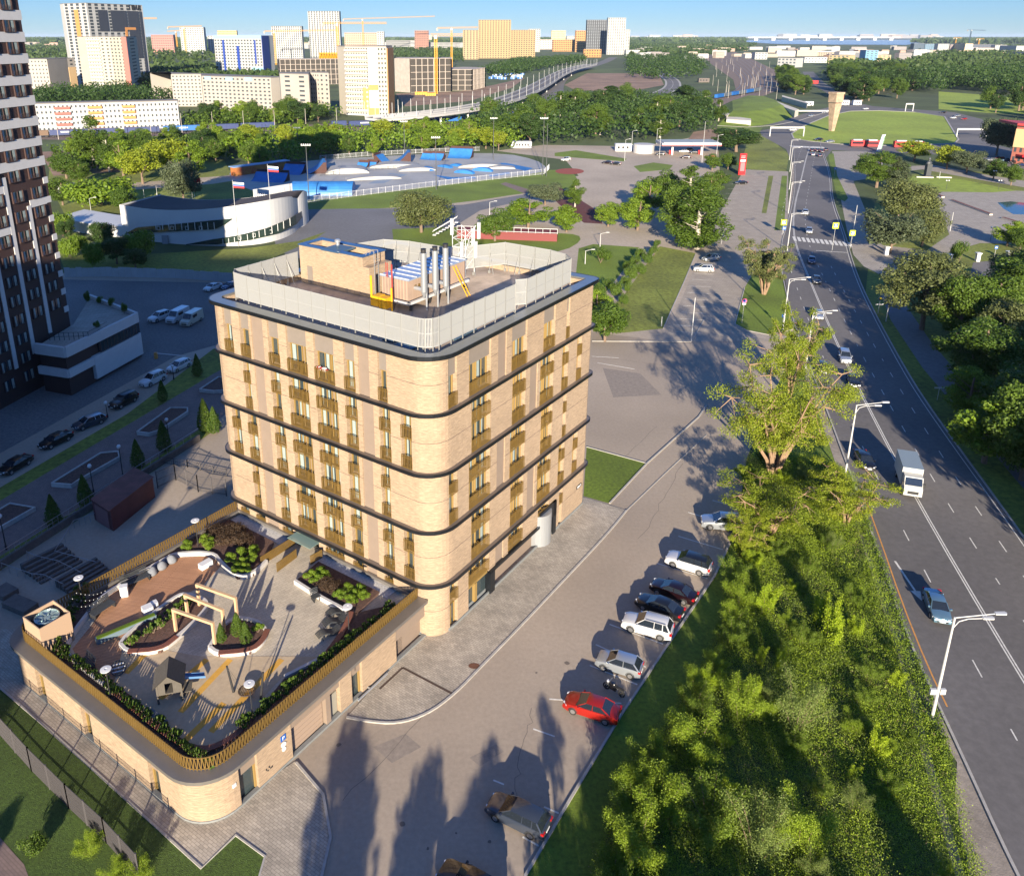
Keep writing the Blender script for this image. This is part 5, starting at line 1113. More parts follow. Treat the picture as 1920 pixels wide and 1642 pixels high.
def wire_fence(name, label, pts, h, pitch, step, m, mp, rails=(0.1, .5, .95)):
    P = [G(u, v) for u, v in pts]; q = T(name, label, 'fence', (P[0].x, P[0].y, 0), 0); a_ = MB(); b_ = MB()
    for p, r in zip(P[:-1], P[1:]):
        L = (r-p).length; n = max(1, int(L/pitch)); k = max(1, round(L/step))
        for i in range(n): c = p.lerp(r, i/n); a_.box(c.x-.014, c.x+.014, c.y-.014, c.y+.014, .05, h)
        for t in rails: a_.seg(p, r, .035, h*t, h*t+.05)
        for i in range(k+1): c = p.lerp(r, i/k); b_.box(c.x-.05, c.x+.05, c.y-.05, c.y+.05, 0, h+.1)
    a_.build('fence_panel', m, q, world=True); b_.build('post', mp, q, world=True); return q
M_FG = mat('dark_fence', (.075, .07, .075), .6, metal=.3)
wire_fence('mesh_fence', 'dark wire mesh fence along the lawn in the bottom left corner', [(-120, 1290), (0, 1378), (60, 1445), (130, 1515), (200, 1580), (262, 1648)], 2.3, .09, 2.8, M_FG, M_FG, (.02, .2, .4, .6, .8, .98))
wire_fence('yard_gate', 'dark wire gate across the sunlit patch of the side yard', [(296, 915), (330, 900), (372, 922), (425, 930)], 2.3, .16, 2.6, M_FG, M_FG)
m_ = MB(); a_, b_ = G(328, 886), G(420, 904); 
for i in range(9): c = a_.lerp(b_, i/8); m_.box(c.x-.25, c.x+.25, c.y-.5, c.y+.5, .004, .35)
q = wire_fence('low_fence', 'low rail fence behind the two thujas at the building corner', [(300, 868), (352, 876), (425, 893)], 1.0, .3, 2.4, M_FG, M_FG)
tag(sheet('manhole_cover', [(889+11*math.cos(t*.52), 1249+5.5*math.sin(t*.52)) for t in range(12)], .072, mat('rust_lid', (.14, .06, .035), .8, var=.3, sc_=6)), kind='structure')
# barrier arm
p = G(293, 672); q = T('barrier', 'white barrier arm across the courtyard drive', 'barrier', (p.x, p.y, 0), 0); e = G(350, 678)-p
m_ = MB(); m_.box(-.25, .25, -.25, .25, 0, 1.1); m_.build('cabinet', mat('orange_paint', (.5, .2, .05), .7), q); m_ = MB(); m_.tube((0, 0, 1), (e.x, e.y, 1.05), .07, .05, 6); m_.build('arm', M_SW, q)
# profiled sheet fence at the back of the gravel yard
P = pxs((122, 520), (200, 519), (330, 522), (437, 530)); q = T('sheet_fence', 'pale corrugated sheet fence between gravel yard and grassy slope', 'fence', (P[0].x, P[0].y, 0), 0)
for i in range(3):
    n = [7, 11, 9][i]
    for j in range(n):
        c0, c1 = P[i].lerp(P[i+1], j/n), P[i].lerp(P[i+1], (j+.97)/n); m_ = MB(); dz = random.Random(i*20+j).uniform(-.15, .15); k = int((c1-c0).length/.25)
        for s in range(k): x0, x1 = c0.lerp(c1, s/k), c0.lerp(c1, (s+1)/k); o_ = .05 if s % 2 else 0; m_.seg(x0+Vector((0, o_)), x1+Vector((0, o_)), .03, .05, 2.3+dz)
        m_.build('sheet_panel', mat('pale_blue_sheet', (.34, .36, .38), .5, var=.1, sc_=.5, metal=.2), q, world=True)
# ---------------------------------------------------------------- vehicles
M_TYRE = mat('tyre', (.02, .02, .02), .85); M_RIMW = mat('wheel_rim', (.45, .45, .46), .3, metal=.8); M_CG = mat('car_glass', (.015, .02, .028), .04, spec=1.0)
M_HL = mat('headlight', (.7, .72, .75), .1); M_TL = mat('tail_light', (.4, .01, .01), .2); M_PL = mat('number_plate', (.7, .7, .68), .5)
def paint(name, c, metal=.35): return mat(name, c, .28, metal, coat=.8)
CP = {'white': paint('white_car_paint', (.55, .55, .55), .05), 'silver': paint('silver_car_paint', (.40, .43, .46), .6), 'black': paint('black_car_paint', (.012, .012, .014)), 'red': paint('red_car_paint', (.36, .015, .008)), 'blue': paint('pale_blue_car_paint', (.16, .28, .36), .6), 'navy': paint('navy_car_paint', (.015, .03, .09)), 'grey': paint('grey_car_paint', (.03, .038, .055), .0), 'maroon': paint('maroon_car_paint', (.014, .004, .006)), 'beige': paint('beige_car_paint', (.48, .44, .34), .05)}
STY = {  # length, width, height, body stations (x, z of upper surface), cabin (x rear base, x rear top, x front top, x front base), belt
 'sedan': (4.7, 1.8, 1.45, [(-2.35, .62), (-2.25, .92), (-1.55, 1.0), (-.9, 1.0), (.7, .97), (1.1, .95), (1.9, .84), (2.25, .72), (2.35, .5)], (-1.75, -.95, .35, 1.2), .98),
 'suv': (4.75, 1.9, 1.75, [(-2.37, .7), (-2.32, 1.1), (-1.6, 1.14), (.7, 1.12), (1.05, 1.1), (1.9, 1.02), (2.28, .88), (2.37, .55)], (-2.25, -1.85, .25, 1.1), 1.12),
 'wagon': (4.7, 1.82, 1.52, [(-2.35, .65), (-2.3, .98), (-1.6, 1.02), (.7, .98), (1.1, .96), (1.9, .86), (2.25, .74), (2.35, .5)], (-2.22, -1.75, .3, 1.2), 1.0),
 'hatch': (4.1, 1.74, 1.55, [(-2.05, .65), (-2.0, 1.0), (-1.4, 1.04), (.6, 1.0), (1.0, .98), (1.6, .9), (1.95, .78), (2.05, .5)], (-1.95, -1.4, .25, 1.05), 1.02)}
def car_proto(style, col, rails=False, roofm=None):
    L, W_, H_, st, cab, belt = STY[style]; w2 = W_/2; q = bpy.data.objects.new('car', None)
    COL.objects.link(q); q.empty_display_size = .3; bm = MB(); n = 9
    for (x, zt_) in st:
        k = abs(x)/(L/2); ww = w2*(1-.16*max(0, (k-.72)/.28)**1.5); zb = .24+.1*max(0, (k-.85)/.15)
        for (fy, z) in ((1, zb), (1.0, .32), (1.02, .55), (1.0, max(.56, zt_*.82)), (.955, max(.58, zt_*.97)), (.82, max(.6, zt_+.015)), (.4, max(.6, zt_+.035))): bm.v.append((x, -ww*fy*.99, z))
        bm.v.append((x, 0, max(.6, zt_+.045)))
        for (fy, z) in ((.4, max(.6, zt_+.035)), (.82, max(.6, zt_+.015)), (.955, max(.58, zt_*.97)), (1.0, max(.56, zt_*.82)), (1.02, .55), (1.0, .32), (1, zb)): bm.v.append((x, ww*fy*.99, z))
    R = 15
    for i in range(len(st)-1):
        for j in range(R-1): a = i*R+j; bm.f.append((a, a+R, a+R+1, a+1)); bm.m.append(0)
        bm.f.append((i*R, i*R+R-1, (i+1)*R+R-1, (i+1)*R)); bm.m.append(0)
    bm.f.append(tuple(range(R))); bm.m.append(0); bm.f.append(tuple(reversed(range((len(st)-1)*R, len(st)*R)))); bm.m.append(0)
    # fix winding outward
    body = bm.build('body', col, q, smooth='auto')
    for p_ in body.data.polygons: pass
    x0, x1, x2, x3 = cab; yb, yt = w2*.90, w2*.70; zb, ztp = belt-.02, H_-.06
    g = MB(); g.v = [(x0, -yb, zb), (x3, -yb, zb), (x3, yb, zb), (x0, yb, zb), (x1, -yt, ztp), (x2, -yt, ztp), (x2, yt, ztp), (x1, yt, ztp)]
    g.f = [(0, 1, 5, 4), (1, 2, 6, 5), (2, 3, 7, 6), (3, 0, 4, 7), (4, 5, 6, 7)]; g.m = [0]*5; g.build('windows', M_CG, q)
    r = MB()
    rp = [(x1-.02, yt+.0), (x1-.05, 0), (x1-.02, -yt)]
    r.v = [(x1-.03, -yt-.02, ztp), (x2+.03, -yt-.02, ztp), (x2+.03, yt+.02, ztp), (x1-.03, yt+.02, ztp), (x1+.12, -yt+.1, H_), (x2-.12, -yt+.1, H_), (x2-.12, yt-.1, H_), (x1+.12, yt-.1, H_)]
    r.f = [(0, 1, 5, 4), (1, 2, 6, 5), (2, 3, 7, 6), (3, 0, 4, 7), (4, 5, 6, 7), (3, 2, 1, 0)]; r.m = [0]*6
    def pil(xa, xb, t=.05):
        for s in (-1, 1): r.tube((xa, s*(yb+.005), zb), (xb, s*(yt+.005), ztp+.01), t, t*.8, 5)
    pil(x0+.06, x1+.04, .07); pil(x3-.04, x2, .045); xm = (x1+x2)/2+.1; pil(xm, xm, .035)
    if style in ('suv', 'wagon'): pil(x1+.35, x1+.38, .05)
    r.build('roof', roofm or col, q, smooth='auto')
    if rails:
        rr = MB()
        for s in (-1, 1): rr.tube((x1+.1, s*(yt-.02), H_+.03), (x2-.15, s*(yt-.02), H_+.03), .025, n=5)
        rr.build('roof_rails', M_RIMW, q)
    wr = .33 if style != 'suv' else .37
    for sx in (-1, 1):
        for s in (-1, 1):
            x = sx*L*.3 if sx > 0 else -L*.285
            m_ = MB(); m_.tube((x, s*(w2-.22), wr), (x, s*(w2+.012), wr), wr, wr, 16); wh = m_.build('wheel', M_TYRE, q)
            m_ = MB(); m_.tube((x, s*(w2+.0), wr), (x, s*(w2+.022), wr), wr*.64, wr*.62, 10); m_.build('rim', M_RIMW, wh)
    m_ = MB()
    for sx in (-1, 1):
        x = L*.3 if sx > 0 else -L*.285
        for s in (-1, 1):
            for i in range(8): a0, a1 = math.pi*i/8, math.pi*(i+1)/8; m_.tube((x+(wr+.05)*math.cos(a0), s*(w2-.01), wr+(wr+.05)*math.sin(a0)), (x+(wr+.05)*math.cos(a1), s*(w2-.01), wr+(wr+.05)*math.sin(a1)), .035, n=4)
    m_.build('wheel_arch', M_DARK, q)
    for s in (-1, 1):
        m_ = MB(); m_.prism([(L/2-.05, s*w2*.48), (L/2-.02, s*w2*.62), (L/2-.35, s*w2*.95), (L/2-.4, s*w2*.70)], .62, .76 if style != 'suv' else .9); m_.build('headlight', M_HL, q)
        m_ = MB(); m_.box(-L/2-.015, -L/2+.2, s*w2*.55, s*w2*.93, .78, .94 if style != 'suv' else 1.05); m_.build('tail_light', M_TL, q)
        m_ = MB(); m_.box(x3-.35, x3-.2, s*(w2-.02), s*(w2+.16), belt-.02, belt+.13); m_.build('mirror', col, q)
    m_ = MB(); m_.box(L/2-.04, L/2+.015, -w2*.55, w2*.55, .4, .6); m_.build('grille', M_DARK, q)
    m_ = MB(); m_.box(L/2-.0, L/2+.03, -.26, .26, .42, .53); m_.build('number_plate', M_PL, q)
    m_ = MB(); m_.box(-L/2-.03, -L/2+.02, -.26, .26, .55, .66); m_.build('number_plate', M_PL, q)
    return q
CARS = {}
def car(style, col, a, b, label, group=None, rails=False, roofm=None, front='a', cat=None, name=None, world=None):
    key = (style, col, rails, roofm is not None)
    if world: pa, pb = world
    else: pa, pb = G(*a), G(*b)
    d = (pa-pb) if front == 'a' else (pb-pa); rz = math.atan2(d.y, d.x); c = (pa+pb)/2
    if key not in CARS:
        o = car_proto(style, CP[col], rails, CP[roofm] if roofm else None); CARS[key] = o; o.location = (c.x, c.y, .03); o.rotation_euler = (0, 0, rz); o['label'] = label
        if group: o['group'] = group
    else: o = dup(CARS[key], (c.x, c.y, .03), rz, label, group); 
    if not group and 'group' in o: del o['group']
    o['category'] = cat or 'car'; return o
# car(style, colour, front px, rear px)
lot = 'cars parked beside the brick building'
car('suv', 'silver', (1318, 985), (1388, 992), 'silver hatchback half hidden under the yellow-green tree', lot)
car('suv', 'white', (1246, 1050), (1336, 1078), 'white large crossover with dark glass roof, farthest clear car of the parking row', lot, roofm='black')
car('sedan', 'maroon', (1220, 1100), (1306, 1133), 'dark maroon sedan between the white crossover and the black sedan', lot)
car('sedan', 'black', (1192, 1128), (1282, 1164), 'black sedan parked tight beside the white car with roof rails', lot)
car('suv', 'white', (1168, 1170), (1260, 1196), 'white crossover with roof rails next to the black sedan', lot, rails=True)
car('hatch', 'silver', (1116, 1240), (1206, 1268), 'silver-white hatchback standing between two empty bays', lot)
car('sedan', 'red', (1062, 1320), (1158, 1352), 'red sedan beside the motorcycle', lot)
car('wagon', 'grey', (918, 1512), (1026, 1566), 'dark grey crossover, second from the bottom of the parking row', lot)
car('suv', 'black', (822, 1642), (945, 1712), 'black car cut by the bottom edge of the picture', lot)
yard = 'cars parked along the courtyard drive'
car('suv', 'white', (262, 730), (312, 706), 'white crossover nearest the tower wing in the courtyard row', yard, rails=True)
car('wagon', 'white', (316, 702), (356, 682), 'white wagon at the top end of the courtyard row', yard)
car('suv', 'black', (206, 772), (258, 745), 'black crossover in the middle of the courtyard row', yard)
car('wagon', 'grey', (146, 806), (190, 790), 'dark wagon with a pale roof in the courtyard row', yard, roofm='silver')
car('sedan', 'black', (76, 846), (134, 818), 'black sedan with glossy side in the courtyard row', yard)
car('sedan', 'black', (0, 896), (58, 862), 'black sedan cut by the left edge in the courtyard row', yard)
car('suv', 'white', (283, 606), (316, 594), 'white crossover left of the two vans in the gravel yard')
car('sedan', 'white', (386, 548), (414, 538), 'white sedan beside the far corner of the brick building')
car('sedan', 'navy', (418, 546), (446, 535), 'dark blue car almost hidden by the corner of the brick building')
def van(col, a, b, label, h=2.35, L=5.4):
    pa, pb = G(*a), G(*b); d = pa-pb; c = (pa+pb)/2; q = T('van', label, 'van', (c.x, c.y, 0), math.atan2(d.y, d.x), 'vans parked in the gravel yard')
    pr = [(-L/2, .35), (-L/2, h), (L/2-1.7, h), (L/2-.95, 1.35), (L/2-.1, 1.1), (L/2, .35)]; m_ = MB(); k = len(pr)
    for s in (-1, 1):
        for x, z in pr: m_.v.append((x, s*(.98 if z < 1.6 else .88), z))
    for i in range(k): j = (i+1) % k; m_.f.append((i, j, k+j, k+i)); m_.m.append(0)
    m_.f.append(tuple(range(k))); m_.m.append(0); m_.f.append(tuple(range(2*k-1, k-1, -1))); m_.m.append(0); m_.build('body', CP[col], q)
    m_ = MB(); m_.face([(L/2-1.66, -.8, h-.1), (L/2-.98, -.86, 1.42), (L/2-.98, .86, 1.42), (L/2-1.66, .8, h-.1)][::-1]); m_.v = [(x+.03, y, z+.03) for x, y, z in m_.v]; m_.build('windscreen', M_CG, q)
    m_ = MB()
    for s in (-1, 1): m_.box(L/2-2.6, L/2-1.75, s*.93, s*.965, 1.4, 2.0); m_.box(-.5, .5, s*.93, s*.965, 1.45, 2.0)
    m_.build('side_window', M_CG, q)
    for x in (-L*.3, L*.3):
        for s in (-1, 1): m_ = MB(); m_.tube((x, s*.75, .35), (x, s*1.0, .35), .35, n=14); wh = m_.build('wheel', M_TYRE, q); m_ = MB(); m_.tube((x, s*.99, .35), (x, s*1.01, .35), .2, n=10); m_.build('rim', M_RIMW, wh)
    for s in (-1, 1): m_ = MB(); m_.box(L/2-.12, L/2+.01, s*.6, s*.9, .75, .98); m_.build('headlight', M_HL, q)
    m_ = MB(); m_.box(L/2-.04, L/2+.02, -.55, .55, .5, .7); m_.build('grille', M_DARK, q)
    return q
van('white', (316, 610), (352, 592), 'white panel van between crossover and beige van'); van('beige', (342, 616), (378, 596), 'beige panel van, rightmost vehicle of the three in the gravel yard')
# truck on the road
pa, pb = G(1712, 946), G(1690, 880); d = pa-pb; c = (pa+pb)/2; q = T('box_truck', 'white box truck driving towards the viewer astride the centre lines', 'truck', (c.x, c.y, .03), math.atan2(d.y, d.x))
m_ = MB(); m_.box(-3.3, 1.5, -1.15, 1.15, .95, 3.3); m_.build('cargo_box', mat('truck_grey_box', (.50, .50, .47), .6, var=.05, sc_=1), q)
m_ = MB(); m_.box(-3.32, 1.52, -1.17, 1.17, 3.3, 3.36); m_.build('box_roof', mat('truck_roof', (.22, .27, .30), .5), q)
m_ = MB(); pr = [(1.6, .55), (1.6, 2.75), (2.6, 2.7), (3.05, 1.75), (3.35, 1.5), (3.4, .55)]; k = len(pr)
for s in (-1, 1):
    for x, z in pr: m_.v.append((x, s*1.02, z))
for i in range(k): j = (i+1) % k; m_.f.append((i, j, k+j, k+i)); m_.m.append(0)
m_.f.append(tuple(range(k))); m_.m.append(0); m_.f.append(tuple(range(2*k-1, k-1, -1))); m_.m.append(0); m_.build('cab', mat('truck_cab', (.42, .42, .40), .5), q)
m_ = MB(); m_.face([(2.66, -.92, 2.62), (3.09, -.95, 1.8), (3.09, .95, 1.8), (2.66, .92, 2.62)]); m_.face([(2.72, -.92, 2.62), (3.12, -.95, 1.8), (3.12, .95, 1.8), (2.72, .92, 2.62)][::-1]); m_.build('windscreen', M_CG, q)
m_ = MB(); m_.box(3.36, 3.44, -.6, .6, .8, 1.15); m_.build('grille', M_DARK, q); m_ = MB(); m_.box(-3.2, 3.1, -.45, .45, .6, .95); m_.build('chassis', M_DARK, q)
for s in (-1, 1):
    m_ = MB(); m_.box(3.34, 3.43, s*.68, s*.95, .82, 1.08); m_.build('headlight', M_HL, q); m_ = MB(); m_.box(2.95, 3.1, s*1.05, s*1.3, 1.7, 2.2); m_.build('mirror', M_DARK, q)
    for x in (-2.1, 2.4): m_ = MB(); m_.tube((x, s*.75, .42), (x, s*1.05, .42), .42, n=16); wh = m_.build('wheel', M_TYRE, q); m_ = MB(); m_.tube((x, s*1.04, .42), (x, s*1.06, .42), .22, n=10); m_.build('rim', M_RIMW, wh)
rd = 'cars driving on the main road'
car('sedan', 'blue', (1768, 1180), (1742, 1112), 'pale blue sedan driving towards the viewer past the turn arrow', rd)
car('sedan', 'black', (1632, 890), (1608, 850), 'black sedan beside the white truck on the road', rd)
car('sedan', 'black', (1604, 735), (1594, 704), 'black car just right of the grey car in the next lane', rd)
car('sedan', 'grey', (1548, 710), (1538, 680), 'dark grey car nearest the kerb by the big tree', rd)
car('suv', 'silver', (1588, 692), (1578, 660), 'silver crossover ahead of the two dark cars', rd)
car('sedan', 'silver', (1536, 606), (1531, 584), 'silver sedan level with the second street lamp', rd)
car('sedan', 'grey', (1532, 536), (1529, 522), 'dark car between blue car and silver sedan', rd)
car('sedan', 'navy', (1522, 498), (1521, 486), 'deep blue car just past the stop line', rd)
car('sedan', 'silver', (1517, 441), (1516, 431), 'silver car on the zebra crossing', rd)
car('sedan', 'silver', (1510, 406), (1509, 397), 'small silver car farthest up the open road', rd)
for i, (x, y) in enumerate(((1522, 284), (1532, 284), (1541, 286), (1524, 292), (1537, 294), (1548, 283))): car('sedan', ['black', 'black', 'grey', 'silver', 'grey', 'black'][i], (x+1, y-3), (x, y+3), ['leftmost dark car of the queue at the roundabout', 'dark car in the middle of the first row of the queue', 'grey car right of the first queue row', 'white-grey car in the second row of the queue', 'grey car right in the second queue row', 'last dark car at the right of the queue'][i], 'cars queuing at the roundabout')
pk = 'cars in the side car park and plaza'
car('suv', 'silver', (1316, 491), (1350, 487), 'grey crossover behind the white one near the birch shade', pk, rails=True); car('suv', 'white', (1300, 508), (1338, 510), 'white crossover in the side car park under the birch', pk); car('sedan', 'black', (1378, 346), (1401, 345), 'black sedan alone in the upper side car park', pk)
car('suv', 'white', (1052, 303), (1070, 301), 'white car on the empty plaza', pk); car('sedan', 'maroon', (1131, 307), (1147, 308), 'dark red car on the plaza', pk); car('sedan', 'black', (1146, 309), (1163, 310), 'black car touching the dark red one on the plaza', pk)
car('sedan', 'black', (1340, 338), (1350, 338), 'black car half under the hedge trees', pk)
for i, (x, y, cl) in enumerate(((1238, 291, 'black'), (1282, 286, 'white'), (1292, 282, 'black'), (1302, 288, 'black'), (1286, 297, 'maroon'), (1332, 296, 'red'))): car('sedan', cl, (x-7, y), (x+7, y+.4), ['black car under the fuel sign', 'white car at the pumps', 'black car beyond the pumps', 'black car right of the pumps', 'dark red car in front of the pumps', 'red car leaving the filling station'][i], 'cars at the filling station')
for i, (x, y, cl, dx) in enumerate(((1392, 284-0, 'black', 0), (1486, 240+6, 'white', 6), (1521, 219, 'silver', 7), (1545, 213, 'white', 7), (1535, 264, 'black', 8), (1556, 268, 'silver', 8), (1787, 223, 'white', 5), (1795, 219, 'silver', 5), (1807, 225, 'red', 5), (1768, 213, 'maroon', 6), (1623, 206, 'white', 7), (1858, 302, 'silver', 8), (1875, 300, 'red', 8), (1885, 303, 'blue', 8), (1900, 307, 'black', 8), (1913, 312, 'navy', 8))):
    if i == 0: continue
    car('sedan', cl, (x-dx, y), (x+dx, y-.6), ['', 'white car by the left gantry of the roundabout', 'silver car left of the stone pillar', 'white car just beyond the stone pillar', 'black car at the near roundabout exit', 'silver car behind it at the near roundabout exit', 'white car on the right-hand ring lane', 'silver car ahead on the right-hand ring lane', 'red car on the right-hand ring lane', 'maroon car at the top right of the ring', 'white car at the top of the ring', 'silver car in front of the red brick house', 'red car in the queue before the brick house', 'blue car in the queue before the brick house', 'black car in the queue near the right edge', 'navy car cut off at the right edge'][i], 'cars around the roundabout')
car('sedan', 'silver', (1845, 596), (1868, 592), 'pale car half hidden in the shaded car park on the right')
# motorcycle
pa, pb = G(1130, 1287), G(1172, 1310); d = pa-pb; c = (pa+pb)/2; q = T('motorcycle', 'black motorcycle beside the red sedan', 'motorcycle', (c.x, c.y, 0), math.atan2(d.y, d.x))
for x in (-.72, .75):
    m_ = MB(); n = 14
    for i in range(n): t, u_ = 2*math.pi*i/n, 2*math.pi*(i+1)/n; m_.tube((x+.28*math.cos(t), 0, .33+.28*math.sin(t)), (x+.28*math.cos(u_), 0, .33+.28*math.sin(u_)), .06, n=6)
    m_.tube((x, -.04, .33), (x, .04, .33), .14, n=10); m_.build('wheel', M_TYRE, q)
m_ = MB(); m_.lathe([(.02, .5), (.2, .6), (.24, .8), (.16, .98), (.02, 1.0)], 10, (.15, 0), sx=1.6); m_.box(-.25, .35, -.14, .14, .35, .65); m_.build('engine_tank', CP['black'], q, smooth='auto')
m_ = MB(); m_.box(-.95, -.1, -.13, .13, .72, .82); m_.build('seat', M_TYRE, q); m_ = MB(); m_.tube((.75, 0, .33), (.45, 0, 1.05), .05); m_.tube((.42, -.36, 1.1), (.42, .36, 1.1), .025); m_.tube((.15, -.5, .0), (.1, -.15, .5), .02); m_.build('fork_handlebar', M_RIMW, q)
m_ = MB(); m_.lathe([(.02, .85), (.12, .9), (.12, 1.02), (.02, 1.08)], 8, (.6, 0)); m_.build('headlamp', M_HL, q)
m_ = MB(); m_.tube((.2, -.17, .35), (-.9, -.2, .45), .05); m_.build('exhaust', M_RIMW, q)
# ---------------------------------------------------------------- meadow strip beside the road (uncountable growth)
def pip(P, x, y):
    c = False; j = len(P)-1
    for i in range(len(P)):
        if ((P[i][1] > y) != (P[j][1] > y)) and (x < (P[j][0]-P[i][0])*(y-P[i][1])/(P[j][1]-P[i][1]+1e-12)+P[i][0]): c = not c
        j = i
    return c
def scatter(P, n, rng, dens=None):
    xs = [p[0] for p in P]; ys = [p[1] for p in P]; out = []
    while len(out) < n:
        x = rng.uniform(min(xs), max(xs)); y = rng.uniform(min(ys), max(ys))
        if pip(P, x, y) and (dens is None or rng.random() < dens(x, y)): out.append((x, y))
    return out
MEADOW = pxs((1370, 1080), (1352, 1180), (1300, 1290), (1215, 1420), (1140, 1560), (1100, 1700), (1090, 1800), (1900, 1800), (1838, 1642), (1792, 1490), (1745, 1380), (1712, 1290), (1650, 1110), (1612, 980), (1600, 900), (1540, 860), (1400, 860), (1392, 960))
sheet('meadow_soil', None, .012, mat('meadow_soil', (.07, .10, .018), .95, var=.6, sc_=1.2, det=9), world=MEADOW)
sheet('verge_strip', [(985, 1642), (1070, 1497), (1165, 1340), (1250, 1212), (1340, 1080), (1385, 990), (1400, 880), (1440, 760), (1495, 640), (1560, 800), (1640, 1020), (1500, 1400), (1200, 1800), (985, 1800)], .008, M_LAWN)
TRL = smoothline(pxs((1572, 840), (1608, 960), (1640, 1060), (1690, 1220), (1728, 1380), (1760, 1500), (1800, 1642), (1840, 1760)), 2)
sheet('dirt_trail', None, .018, M_SAND, world=[p+Vector((-.35, 0)) for p in TRL]+[p+Vector((.35, 0)) for p in TRL][::-1])
rng = np.random.default_rng(11)
def hn(x, y): return .5+.5*math.sin(x*.55+1.3*math.sin(y*.4))*math.cos(y*.47+math.sin(x*.3))
for nm, lf, ntuft, nl, h0, h1, sz, ph in (('meadow_weeds', MW['mid'], 6000, 18, .2, .9, .095, 0), ('meadow_weeds', MW['bright'], 10500, 20, .3, 1.3, .095, 2.0), ('meadow_weeds', MW['pale'], 4200, 18, .3, 1.4, .085, 4.0), ('meadow_stalks', MW['dry'], 1300, 10, .3, 1.3, .09, 1.0), ('meadow_flowers', MW['yellow'], 1800, 15, .3, 1.3, .11, 5.0)):
    pts = scatter(MEADOW, ntuft, rng, lambda x, y: .15+.85*hn(x+ph*3, y-ph*2)); C_ = []
    for (x, y) in pts:
        h = h0+(h1-h0)*(hn(x*1.3+ph, y*1.1)*.7+.5*rng.random()); r = .16+.22*rng.random()
        q = rng.normal(size=(nl, 3))*np.array([r, r, 0]); q[:, 2] = rng.random(nl)**.7*h; C_.append(q+np.array([x, y, .05]))
    me = leafmesh(nm, np.concatenate(C_), sz, lf, 3, up=.2); o = bpy.data.objects.new(nm, me); COL.objects.link(o); tag(o, kind='stuff')
# roadside grass between trail and kerb
EDGE = pxs((1622, 960), (1650, 1040), (1700, 1180), (1760, 1340), (1790, 1440), (1790, 1480), (1760, 1440), (1712, 1290), (1660, 1130), (1612, 980))
pts = scatter(EDGE, 1100, rng); C_ = [np.array([x, y, .05])+rng.normal(size=(9, 3))*np.array([.15, .15, 0])+np.array([0, 0, 1])*rng.random((9, 1))*.5 for x, y in pts]
me = leafmesh('roadside_weeds', np.concatenate(C_),   .14, MW['mid'], 8, up=.2); o = bpy.data.objects.new('roadside_weeds', me); COL.objects.link(o); tag(o, kind='stuff')
# saplings and tall shrubs
R7 = random.Random(9)
for (u, v), k, h, w_, lb in (((1435, 1150), 'wildC', 3.4, 2.2, 'bright yellow-green sapling near the top of the weedy strip'), ((1552, 1215), 'wildC', 4.6, 2.6, 'tallest bright yellow-green sapling in the middle of the weedy strip'), ((1530, 1170), 'wildC', 3.2, 2.0, 'bright sapling just left of the tallest yellow-green one'), ((1425, 1245), 'wildC', 2.0, 1.0, 'small lone bright sapling left in the weedy strip'), ((1458, 1258), 'wildC', 2.4, 1.3, 'small bright sapling right of the lone one'), ((1410, 1320), 'wildC', 3.0, 1.4, 'bright sapling standing before the tallest willow shrub'), ((1605, 1195), 'wildC', 2.2, 1.6, 'bright shrub near the dirt trail'), ((1385, 1350), 'wildA', 4.0, 3.6, 'leafy shrub with thin bright shoots left of centre in the strip'), ((1490, 1370), 'wildD', 5.0, 4.4, 'silvery willow shrub in the middle of the weedy strip'), ((1300, 1420), 'wildA', 3.6, 4.6, 'large leafy bush on the left edge of the strip'), ((1235, 1530), 'wildA', 3.6, 4.6, 'large sunlit bush above the shaded grass, second from the bottom'), ((1190, 1610), 'wildA', 3.4, 4.4, 'large sunlit bush at the bottom left end of the strip'), ((1330, 1560), 'wildB', 3.6, 5.0, 'dense bush right of the large sunlit one at the bottom'), ((1420, 1600), 'wildD', 4.4, 4.6, 'grey-green shrub in the bottom middle of the strip'), ((1500, 1590), 'wildA', 4.0, 4.2, 'bright leafy shrub at the bottom right of the grey one'), ((1640, 1420), 'wildC', 2.6, 1.8, 'slim bright sapling near the bend of the dirt trail')):
    tree(k, G(u, v), h, w_, lb, None, 'shrub', 'wild_shrub')
pts = scatter(MEADOW, 60, rng)
for i, (x, y) in enumerate(pts):
    h = R7.uniform(1.0, 2.2); tree(R7.choice(['wildA', 'wildB', 'wildB', 'wildD', 'wildC']), (x, y), h, h*R7.uniform(.9, 1.35), 'leafy green shrub growing among the tall weeds beside the road', 'shrubs in the weedy strip', 'shrub', 'wild_shrub')
ED2 = pxs((1362, 1100), (1340, 1200), (1280, 1310), (1210, 1420), (1160, 1500), (1120, 1600), (1095, 1700))
for i in range(16):
    t = i/16*(len(ED2)-1); p = ED2[int(t)].lerp(ED2[int(t)+1], t-int(t)); h = R7.uniform(1.8, 2.9)
    tree('wildA' if i % 3 else 'wildB', (p.x+R7.uniform(.5, 2), p.y), h, h*1.2, 'sunlit bush on the edge of the shaded grass strip', 'bushes along the shaded grass strip', 'shrub', 'wild_shrub')
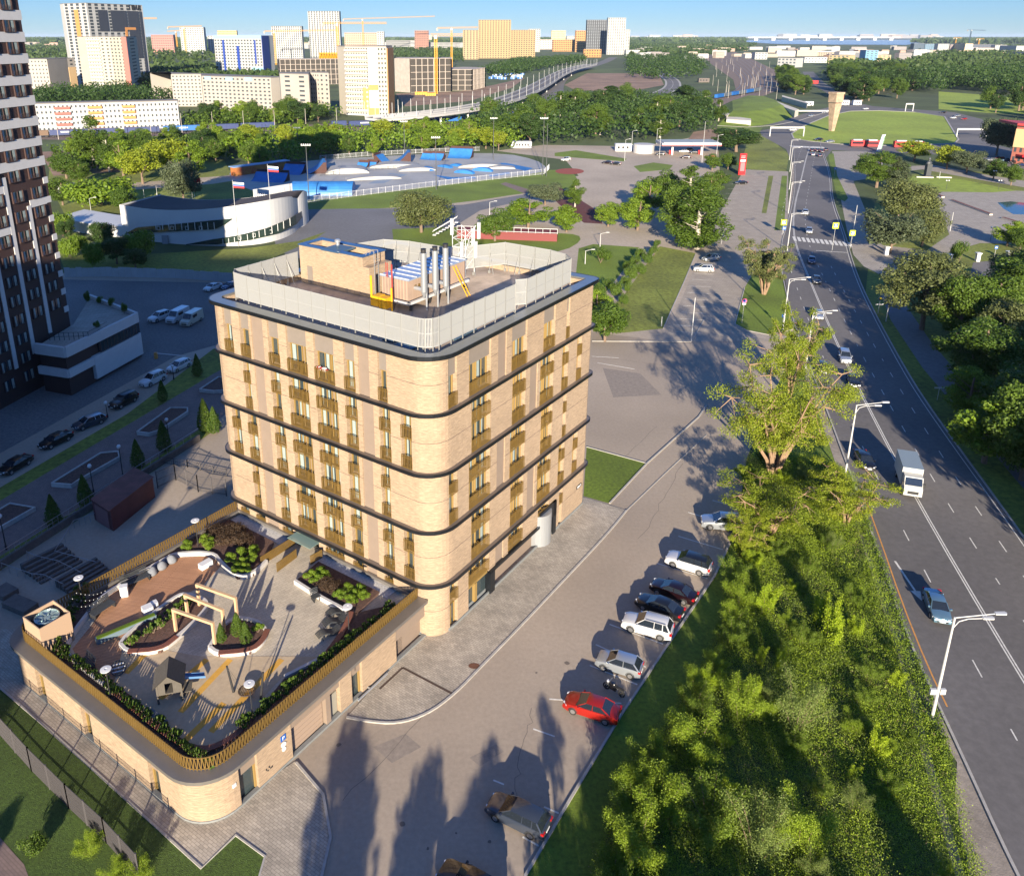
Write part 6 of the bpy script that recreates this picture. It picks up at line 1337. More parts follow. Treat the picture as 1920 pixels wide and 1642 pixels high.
# ---------------------------------------------------------------- trees near and middle distance
TT = [ # proto, u, v(base), height, width, label
 ('limbA', 1448, 895, 16.5, 17.5, 'largest yellow-green tree with bare spreading limbs beside the car park'),
 ('limbB', 1480, 745, 14, 9, 'slender bright tree behind the largest spreading tree'),
 ('limbB', 1445, 1000, 6.5, 12, 'low broad tree in front of the largest spreading tree'),
 ('limbB', 1585, 985, 6.5, 9.5, 'bright tree leaning over the road edge by the turn arrow'),
 ('limbB', 1398, 1040, 4.5, 5.5, 'low leafy tree leaning over the silver hatchback'),
 ('limbC', 1432, 552, 12.5, 12.5, 'round many-stemmed tree on the lawn island by the road'),
 ('birchB', 1306, 467, 18, 15, 'tallest birch beside the side car park'), ('bigC', 1268, 452, 15, 12, 'dark tree left of the tallest birch'),
 ('roundB', 1195, 432, 9.5, 11, 'bright round tree right of the pair near the plaza path'), ('roundB', 1140, 425, 7.5, 8, 'bright round tree left of the pair near the plaza path'), ('roundB', 1215, 405, 11, 11, 'bright tree between the round pair and the dark tree'),
 ('birchA', 1290, 400, 15, 13, 'second birch behind the tallest one'), ('roundA', 1240, 380, 11, 11, 'leafy tree above the dark tree by the plaza'), ('roundA', 1330, 372, 9, 8, 'leafy tree behind the birches by the upper car park'),
 ('willowA', 790, 436, 11.5, 17.5, 'huge olive willow alone on the grey square'), ('roundA', 928, 452, 9, 10, 'dark round tree left of the steel stair pavilion'), ('roundB', 990, 428, 8.5, 13, 'bright broad tree above the pavilion'), ('roundB', 1062, 435, 8, 9, 'bright round tree right of the pavilion'),
 ('birchA', 1078, 388, 9, 7, 'pale thin tree on the lawn tip near the red surface'), ('willowB', 1022, 385, 7, 11, 'grey-green low willow left of the pale thin tree'), ('bushA', 1126, 493, 3.8, 5.2, 'round bush at the left of the concrete path'),
 ('roundA', 1134, 640, 7.5, 8, 'leafy tree directly behind the right corner of the building'), ('roundB', 1118, 600, 6, 6, 'bright tree peeking over the roof corner'),
 ('bigA', 1643, 352, 13, 17, 'dark leafy tree at the top of the square near the trams'), ('spruce', 1677, 356, 12, 9, 'grey spruce between dark tree and willows'), ('willowA', 1695, 420, 13, 18, 'huge grey-green willow in the row beside the square'), ('willowB', 1668, 475, 10.5, 14, 'nearest grey-green willow beside the square'), ('willowA', 1728, 462, 10, 12, 'willow with pale tips facing the square'),
 ('bigB', 1728, 618, 14.5, 17, 'big olive tree over the pavement right of the zebra crossing'), ('bigC', 1790, 650, 13, 11, 'dark tree behind the big olive tree'), ('bigA', 1830, 735, 12, 12, 'dark green tree over the footpath'),
 ('roundB', 1845, 868, 11, 10.5, 'bright leafy tree with forked trunk beside the road'), ('bigA', 1925, 830, 12, 12, 'leafy tree cut by the right edge beside the forked one'), ('bigB', 1900, 700, 13, 12, 'olive tree near the right edge above the forked one'), ('bigC', 1860, 640, 12, 11, 'dark tree in the right-hand grove'), ('bigA', 1920, 610, 15, 16, 'large tree at the right edge beside the dark car park'),
 ('bigC', 1915, 900, 12, 10, 'dark tree low at the right edge'), ('roundB', 1810, 850-60, 8, 8, 'small bright tree between footpath and road'),
 ('roundB', 1888, 462, 7, 7.5, 'small bright tree on the lawn below the square'), ('roundA', 1912, 470, 6, 7, 'small dark tree on the lawn below the square'), ('bushA', 1500+1250/4.21, 492, 5.5, 4, 'slim bright treetop before the gatepost'),
 ('yellowA', 1713, 303, 9, 14, 'yellow-green round tree left of the bust monument'), ('yellowA', 1775, 318, 10, 11, 'yellow-green round tree right of the bust monument'), ('willowB', 1812, 325, 9, 12, 'greyish round tree right of the yellow-green pair'), ('roundA', 1862, 337, 8, 8, 'small round tree by the walk before the brick house'), ('roundA', 1895, 348, 8, 7, 'small round tree at the right end of the walk'),
 ('willowB', 1868, 292, 17, 16, 'tall grey-green tree left of the red brick house'),
 ('roundC', 1380, 285, 11, 22, 'broad tree between filling station and roundabout'), ('roundA', 1365, 318, 7, 8, 'leafy tree by the red price sign'), ('roundA', 1335, 320, 7, 8, 'leafy tree in the hedge beside the filling station'), ('roundA', 1350, 350, 6, 7, 'leafy tree at the lower end of the hedge'),
 ('willowB', 345, 380, 14, 13, 'dark weeping willow behind the white curved building'), ('bigbush', 190, 385, 9, 22, 'large dark bush left of the weeping willow'), ('roundA', 118, 385, 9, 10, 'leafy tree touching the tower edge'), ('roundA', 235, 400, 8, 9, 'leafy tree right of the large dark bush'),
 ('birchA', 178, 310, 21, 17, 'tall bare-limbed pale tree before the railway'), ('birchA', 205, 322, 17, 10, 'slim birch beside the bare-limbed tree'), ('roundB', 232, 330, 14, 15, 'bright leafy tree right of the slim birch'), ('bigC', 262, 305, 13, 18, 'dark tree in front of the blue container'), ('yellowA', 268, 345, 13, 15, 'yellow-green tree left in the row behind the willow'), ('yellowA', 318, 325, 14, 18, 'broad yellow-green tree in the row behind the willow'), ('roundB', 360, 330, 14, 15, 'bright tree right of the broad yellow-green one'), ('roundA', 125, 335, 10, 13, 'leafy tree right of the tower at the bare ground'), ('roundA', 150, 345, 9, 9, 'low tree at the edge of the bare ground'), ('roundC', 300, 300, 10, 13, 'dark tree between the yellow-green ones and the tracks')]
for k, u, v, h, w_, lb in TT: tree(k, G(u, v), h, w_, lb)
def woods(px, n, h, sz, seed, lf=None):
    P = pxs(*px); r_ = np.random.default_rng(seed); pts = np.array(scatter(P, n, r_)); hs = r_.uniform(.6, 1, n)*h; C_ = []; K = 9 if sz > 4 else 26
    for k in range(K): C_.append(np.stack([pts[:, 0]+r_.normal(size=n)*h*.2, pts[:, 1]+r_.normal(size=n)*h*.2, hs*r_.uniform(.12, 1.0, n)**.7], 1))
    me = leafmesh('far_wood', np.concatenate(C_), sz, lf or (M_FW if sz > 4 else LG['dark']), seed, up=.1); o = bpy.data.objects.new('far_wood', me); COL.objects.link(o); tag(o, kind='stuff')
M_FW = leafmat('far_wood', (.035, .07, .018), (.09, .135, .035))
# dense belts: individual trees nobody could tell apart
def belt(px, n, kinds, h0, h1, lb, grp, seed, ratio=(.75, 1.1)):
    P = pxs(*px); r_ = np.random.default_rng(seed); rr = random.Random(seed)
    pts = scatter(P, n*3, r_); sel = []
    for p in pts:
        if all((p[0]-q[0])**2+(p[1]-q[1])**2 > 12 for q in sel): sel.append(p)
        if len(sel) >= n: break
    for (x, y) in sel: h = rr.uniform(h0, h1); tree(rr.choice(kinds), (x, y), h, h*rr.uniform(*ratio), lb, grp)
woods([(385, 300), (400, 270), (560, 260), (760, 250), (870, 248), (990, 264), (960, 281), (800, 282), (600, 300), (500, 318)], 420, 9, 1.5, 51, LG['bright'])
belt([(385, 300), (400, 272), (560, 262), (760, 252), (870, 250), (1000, 262), (960, 283), (800, 285), (600, 305), (500, 322)], 52, ['roundB', 'roundB', 'roundA', 'yellowA'], 8, 11.5, 'bright leafy tree in the dense belt behind the skatepark', 'tree belt behind the skatepark', 1)
woods([(860, 262), (900, 228), (1060, 198), (1200, 192), (1310, 196), (1345, 225), (1330, 250), (1200, 268), (1050, 276)], 620, 13, 1.9, 52)
belt([(860, 262), (900, 225), (1060, 195), (1200, 190), (1310, 195), (1350, 225), (1340, 250), (1200, 272), (1050, 280)], 26, ['bigC', 'colD', 'roundC', 'birchA', 'roundA'], 12, 18, 'tall dark tree in the dense grove left of the roundabout', 'dark grove left of the roundabout', 2)
woods([(110, 328), (100, 290), (330, 265), (420, 262), (430, 300), (300, 318)], 240, 6, 1.3, 53, LG['mid'])
belt([(120, 330), (100, 300), (330, 265), (420, 262), (430, 300), (300, 312)], 22, ['roundA', 'roundB', 'roundC'], 7, 11, 'leafy tree in the belt between railway and weeping willow', 'tree belt below the railway', 3)
belt([(1455, 150), (1480, 145), (1525, 190), (1500, 197), (1470, 178)], 16, ['colD', 'bigC'], 14, 20, 'dark tree on the bank between tracks and road', 'trees on the railway bank', 4)
belt([(1570, 185), (1560, 150), (1640, 140), (1700, 150), (1730, 180), (1790, 205), (1720, 207), (1640, 198)], 46, ['roundC', 'bigC', 'colD', 'roundA'], 15, 22, 'dark tree in the park beyond the roundabout', 'park trees beyond the roundabout', 5)
woods([(1700, 148), (1920, 140), (2050, 145), (2050, 175), (1900, 178), (1780, 168)], 1500, 19, 2.6, 56)
belt([(1840, 195), (1960, 188), (2050, 200), (2050, 240), (1900, 235)], 18, ['roundA', 'bigC', 'roundC'], 13, 20, 'leafy tree on the meadow edge at the right', 'trees on the right-hand meadow', 7)
woods([(355, 230), (520, 226), (560, 210), (600, 214), (640, 222), (520, 238), (350, 242)], 260, 10, 1.6, 58, LG['mid'])
belt([(355, 232), (520, 228), (560, 212), (600, 216), (640, 224), (520, 240), (350, 243)], 14, ['roundA', 'roundC', 'roundB'], 10, 16, 'leafy tree between tracks and pale apartment slabs', 'trees between tracks and slabs', 8)
woods([(60, 205), (75, 186), (240, 180), (340, 196), (330, 200), (150, 205)], 420, 15, 2.0, 59)
woods([(900, 140), (960, 120), (1090, 112), (1100, 118), (1050, 125), (950, 148)], 500, 15, 3.0, 510)
woods([(1180, 150), (1170, 112), (1300, 108), (1330, 135), (1300, 150)], 520, 15, 3.0, 511)
belt([(110, 440), (130, 445), (300, 480), (260, 512), (140, 510)], 9, ['roundC', 'bigbush'], 5, 8, 'dark bush in the tower shade before the white building', 'bushes in the tower shade', 12)
belt([(1112, 630), (1110, 560), (1150, 530), (1175, 500), (1215, 470), (1238, 462), (1215, 510), (1180, 560), (1155, 618)], 26, ['bushA'], 2.2, 3.6, 'clipped hedge bush along the concrete path', 'hedge along the concrete path', 13)
belt([(1850, 620), (1890, 740), (1960, 900), (2160, 1000), (2060, 560), (1890, 560)], 10, ['bigA', 'bigC', 'bigB'], 10, 13, 'dark leafy tree in the grove at the right edge', 'grove at the right edge', 14)
woods([(1590, 180), (1700, 172), (1765, 178), (1780, 150), (1700, 140), (1600, 148)], 420, 18, 2.4, 61)
# trees standing outside the frame whose shadows fall into it
for i, (x, y, h) in enumerate(((70, 52, 13), (76, 64, 14), (72, 40, 14), (66, 30, 13), (82, 78, 15), (60, 20, 12), (86, 92, 13), (73, 73, 16), (80, 84, 17), (88, 98, 16), (68, 62, 15))): tree('bigC', (x, y), h, h*.95, 'roadside tree standing outside the right of the picture', 'trees outside the picture')
for i, (x, y, h) in enumerate(((-4, 6, 11), (1, 12, 10), (6, 20, 9), (-10, -2, 14), (11, 26, 7), (-1, -12, 15), (9, 6, 11), (16, 14, 11), (-40, 27, 6), (-34, 22, 6), (-46, 27, 6), (-29, 20, 5), (14, 30, 6), (20, 26, 6), (24, 10, 12), (30, 20, 8))): tree('birchA' if i % 3 else 'colD', (x, y), h, h*.5, 'tree standing below the camera outside the picture', 'trees outside the picture')
for i, (u, v, h) in enumerate(((60, 1600, 1.4), (262, 1648, 1.6), (170, 1600, 1.5), (215, 1650, 1.5))): tree('wildA' if i else 'bushA', G(u, v), h, h*1.3, ['low bush beyond the mesh fence in the corner', 'white-flowered shrub at the bottom beside the mesh fence', 'leafy shrub against the mesh fence', 'leafy shrub cut by the bottom edge'][i], None, 'shrub', 'garden_shrub')
# ---------------------------------------------------------------- street lamps, poles, signs
M_LW = mat('lamp_white', (.48, .48, .47), .5)
LAMP0 = None
def street_lamp(u, v, label, h=10.2, arm=3.2, rz=0., grp='white street lamps along the main road', box=False):
    p = G(u, v); q = T('street_lamp', label, 'street lamp', (p.x, p.y, 0), rz, grp)
    m_ = MB(); m_.tube((0, 0, 0), (0, 0, h), .13, .08, 8); m_.box(-.22, .22, -.22, .22, 0, .06); m_.build('pole', M_LW, q)
    m_ = MB(); m_.tube((0, 0, h-.05), (arm, 0, h+.35), .05, .04, 6); m_.path([(0, 0, h-1.1), (.4, 0, h-.4), (1.1, 0, h-.15), (arm*.72, 0, h-.1)], .04); m_.build('arm', M_LW, q)
    for x, z in ((arm, h+.35), (arm*.72, h-.1)): m_ = MB(); m_.prism([(x-.1, -.13), (x+.75, -.16), (x+.85, 0), (x+.75, .16), (x-.1, .13)], z-.03, z+.1); m_.build('lamp_head', M_LW, q)
    if box: m_ = MB(); m_.box(-.65, -.15, -.1, .1, 2.6, 3.1); m_.box(.15, .6, -.1, .1, 2.6, 3.1); m_.build('junction_box', M_LW, q)
    return q
for i, (u, v, h) in enumerate(((1747, 1347, 10.2), (1584, 894, 10.2), (1510, 692, 10.2), (1468, 618, 10.2), (1476, 470, 10), (1478, 400, 10), (1480, 355, 10), (1481, 322, 10), (1480, 300, 9))):
    street_lamp(u, v, ['white street lamp nearest the viewer with two small boxes on its pole', 'white street lamp right of the big spreading tree beside the black sedan', 'white street lamp behind the top of the spreading tree', 'white street lamp at the tip of the lawn island', 'white street lamp by the zebra crossing', 'white street lamp above the zebra crossing on the kerb side', 'white street lamp halfway to the roundabout', 'white street lamp near the top of the side car park', 'white street lamp nearest the roundabout'][i], h, box=(i == 0))
def pole(u, v, vt, label, cat='pole', r=.09, m=None, grp=None, head=None, name='pole', h=None):
    p = G(u, v); h = h or ztop(u, vt, p.y); q = T(name, label, cat, (p.x, p.y, 0), 0, grp); m_ = MB(); m_.tube((0, 0, 0), (0, 0, h), r, r*.6, 7); m_.build('shaft', m or M_LW, q)
    if head == 'arm': m_ = MB(); m_.tube((0, 0, h-.1), (1.6, 0, h+.3), .05, n=5); m_.prism([(1.4, -.15), (2.3, -.15), (2.3, .15), (1.4, .15)], h+.25, h+.4); m_.build('lamp_head', m or M_LW, q)
    if head == 'flood':
        m_ = MB(); m_.box(-1.6, 1.6, -.08, .08, h-.3, h-.15)
        for i in range(5): m_.box(-1.6+i*.7, -1.2+i*.7, -.3, .1, h-.15, h+.35)
        m_.build('floodlights', M_LW, q)
    if head == 'twin':
        for x in (-.45, .45): m_ = MB(); m_.lathe([(.05, h), (.25, h+.15), (.25, h+.4), (.02, h+.5)], 10, (x, 0)); m_.build('globe', M_SW, q)
        m_ = MB(); m_.tube((-.45, 0, h), (.45, 0, h), .04); m_.build('crossbar', M_DARK, q)
    return q
M_DP = mat('dark_pole', (.07, .075, .08), .5, metal=.5); M_CP = mat('concrete_pole', (.42, .38, .33), .8)
for a in ((818, 356, 258, 'floodlight mast in front of the skatepark, middle', 'flood'), (580, 380, 272, 'floodlight mast left of the skatepark', 'flood'), (1017, 330, 222, 'floodlight mast at the right corner of the skatepark', 'flood'), (1024, 331, 232, 'slim mast just right of the corner floodlight', None), (560, 290, 240, 'floodlight mast behind the skatepark on the left', 'flood'), (759, 302, 228, 'floodlight mast rising from the dark ramps', 'flood'), (925, 300, 222, 'floodlight mast behind the blue quarter pipe', 'flood')):
    pole(a[0], a[1], a[2], a[3], 'floodlight mast', .17, M_DP, None, a[4], 'floodlight_mast')
for a in ((1296, 640, 558, 'slim white pole at the end of the side car park', None), (1240, 612, 594, 'short white post on the grass behind the building', None), (1125, 463, 438, 'small lamp post on the curved path', 'arm'), (1097, 495, 470, 'small lamp post at the path beside the lawn', 'arm'), (1171, 302, 262, 'white lamp post before the white hoarding', 'arm'), (1184, 281, 246, 'white lamp post behind the hoarding', 'arm'), (1231, 270, 242, 'white lamp pole left of the filling station', 'arm'), (1236, 297, 256, 'white lamp pole in front of the pumps', None), (1316, 304, 228, 'tall white pole right of the filling station', None), (1343, 295, 254, 'white lamp pole behind the hedge', 'arm'), (918, 405, 379, 'grey lamp post on the square', 'arm'), (1761, 335+0, 322, 'small post by the bust', None), (1781, 434, 398, 'white lamp post on the plaza near the willows', None), (1661, 603, 528, 'leaning grey pole by the footpath', None), (1596, 460, 385, 'white pole with crossing signs', None)):
    pole(a[0], a[1], a[2], a[3], 'pole', .1, None, None, a[4], 'lamp_post')
for a in ((1774, 356, 340, 'black twin-globe lamp on the triangular lawn'), (1872, 356, 340, 'black twin-globe lamp at the right tip of the lawn'), (1857, 451, 428, 'black twin-globe lamp below the plaza'), (1862, 340, 322, 'twin-globe lamp before the small round tree')):
    pole(a[0], a[1], a[2], a[3], 'lamp post', .07, M_DP, None, 'twin', 'globe_lamp')
for i, (u, v, vt) in enumerate(((145, 380, 352), (172, 405, 372), (250, 398, 368), (296, 378, 350), (298, 400, 362), (272, 383, 355), (366, 380, 330), (362, 380, 345))):
    pole(u, v, vt, ['white lamp post on the lawn, leftmost', 'white lamp post on the lawn, second', 'white pole beside the curved building roof', 'white pole left of the willow', 'white pole in front of the willow', 'lamp pole beside it', 'flag pole with a red flag', 'slim pole beside the red flag'][i], 'pole', .08, None, None, 'arm' if i < 2 else None, 'lamp_post')
p = G(366, 380); q = T('red_flag', 'red flag on the pole right of the weeping willow', 'flag', (p.x, p.y, 0)); m_ = MB(); z = ztop(366, 334, p.y); m_.seg((.1, 0), (2.4, .3), .04, z-1.5, z); m_.build('cloth', mat('flag_red', (.5, .02, .02), .7), q)
# road signs
M_SY = mat('sign_yellow', (.62, .72, .02), .5); M_SR = mat('sign_pink', (.62, .10, .20), .5)
def sign(u, v, vt, label, kind, w_=.7):
    p = G(u, v); h = ztop(u, vt, p.y); q = T('road_sign', label, 'road sign', (p.x, p.y, 0)); m_ = MB(); m_.tube((0, 0, 0), (0, 0, h), .04, n=6); m_.build('post', M_LW, q)
    if kind == 'stop': 
        m_ = MB(); m_.tube((0, -.06, h), (0, -.09, h), w_*.5, n=20); m_.build('sign_face', M_SR, q); m_ = MB(); m_.tube((0, -.091, h), (0, -.1, h), w_*.3, n=20); m_.build('sign_centre', M_SB, q); m_ = MB(); m_.box(-.35, .35, -.08, -.05, h-.8, h-.45); m_.build('plate', M_SW, q)
    if kind == 'cross':
        m_ = MB(); m_.box(-w_, w_, -.1, -.05, h-w_, h+w_); m_.build('sign_face', M_SY, q); m_ = MB(); m_.box(-w_*.65, w_*.65, -.13, -.1, h-w_*.6, h+w_*.6); m_.build('sign_field', M_SB, q); m_ = MB(); m_.face([(-w_*.5, -.14, h-w_*.5), (w_*.5, -.14, h-w_*.5), (0, -.14, h+w_*.5)]); m_.build('sign_symbol', M_SW, q)
    if kind == 'blue': m_ = MB(); m_.box(-w_*.5, w_*.5, -.08, -.05, h-w_*.5, h+w_*.5); m_.build('sign_face', M_SB, q); m_ = MB(); m_.box(-w_*.3, w_*.3, -.1, -.08, h-w_*.2, h+w_*.2); m_.build('sign_symbol', M_SW, q)
    if kind == 'diamond':
        for s, mm, y in ((w_*.75, M_SW, -.06), (w_*.5, mat('sign_gold', (.6, .42, .02), .5), -.09)): m_ = MB(); m_.v = [(-s, y, h), (0, y, h-s), (s, y, h), (0, y, h+s), (-s, y+.02, h), (0, y+.02, h-s), (s, y+.02, h), (0, y+.02, h+s)]; m_.f = [(0, 1, 2, 3), (7, 6, 5, 4)]; m_.m = [0, 0]; m_.build('sign_face', mm, q)
        m_ = MB(); m_.box(-.8, .8, -.07, -.04, h-1.35, h-1.1); m_.build('plate', M_SW, q)
    if kind == 'street': m_ = MB(); m_.box(-.8, .8, -.06, -.02, h-.1, h+.12); m_.build('name_plate', M_SW, q)
sign(1391, 606, 564, 'round pink-red sign with white plate on the lawn island', 'stop', 1.0); sign(1560, 470, 423, 'yellow-bordered crossing sign hanging over the road', 'cross', .8); sign(1594, 466, 437, 'yellow-bordered crossing sign on the pole', 'cross', .75); sign(1467, 440, 417, 'yellow-bordered crossing sign on the left side of the road', 'cross', .8)
sign(1469, 438, 428, 'blue sign just below the yellow one on the left side', 'blue', 1.0); sign(1352, 458, 440, 'small blue sign beside the birch', 'blue', 1.0); sign(1564, 330, 316, 'blue sign on the verge right of the road', 'blue', 1.0); sign(1466, 615, 592, 'small blue sign on the lawn tip lamp', 'blue', .6)
sign(1646, 588, 560, 'yellow-white diamond priority sign above a white plate', 'diamond', .8); sign(1757, 750, 727, 'white street name plate on the verge', 'street'); sign(1863, 488, 464, 'blue sign on the dark lawn at the right', 'blue', .8)
for i, (x, y) in enumerate(((1832, 490), (1889, 487), (1661, 478), (1779, 492))): p = G(x, y); m_ = MB(); m_.prism(roundrect(-.45, .45, -.45, .45, (.05,)*4, 3), 0, 2.0); m_.box(-.6, .6, -.6, .6, 2.0, 2.25); o = m_.build('gatepost', M_SW); o.location = (p.x, p.y, 0); tag(o, ['white gatepost left of the dark car park entrance', 'white gatepost right of the dark car park entrance', 'white stub pillar on the pavement corner', 'white gatepost hidden behind the slim treetop'][i], 'gatepost', 'white gateposts')
# ---------------------------------------------------------------- white curved building
def wall_z(curve, u, v):
    for (a, b) in zip(curve[:-1], curve[1:]):
        if a[0] <= u <= b[0]:
            t = (u-a[0])/(b[0]-a[0]); g = G(a[0]+(b[0]-a[0])*t, a[1]+(b[1]-a[1])*t); a_, b_ = G(*a), G(*b); d_ = (b_-a_).normalized(); return g, ztop(u, v, g.y), Vector((d_.y, -d_.x))
    g = G(*curve[-1]); return g, ztop(u, v, g.y), Vector((1, 0))
M_WC = mat('white_composite', (.48, .48, .48), .45, var=.03, sc_=.4)
base = [(232, 446), (300, 455), (360, 460), (410, 462), (460, 461), (500, 456), (530, 448), (552, 437), (566, 422), (571, 408)]
top = [(232, 384), (300, 394), (360, 394), (410, 391), (460, 384), (500, 377), (530, 371), (545, 368), (558, 370), (563, 378)]
def dens(c, n=5):
    o_ = []
    for a, b in zip(c[:-1], c[1:]):
        for i in range(n): o_.append((a[0]+(b[0]-a[0])*i/n, a[1]+(b[1]-a[1])*i/n))
    return o_+[c[-1]]
B_ = smoothline([G(*p) for p in base], 2); n = len(B_); Td = smoothline([Vector(p) for p in top], 2)
cb = T('curved_pavilion', 'white curved building with sloping ribbon windows beyond the sheet fence', 'building', (B_[0].x, B_[0].y, 0))
Zt = [max(3, ztop(Td[i].x, Td[i].y, B_[i].y)) for i in range(n)]
back = [B_[i]+Vector((6*(1-i/n)-(5 if i > n*.8 else 0)*(i/n-.8)*5, 14*(1-max(0, i/n-.55)*1.9)+2)) for i in range(n)]
m_ = MB()
for i in range(n-1):
    a, b = B_[i], B_[i+1]; m_.face([(a.x, a.y, 0), (b.x, b.y, 0), (b.x, b.y, Zt[i+1]), (a.x, a.y, Zt[i])])
    c, d = back[i], back[i+1]; m_.face([(d.x, d.y, 0), (c.x, c.y, 0), (c.x, c.y, Zt[i]*.97), (d.x, d.y, Zt[i+1]*.97)])
m_.face([(B_[-1].x, B_[-1].y, 0), (back[-1].x, back[-1].y, 0), (back[-1].x, back[-1].y, Zt[-1]), (B_[-1].x, B_[-1].y, Zt[-1])]); m_.face([(back[0].x, back[0].y, 0), (B_[0].x, B_[0].y, 0), (B_[0].x, B_[0].y, Zt[0]), (back[0].x, back[0].y, Zt[0])])
m_.build('white_wall', M_WC, cb, world=True)
m_ = MB()
for i in range(n-1):
    a, b, c, d = B_[i], B_[i+1], back[i], back[i+1]; m_.face([(a.x, a.y+.3, Zt[i]-.5), (b.x, b.y+.3, Zt[i+1]-.5), (d.x, d.y-.3, Zt[i+1]-.3), (c.x, c.y-.3, Zt[i]-.3)])
m_.build('dark_roof', mat('dark_felt', (.055, .045, .045), .9, var=.15, sc_=.3), cb, world=True)
def ribbon(name, lo, hi, m, off, par, nn=40, gaps=None):
    m_ = MB(); prev = None
    for i in range(nn+1):
        t = i/nn; u = lo[0][0]+(lo[-1][0]-lo[0][0])*t
        def at(c):
            for a, b in zip(c[:-1], c[1:]):
                if a[0] <= u <= b[0]+1e-6: return a[1]+(b[1]-a[1])*(u-a[0])/(b[0]-a[0])
            return c[-1][1]
        g, z0, nv = wall_z(base, u, at(lo)); z1 = wall_z(base, u, at(hi))[1]; g = g+nv*off; cur = (g, max(.1, z0), max(.12, z1))
        if prev is not None: m_.face([(prev[0].x, prev[0].y, prev[1]), (g.x, g.y, cur[1]), (g.x, g.y, cur[2]), (prev[0].x, prev[0].y, prev[2])])
        prev = cur
    return m_.build(name, m, par, world=True)
M_PG = mat('pavilion_glass', (.02, .035, .03), .1, spec=.8)
rb = ribbon('ribbon_window', [(240, 438), (330, 433), (408, 429), (425, 421), (441, 410)], [(240, 437), (262, 426), (330, 420), (400, 413), (441, 409)], M_PG, .55, cb)
rb2 = ribbon('ribbon_window', [(352, 458), (410, 457), (470, 449), (520, 437), (552, 421), (563, 408)], [(352, 457), (400, 448), (450, 440), (500, 427), (540, 410), (563, 396)], M_PG, .75, cb)
m_ = MB()
for i, (u, v0, v1) in enumerate([(300+i*12, 430, 416) for i in range(10)]+[(420+i*11, 456-i*i*.19-i*.9, 447-i*i*.2-i*1.3) for i in range(12)]):
    g, z0, nv = wall_z(base, u, v0); z1 = wall_z(base, u, v1)[1]; g = g+nv*.8; m_.box(g.x-.06, g.x+.06, g.y-.1, g.y+.1, z0, z1)
m_.build('mullion', mat('mullion_white', (.6, .6, .58), .6), cb, world=True)
m_ = MB()
for i, u in enumerate((305, 330, 358, 383, 452, 476, 505)):
    g, z0, nv = wall_z(base, u, 430 if u < 400 else 452-(u-452)*.2-4); g = g+nv*.9+Vector((0, .85)); m_.box(g.x-.45, g.x+.45, g.y-.92, g.y-.8, z0, z0+.08); m_.box(g.x-.45, g.x+.45, g.y-.92, g.y-.8, z0+.95, z0+1.03); m_.box(g.x-.45, g.x-.38, g.y-.92, g.y-.8, z0, z0+1); m_.box(g.x+.38, g.x+.45, g.y-.92, g.y-.8, z0, z0+1)
m_.build('window_frame', MATS['mullion_white'], cb, world=True)
m_ = MB(); g = G(312, 456); m_.box(g.x-.8, g.x+.8, g.y-.9, g.y-.3, 0, 2.3); m_.build('door', mat('grey_door2', (.2, .21, .23), .6), cb, world=True)
# low wing of the curved building
wgb = pxs((108, 428), (170, 440), (235, 446)); m_ = MB(); hz = ztop(110, 408, wgb[0].y)
for a, b in zip(wgb[:-1], wgb[1:]): m_.prism([a, b, b+Vector((3, 12)), a+Vector((3, 12))], 0, max(3.2, hz))
m_.build('low_wing_wall', M_WC, cb, world=True)
g = G(185, 441); m_ = MB(); m_.box(g.x-.9, g.x+.9, g.y-.4, g.y+.6, 0, 2.2); m_.build('dark_doorway', M_DARK, cb, world=True)
# rooftop fascia with letters, flag poles
g0, g1 = G3(476, 372, 9.0), G3(548, 360, 9.0); m_ = MB(); m_.seg(g0, g1, .3, 9.0, 11.6); m_.build('roof_fascia', M_WC, cb, world=True)
d_ = (g1-g0).normalized(); mm = MB()
for i, ch in enumerate('НОВАЯ ПЕРСПЕКТИВА'[:0]): pass
m_ = MB()
for i in range(16): p = g0+(g1-g0)*((i+.6)/20); m_.box(p.x-.18, p.x+.18, p.y-.6, p.y-.4, 9.1+.06*i, 10.0+.06*i)
m_.build('roof_letters', M_SW, cb, world=True)
def tricolour(u, vb, vt, vp, label):
    g = G(u, vb); z = ztop(u, vt, g.y); q = T('flag', label, 'flag', (g.x, g.y, 0)); m_ = MB(); m_.tube((0, 0, vp), (0, 0, z), .09, .05, 6); m_.build('flag_pole', M_LW, q)
    for k, mm in enumerate((M_SW, M_SB, mat('flag_red', (.5, .02, .02), .7))): m_ = MB(); m_.seg((.1, 0), (2.8, .5), .05, z-.5-.5*k-.5, z-.5-.5*k, 0, z-1.3-.5*k, z-.8-.5*k); m_.build('flag_stripe', mm, q)
tricolour(447, 462, 338, 0, 'white blue and red flag on a pole before the curved building'); tricolour(512, 450, 308, 0, 'flag on the taller pole over the curved building roof')
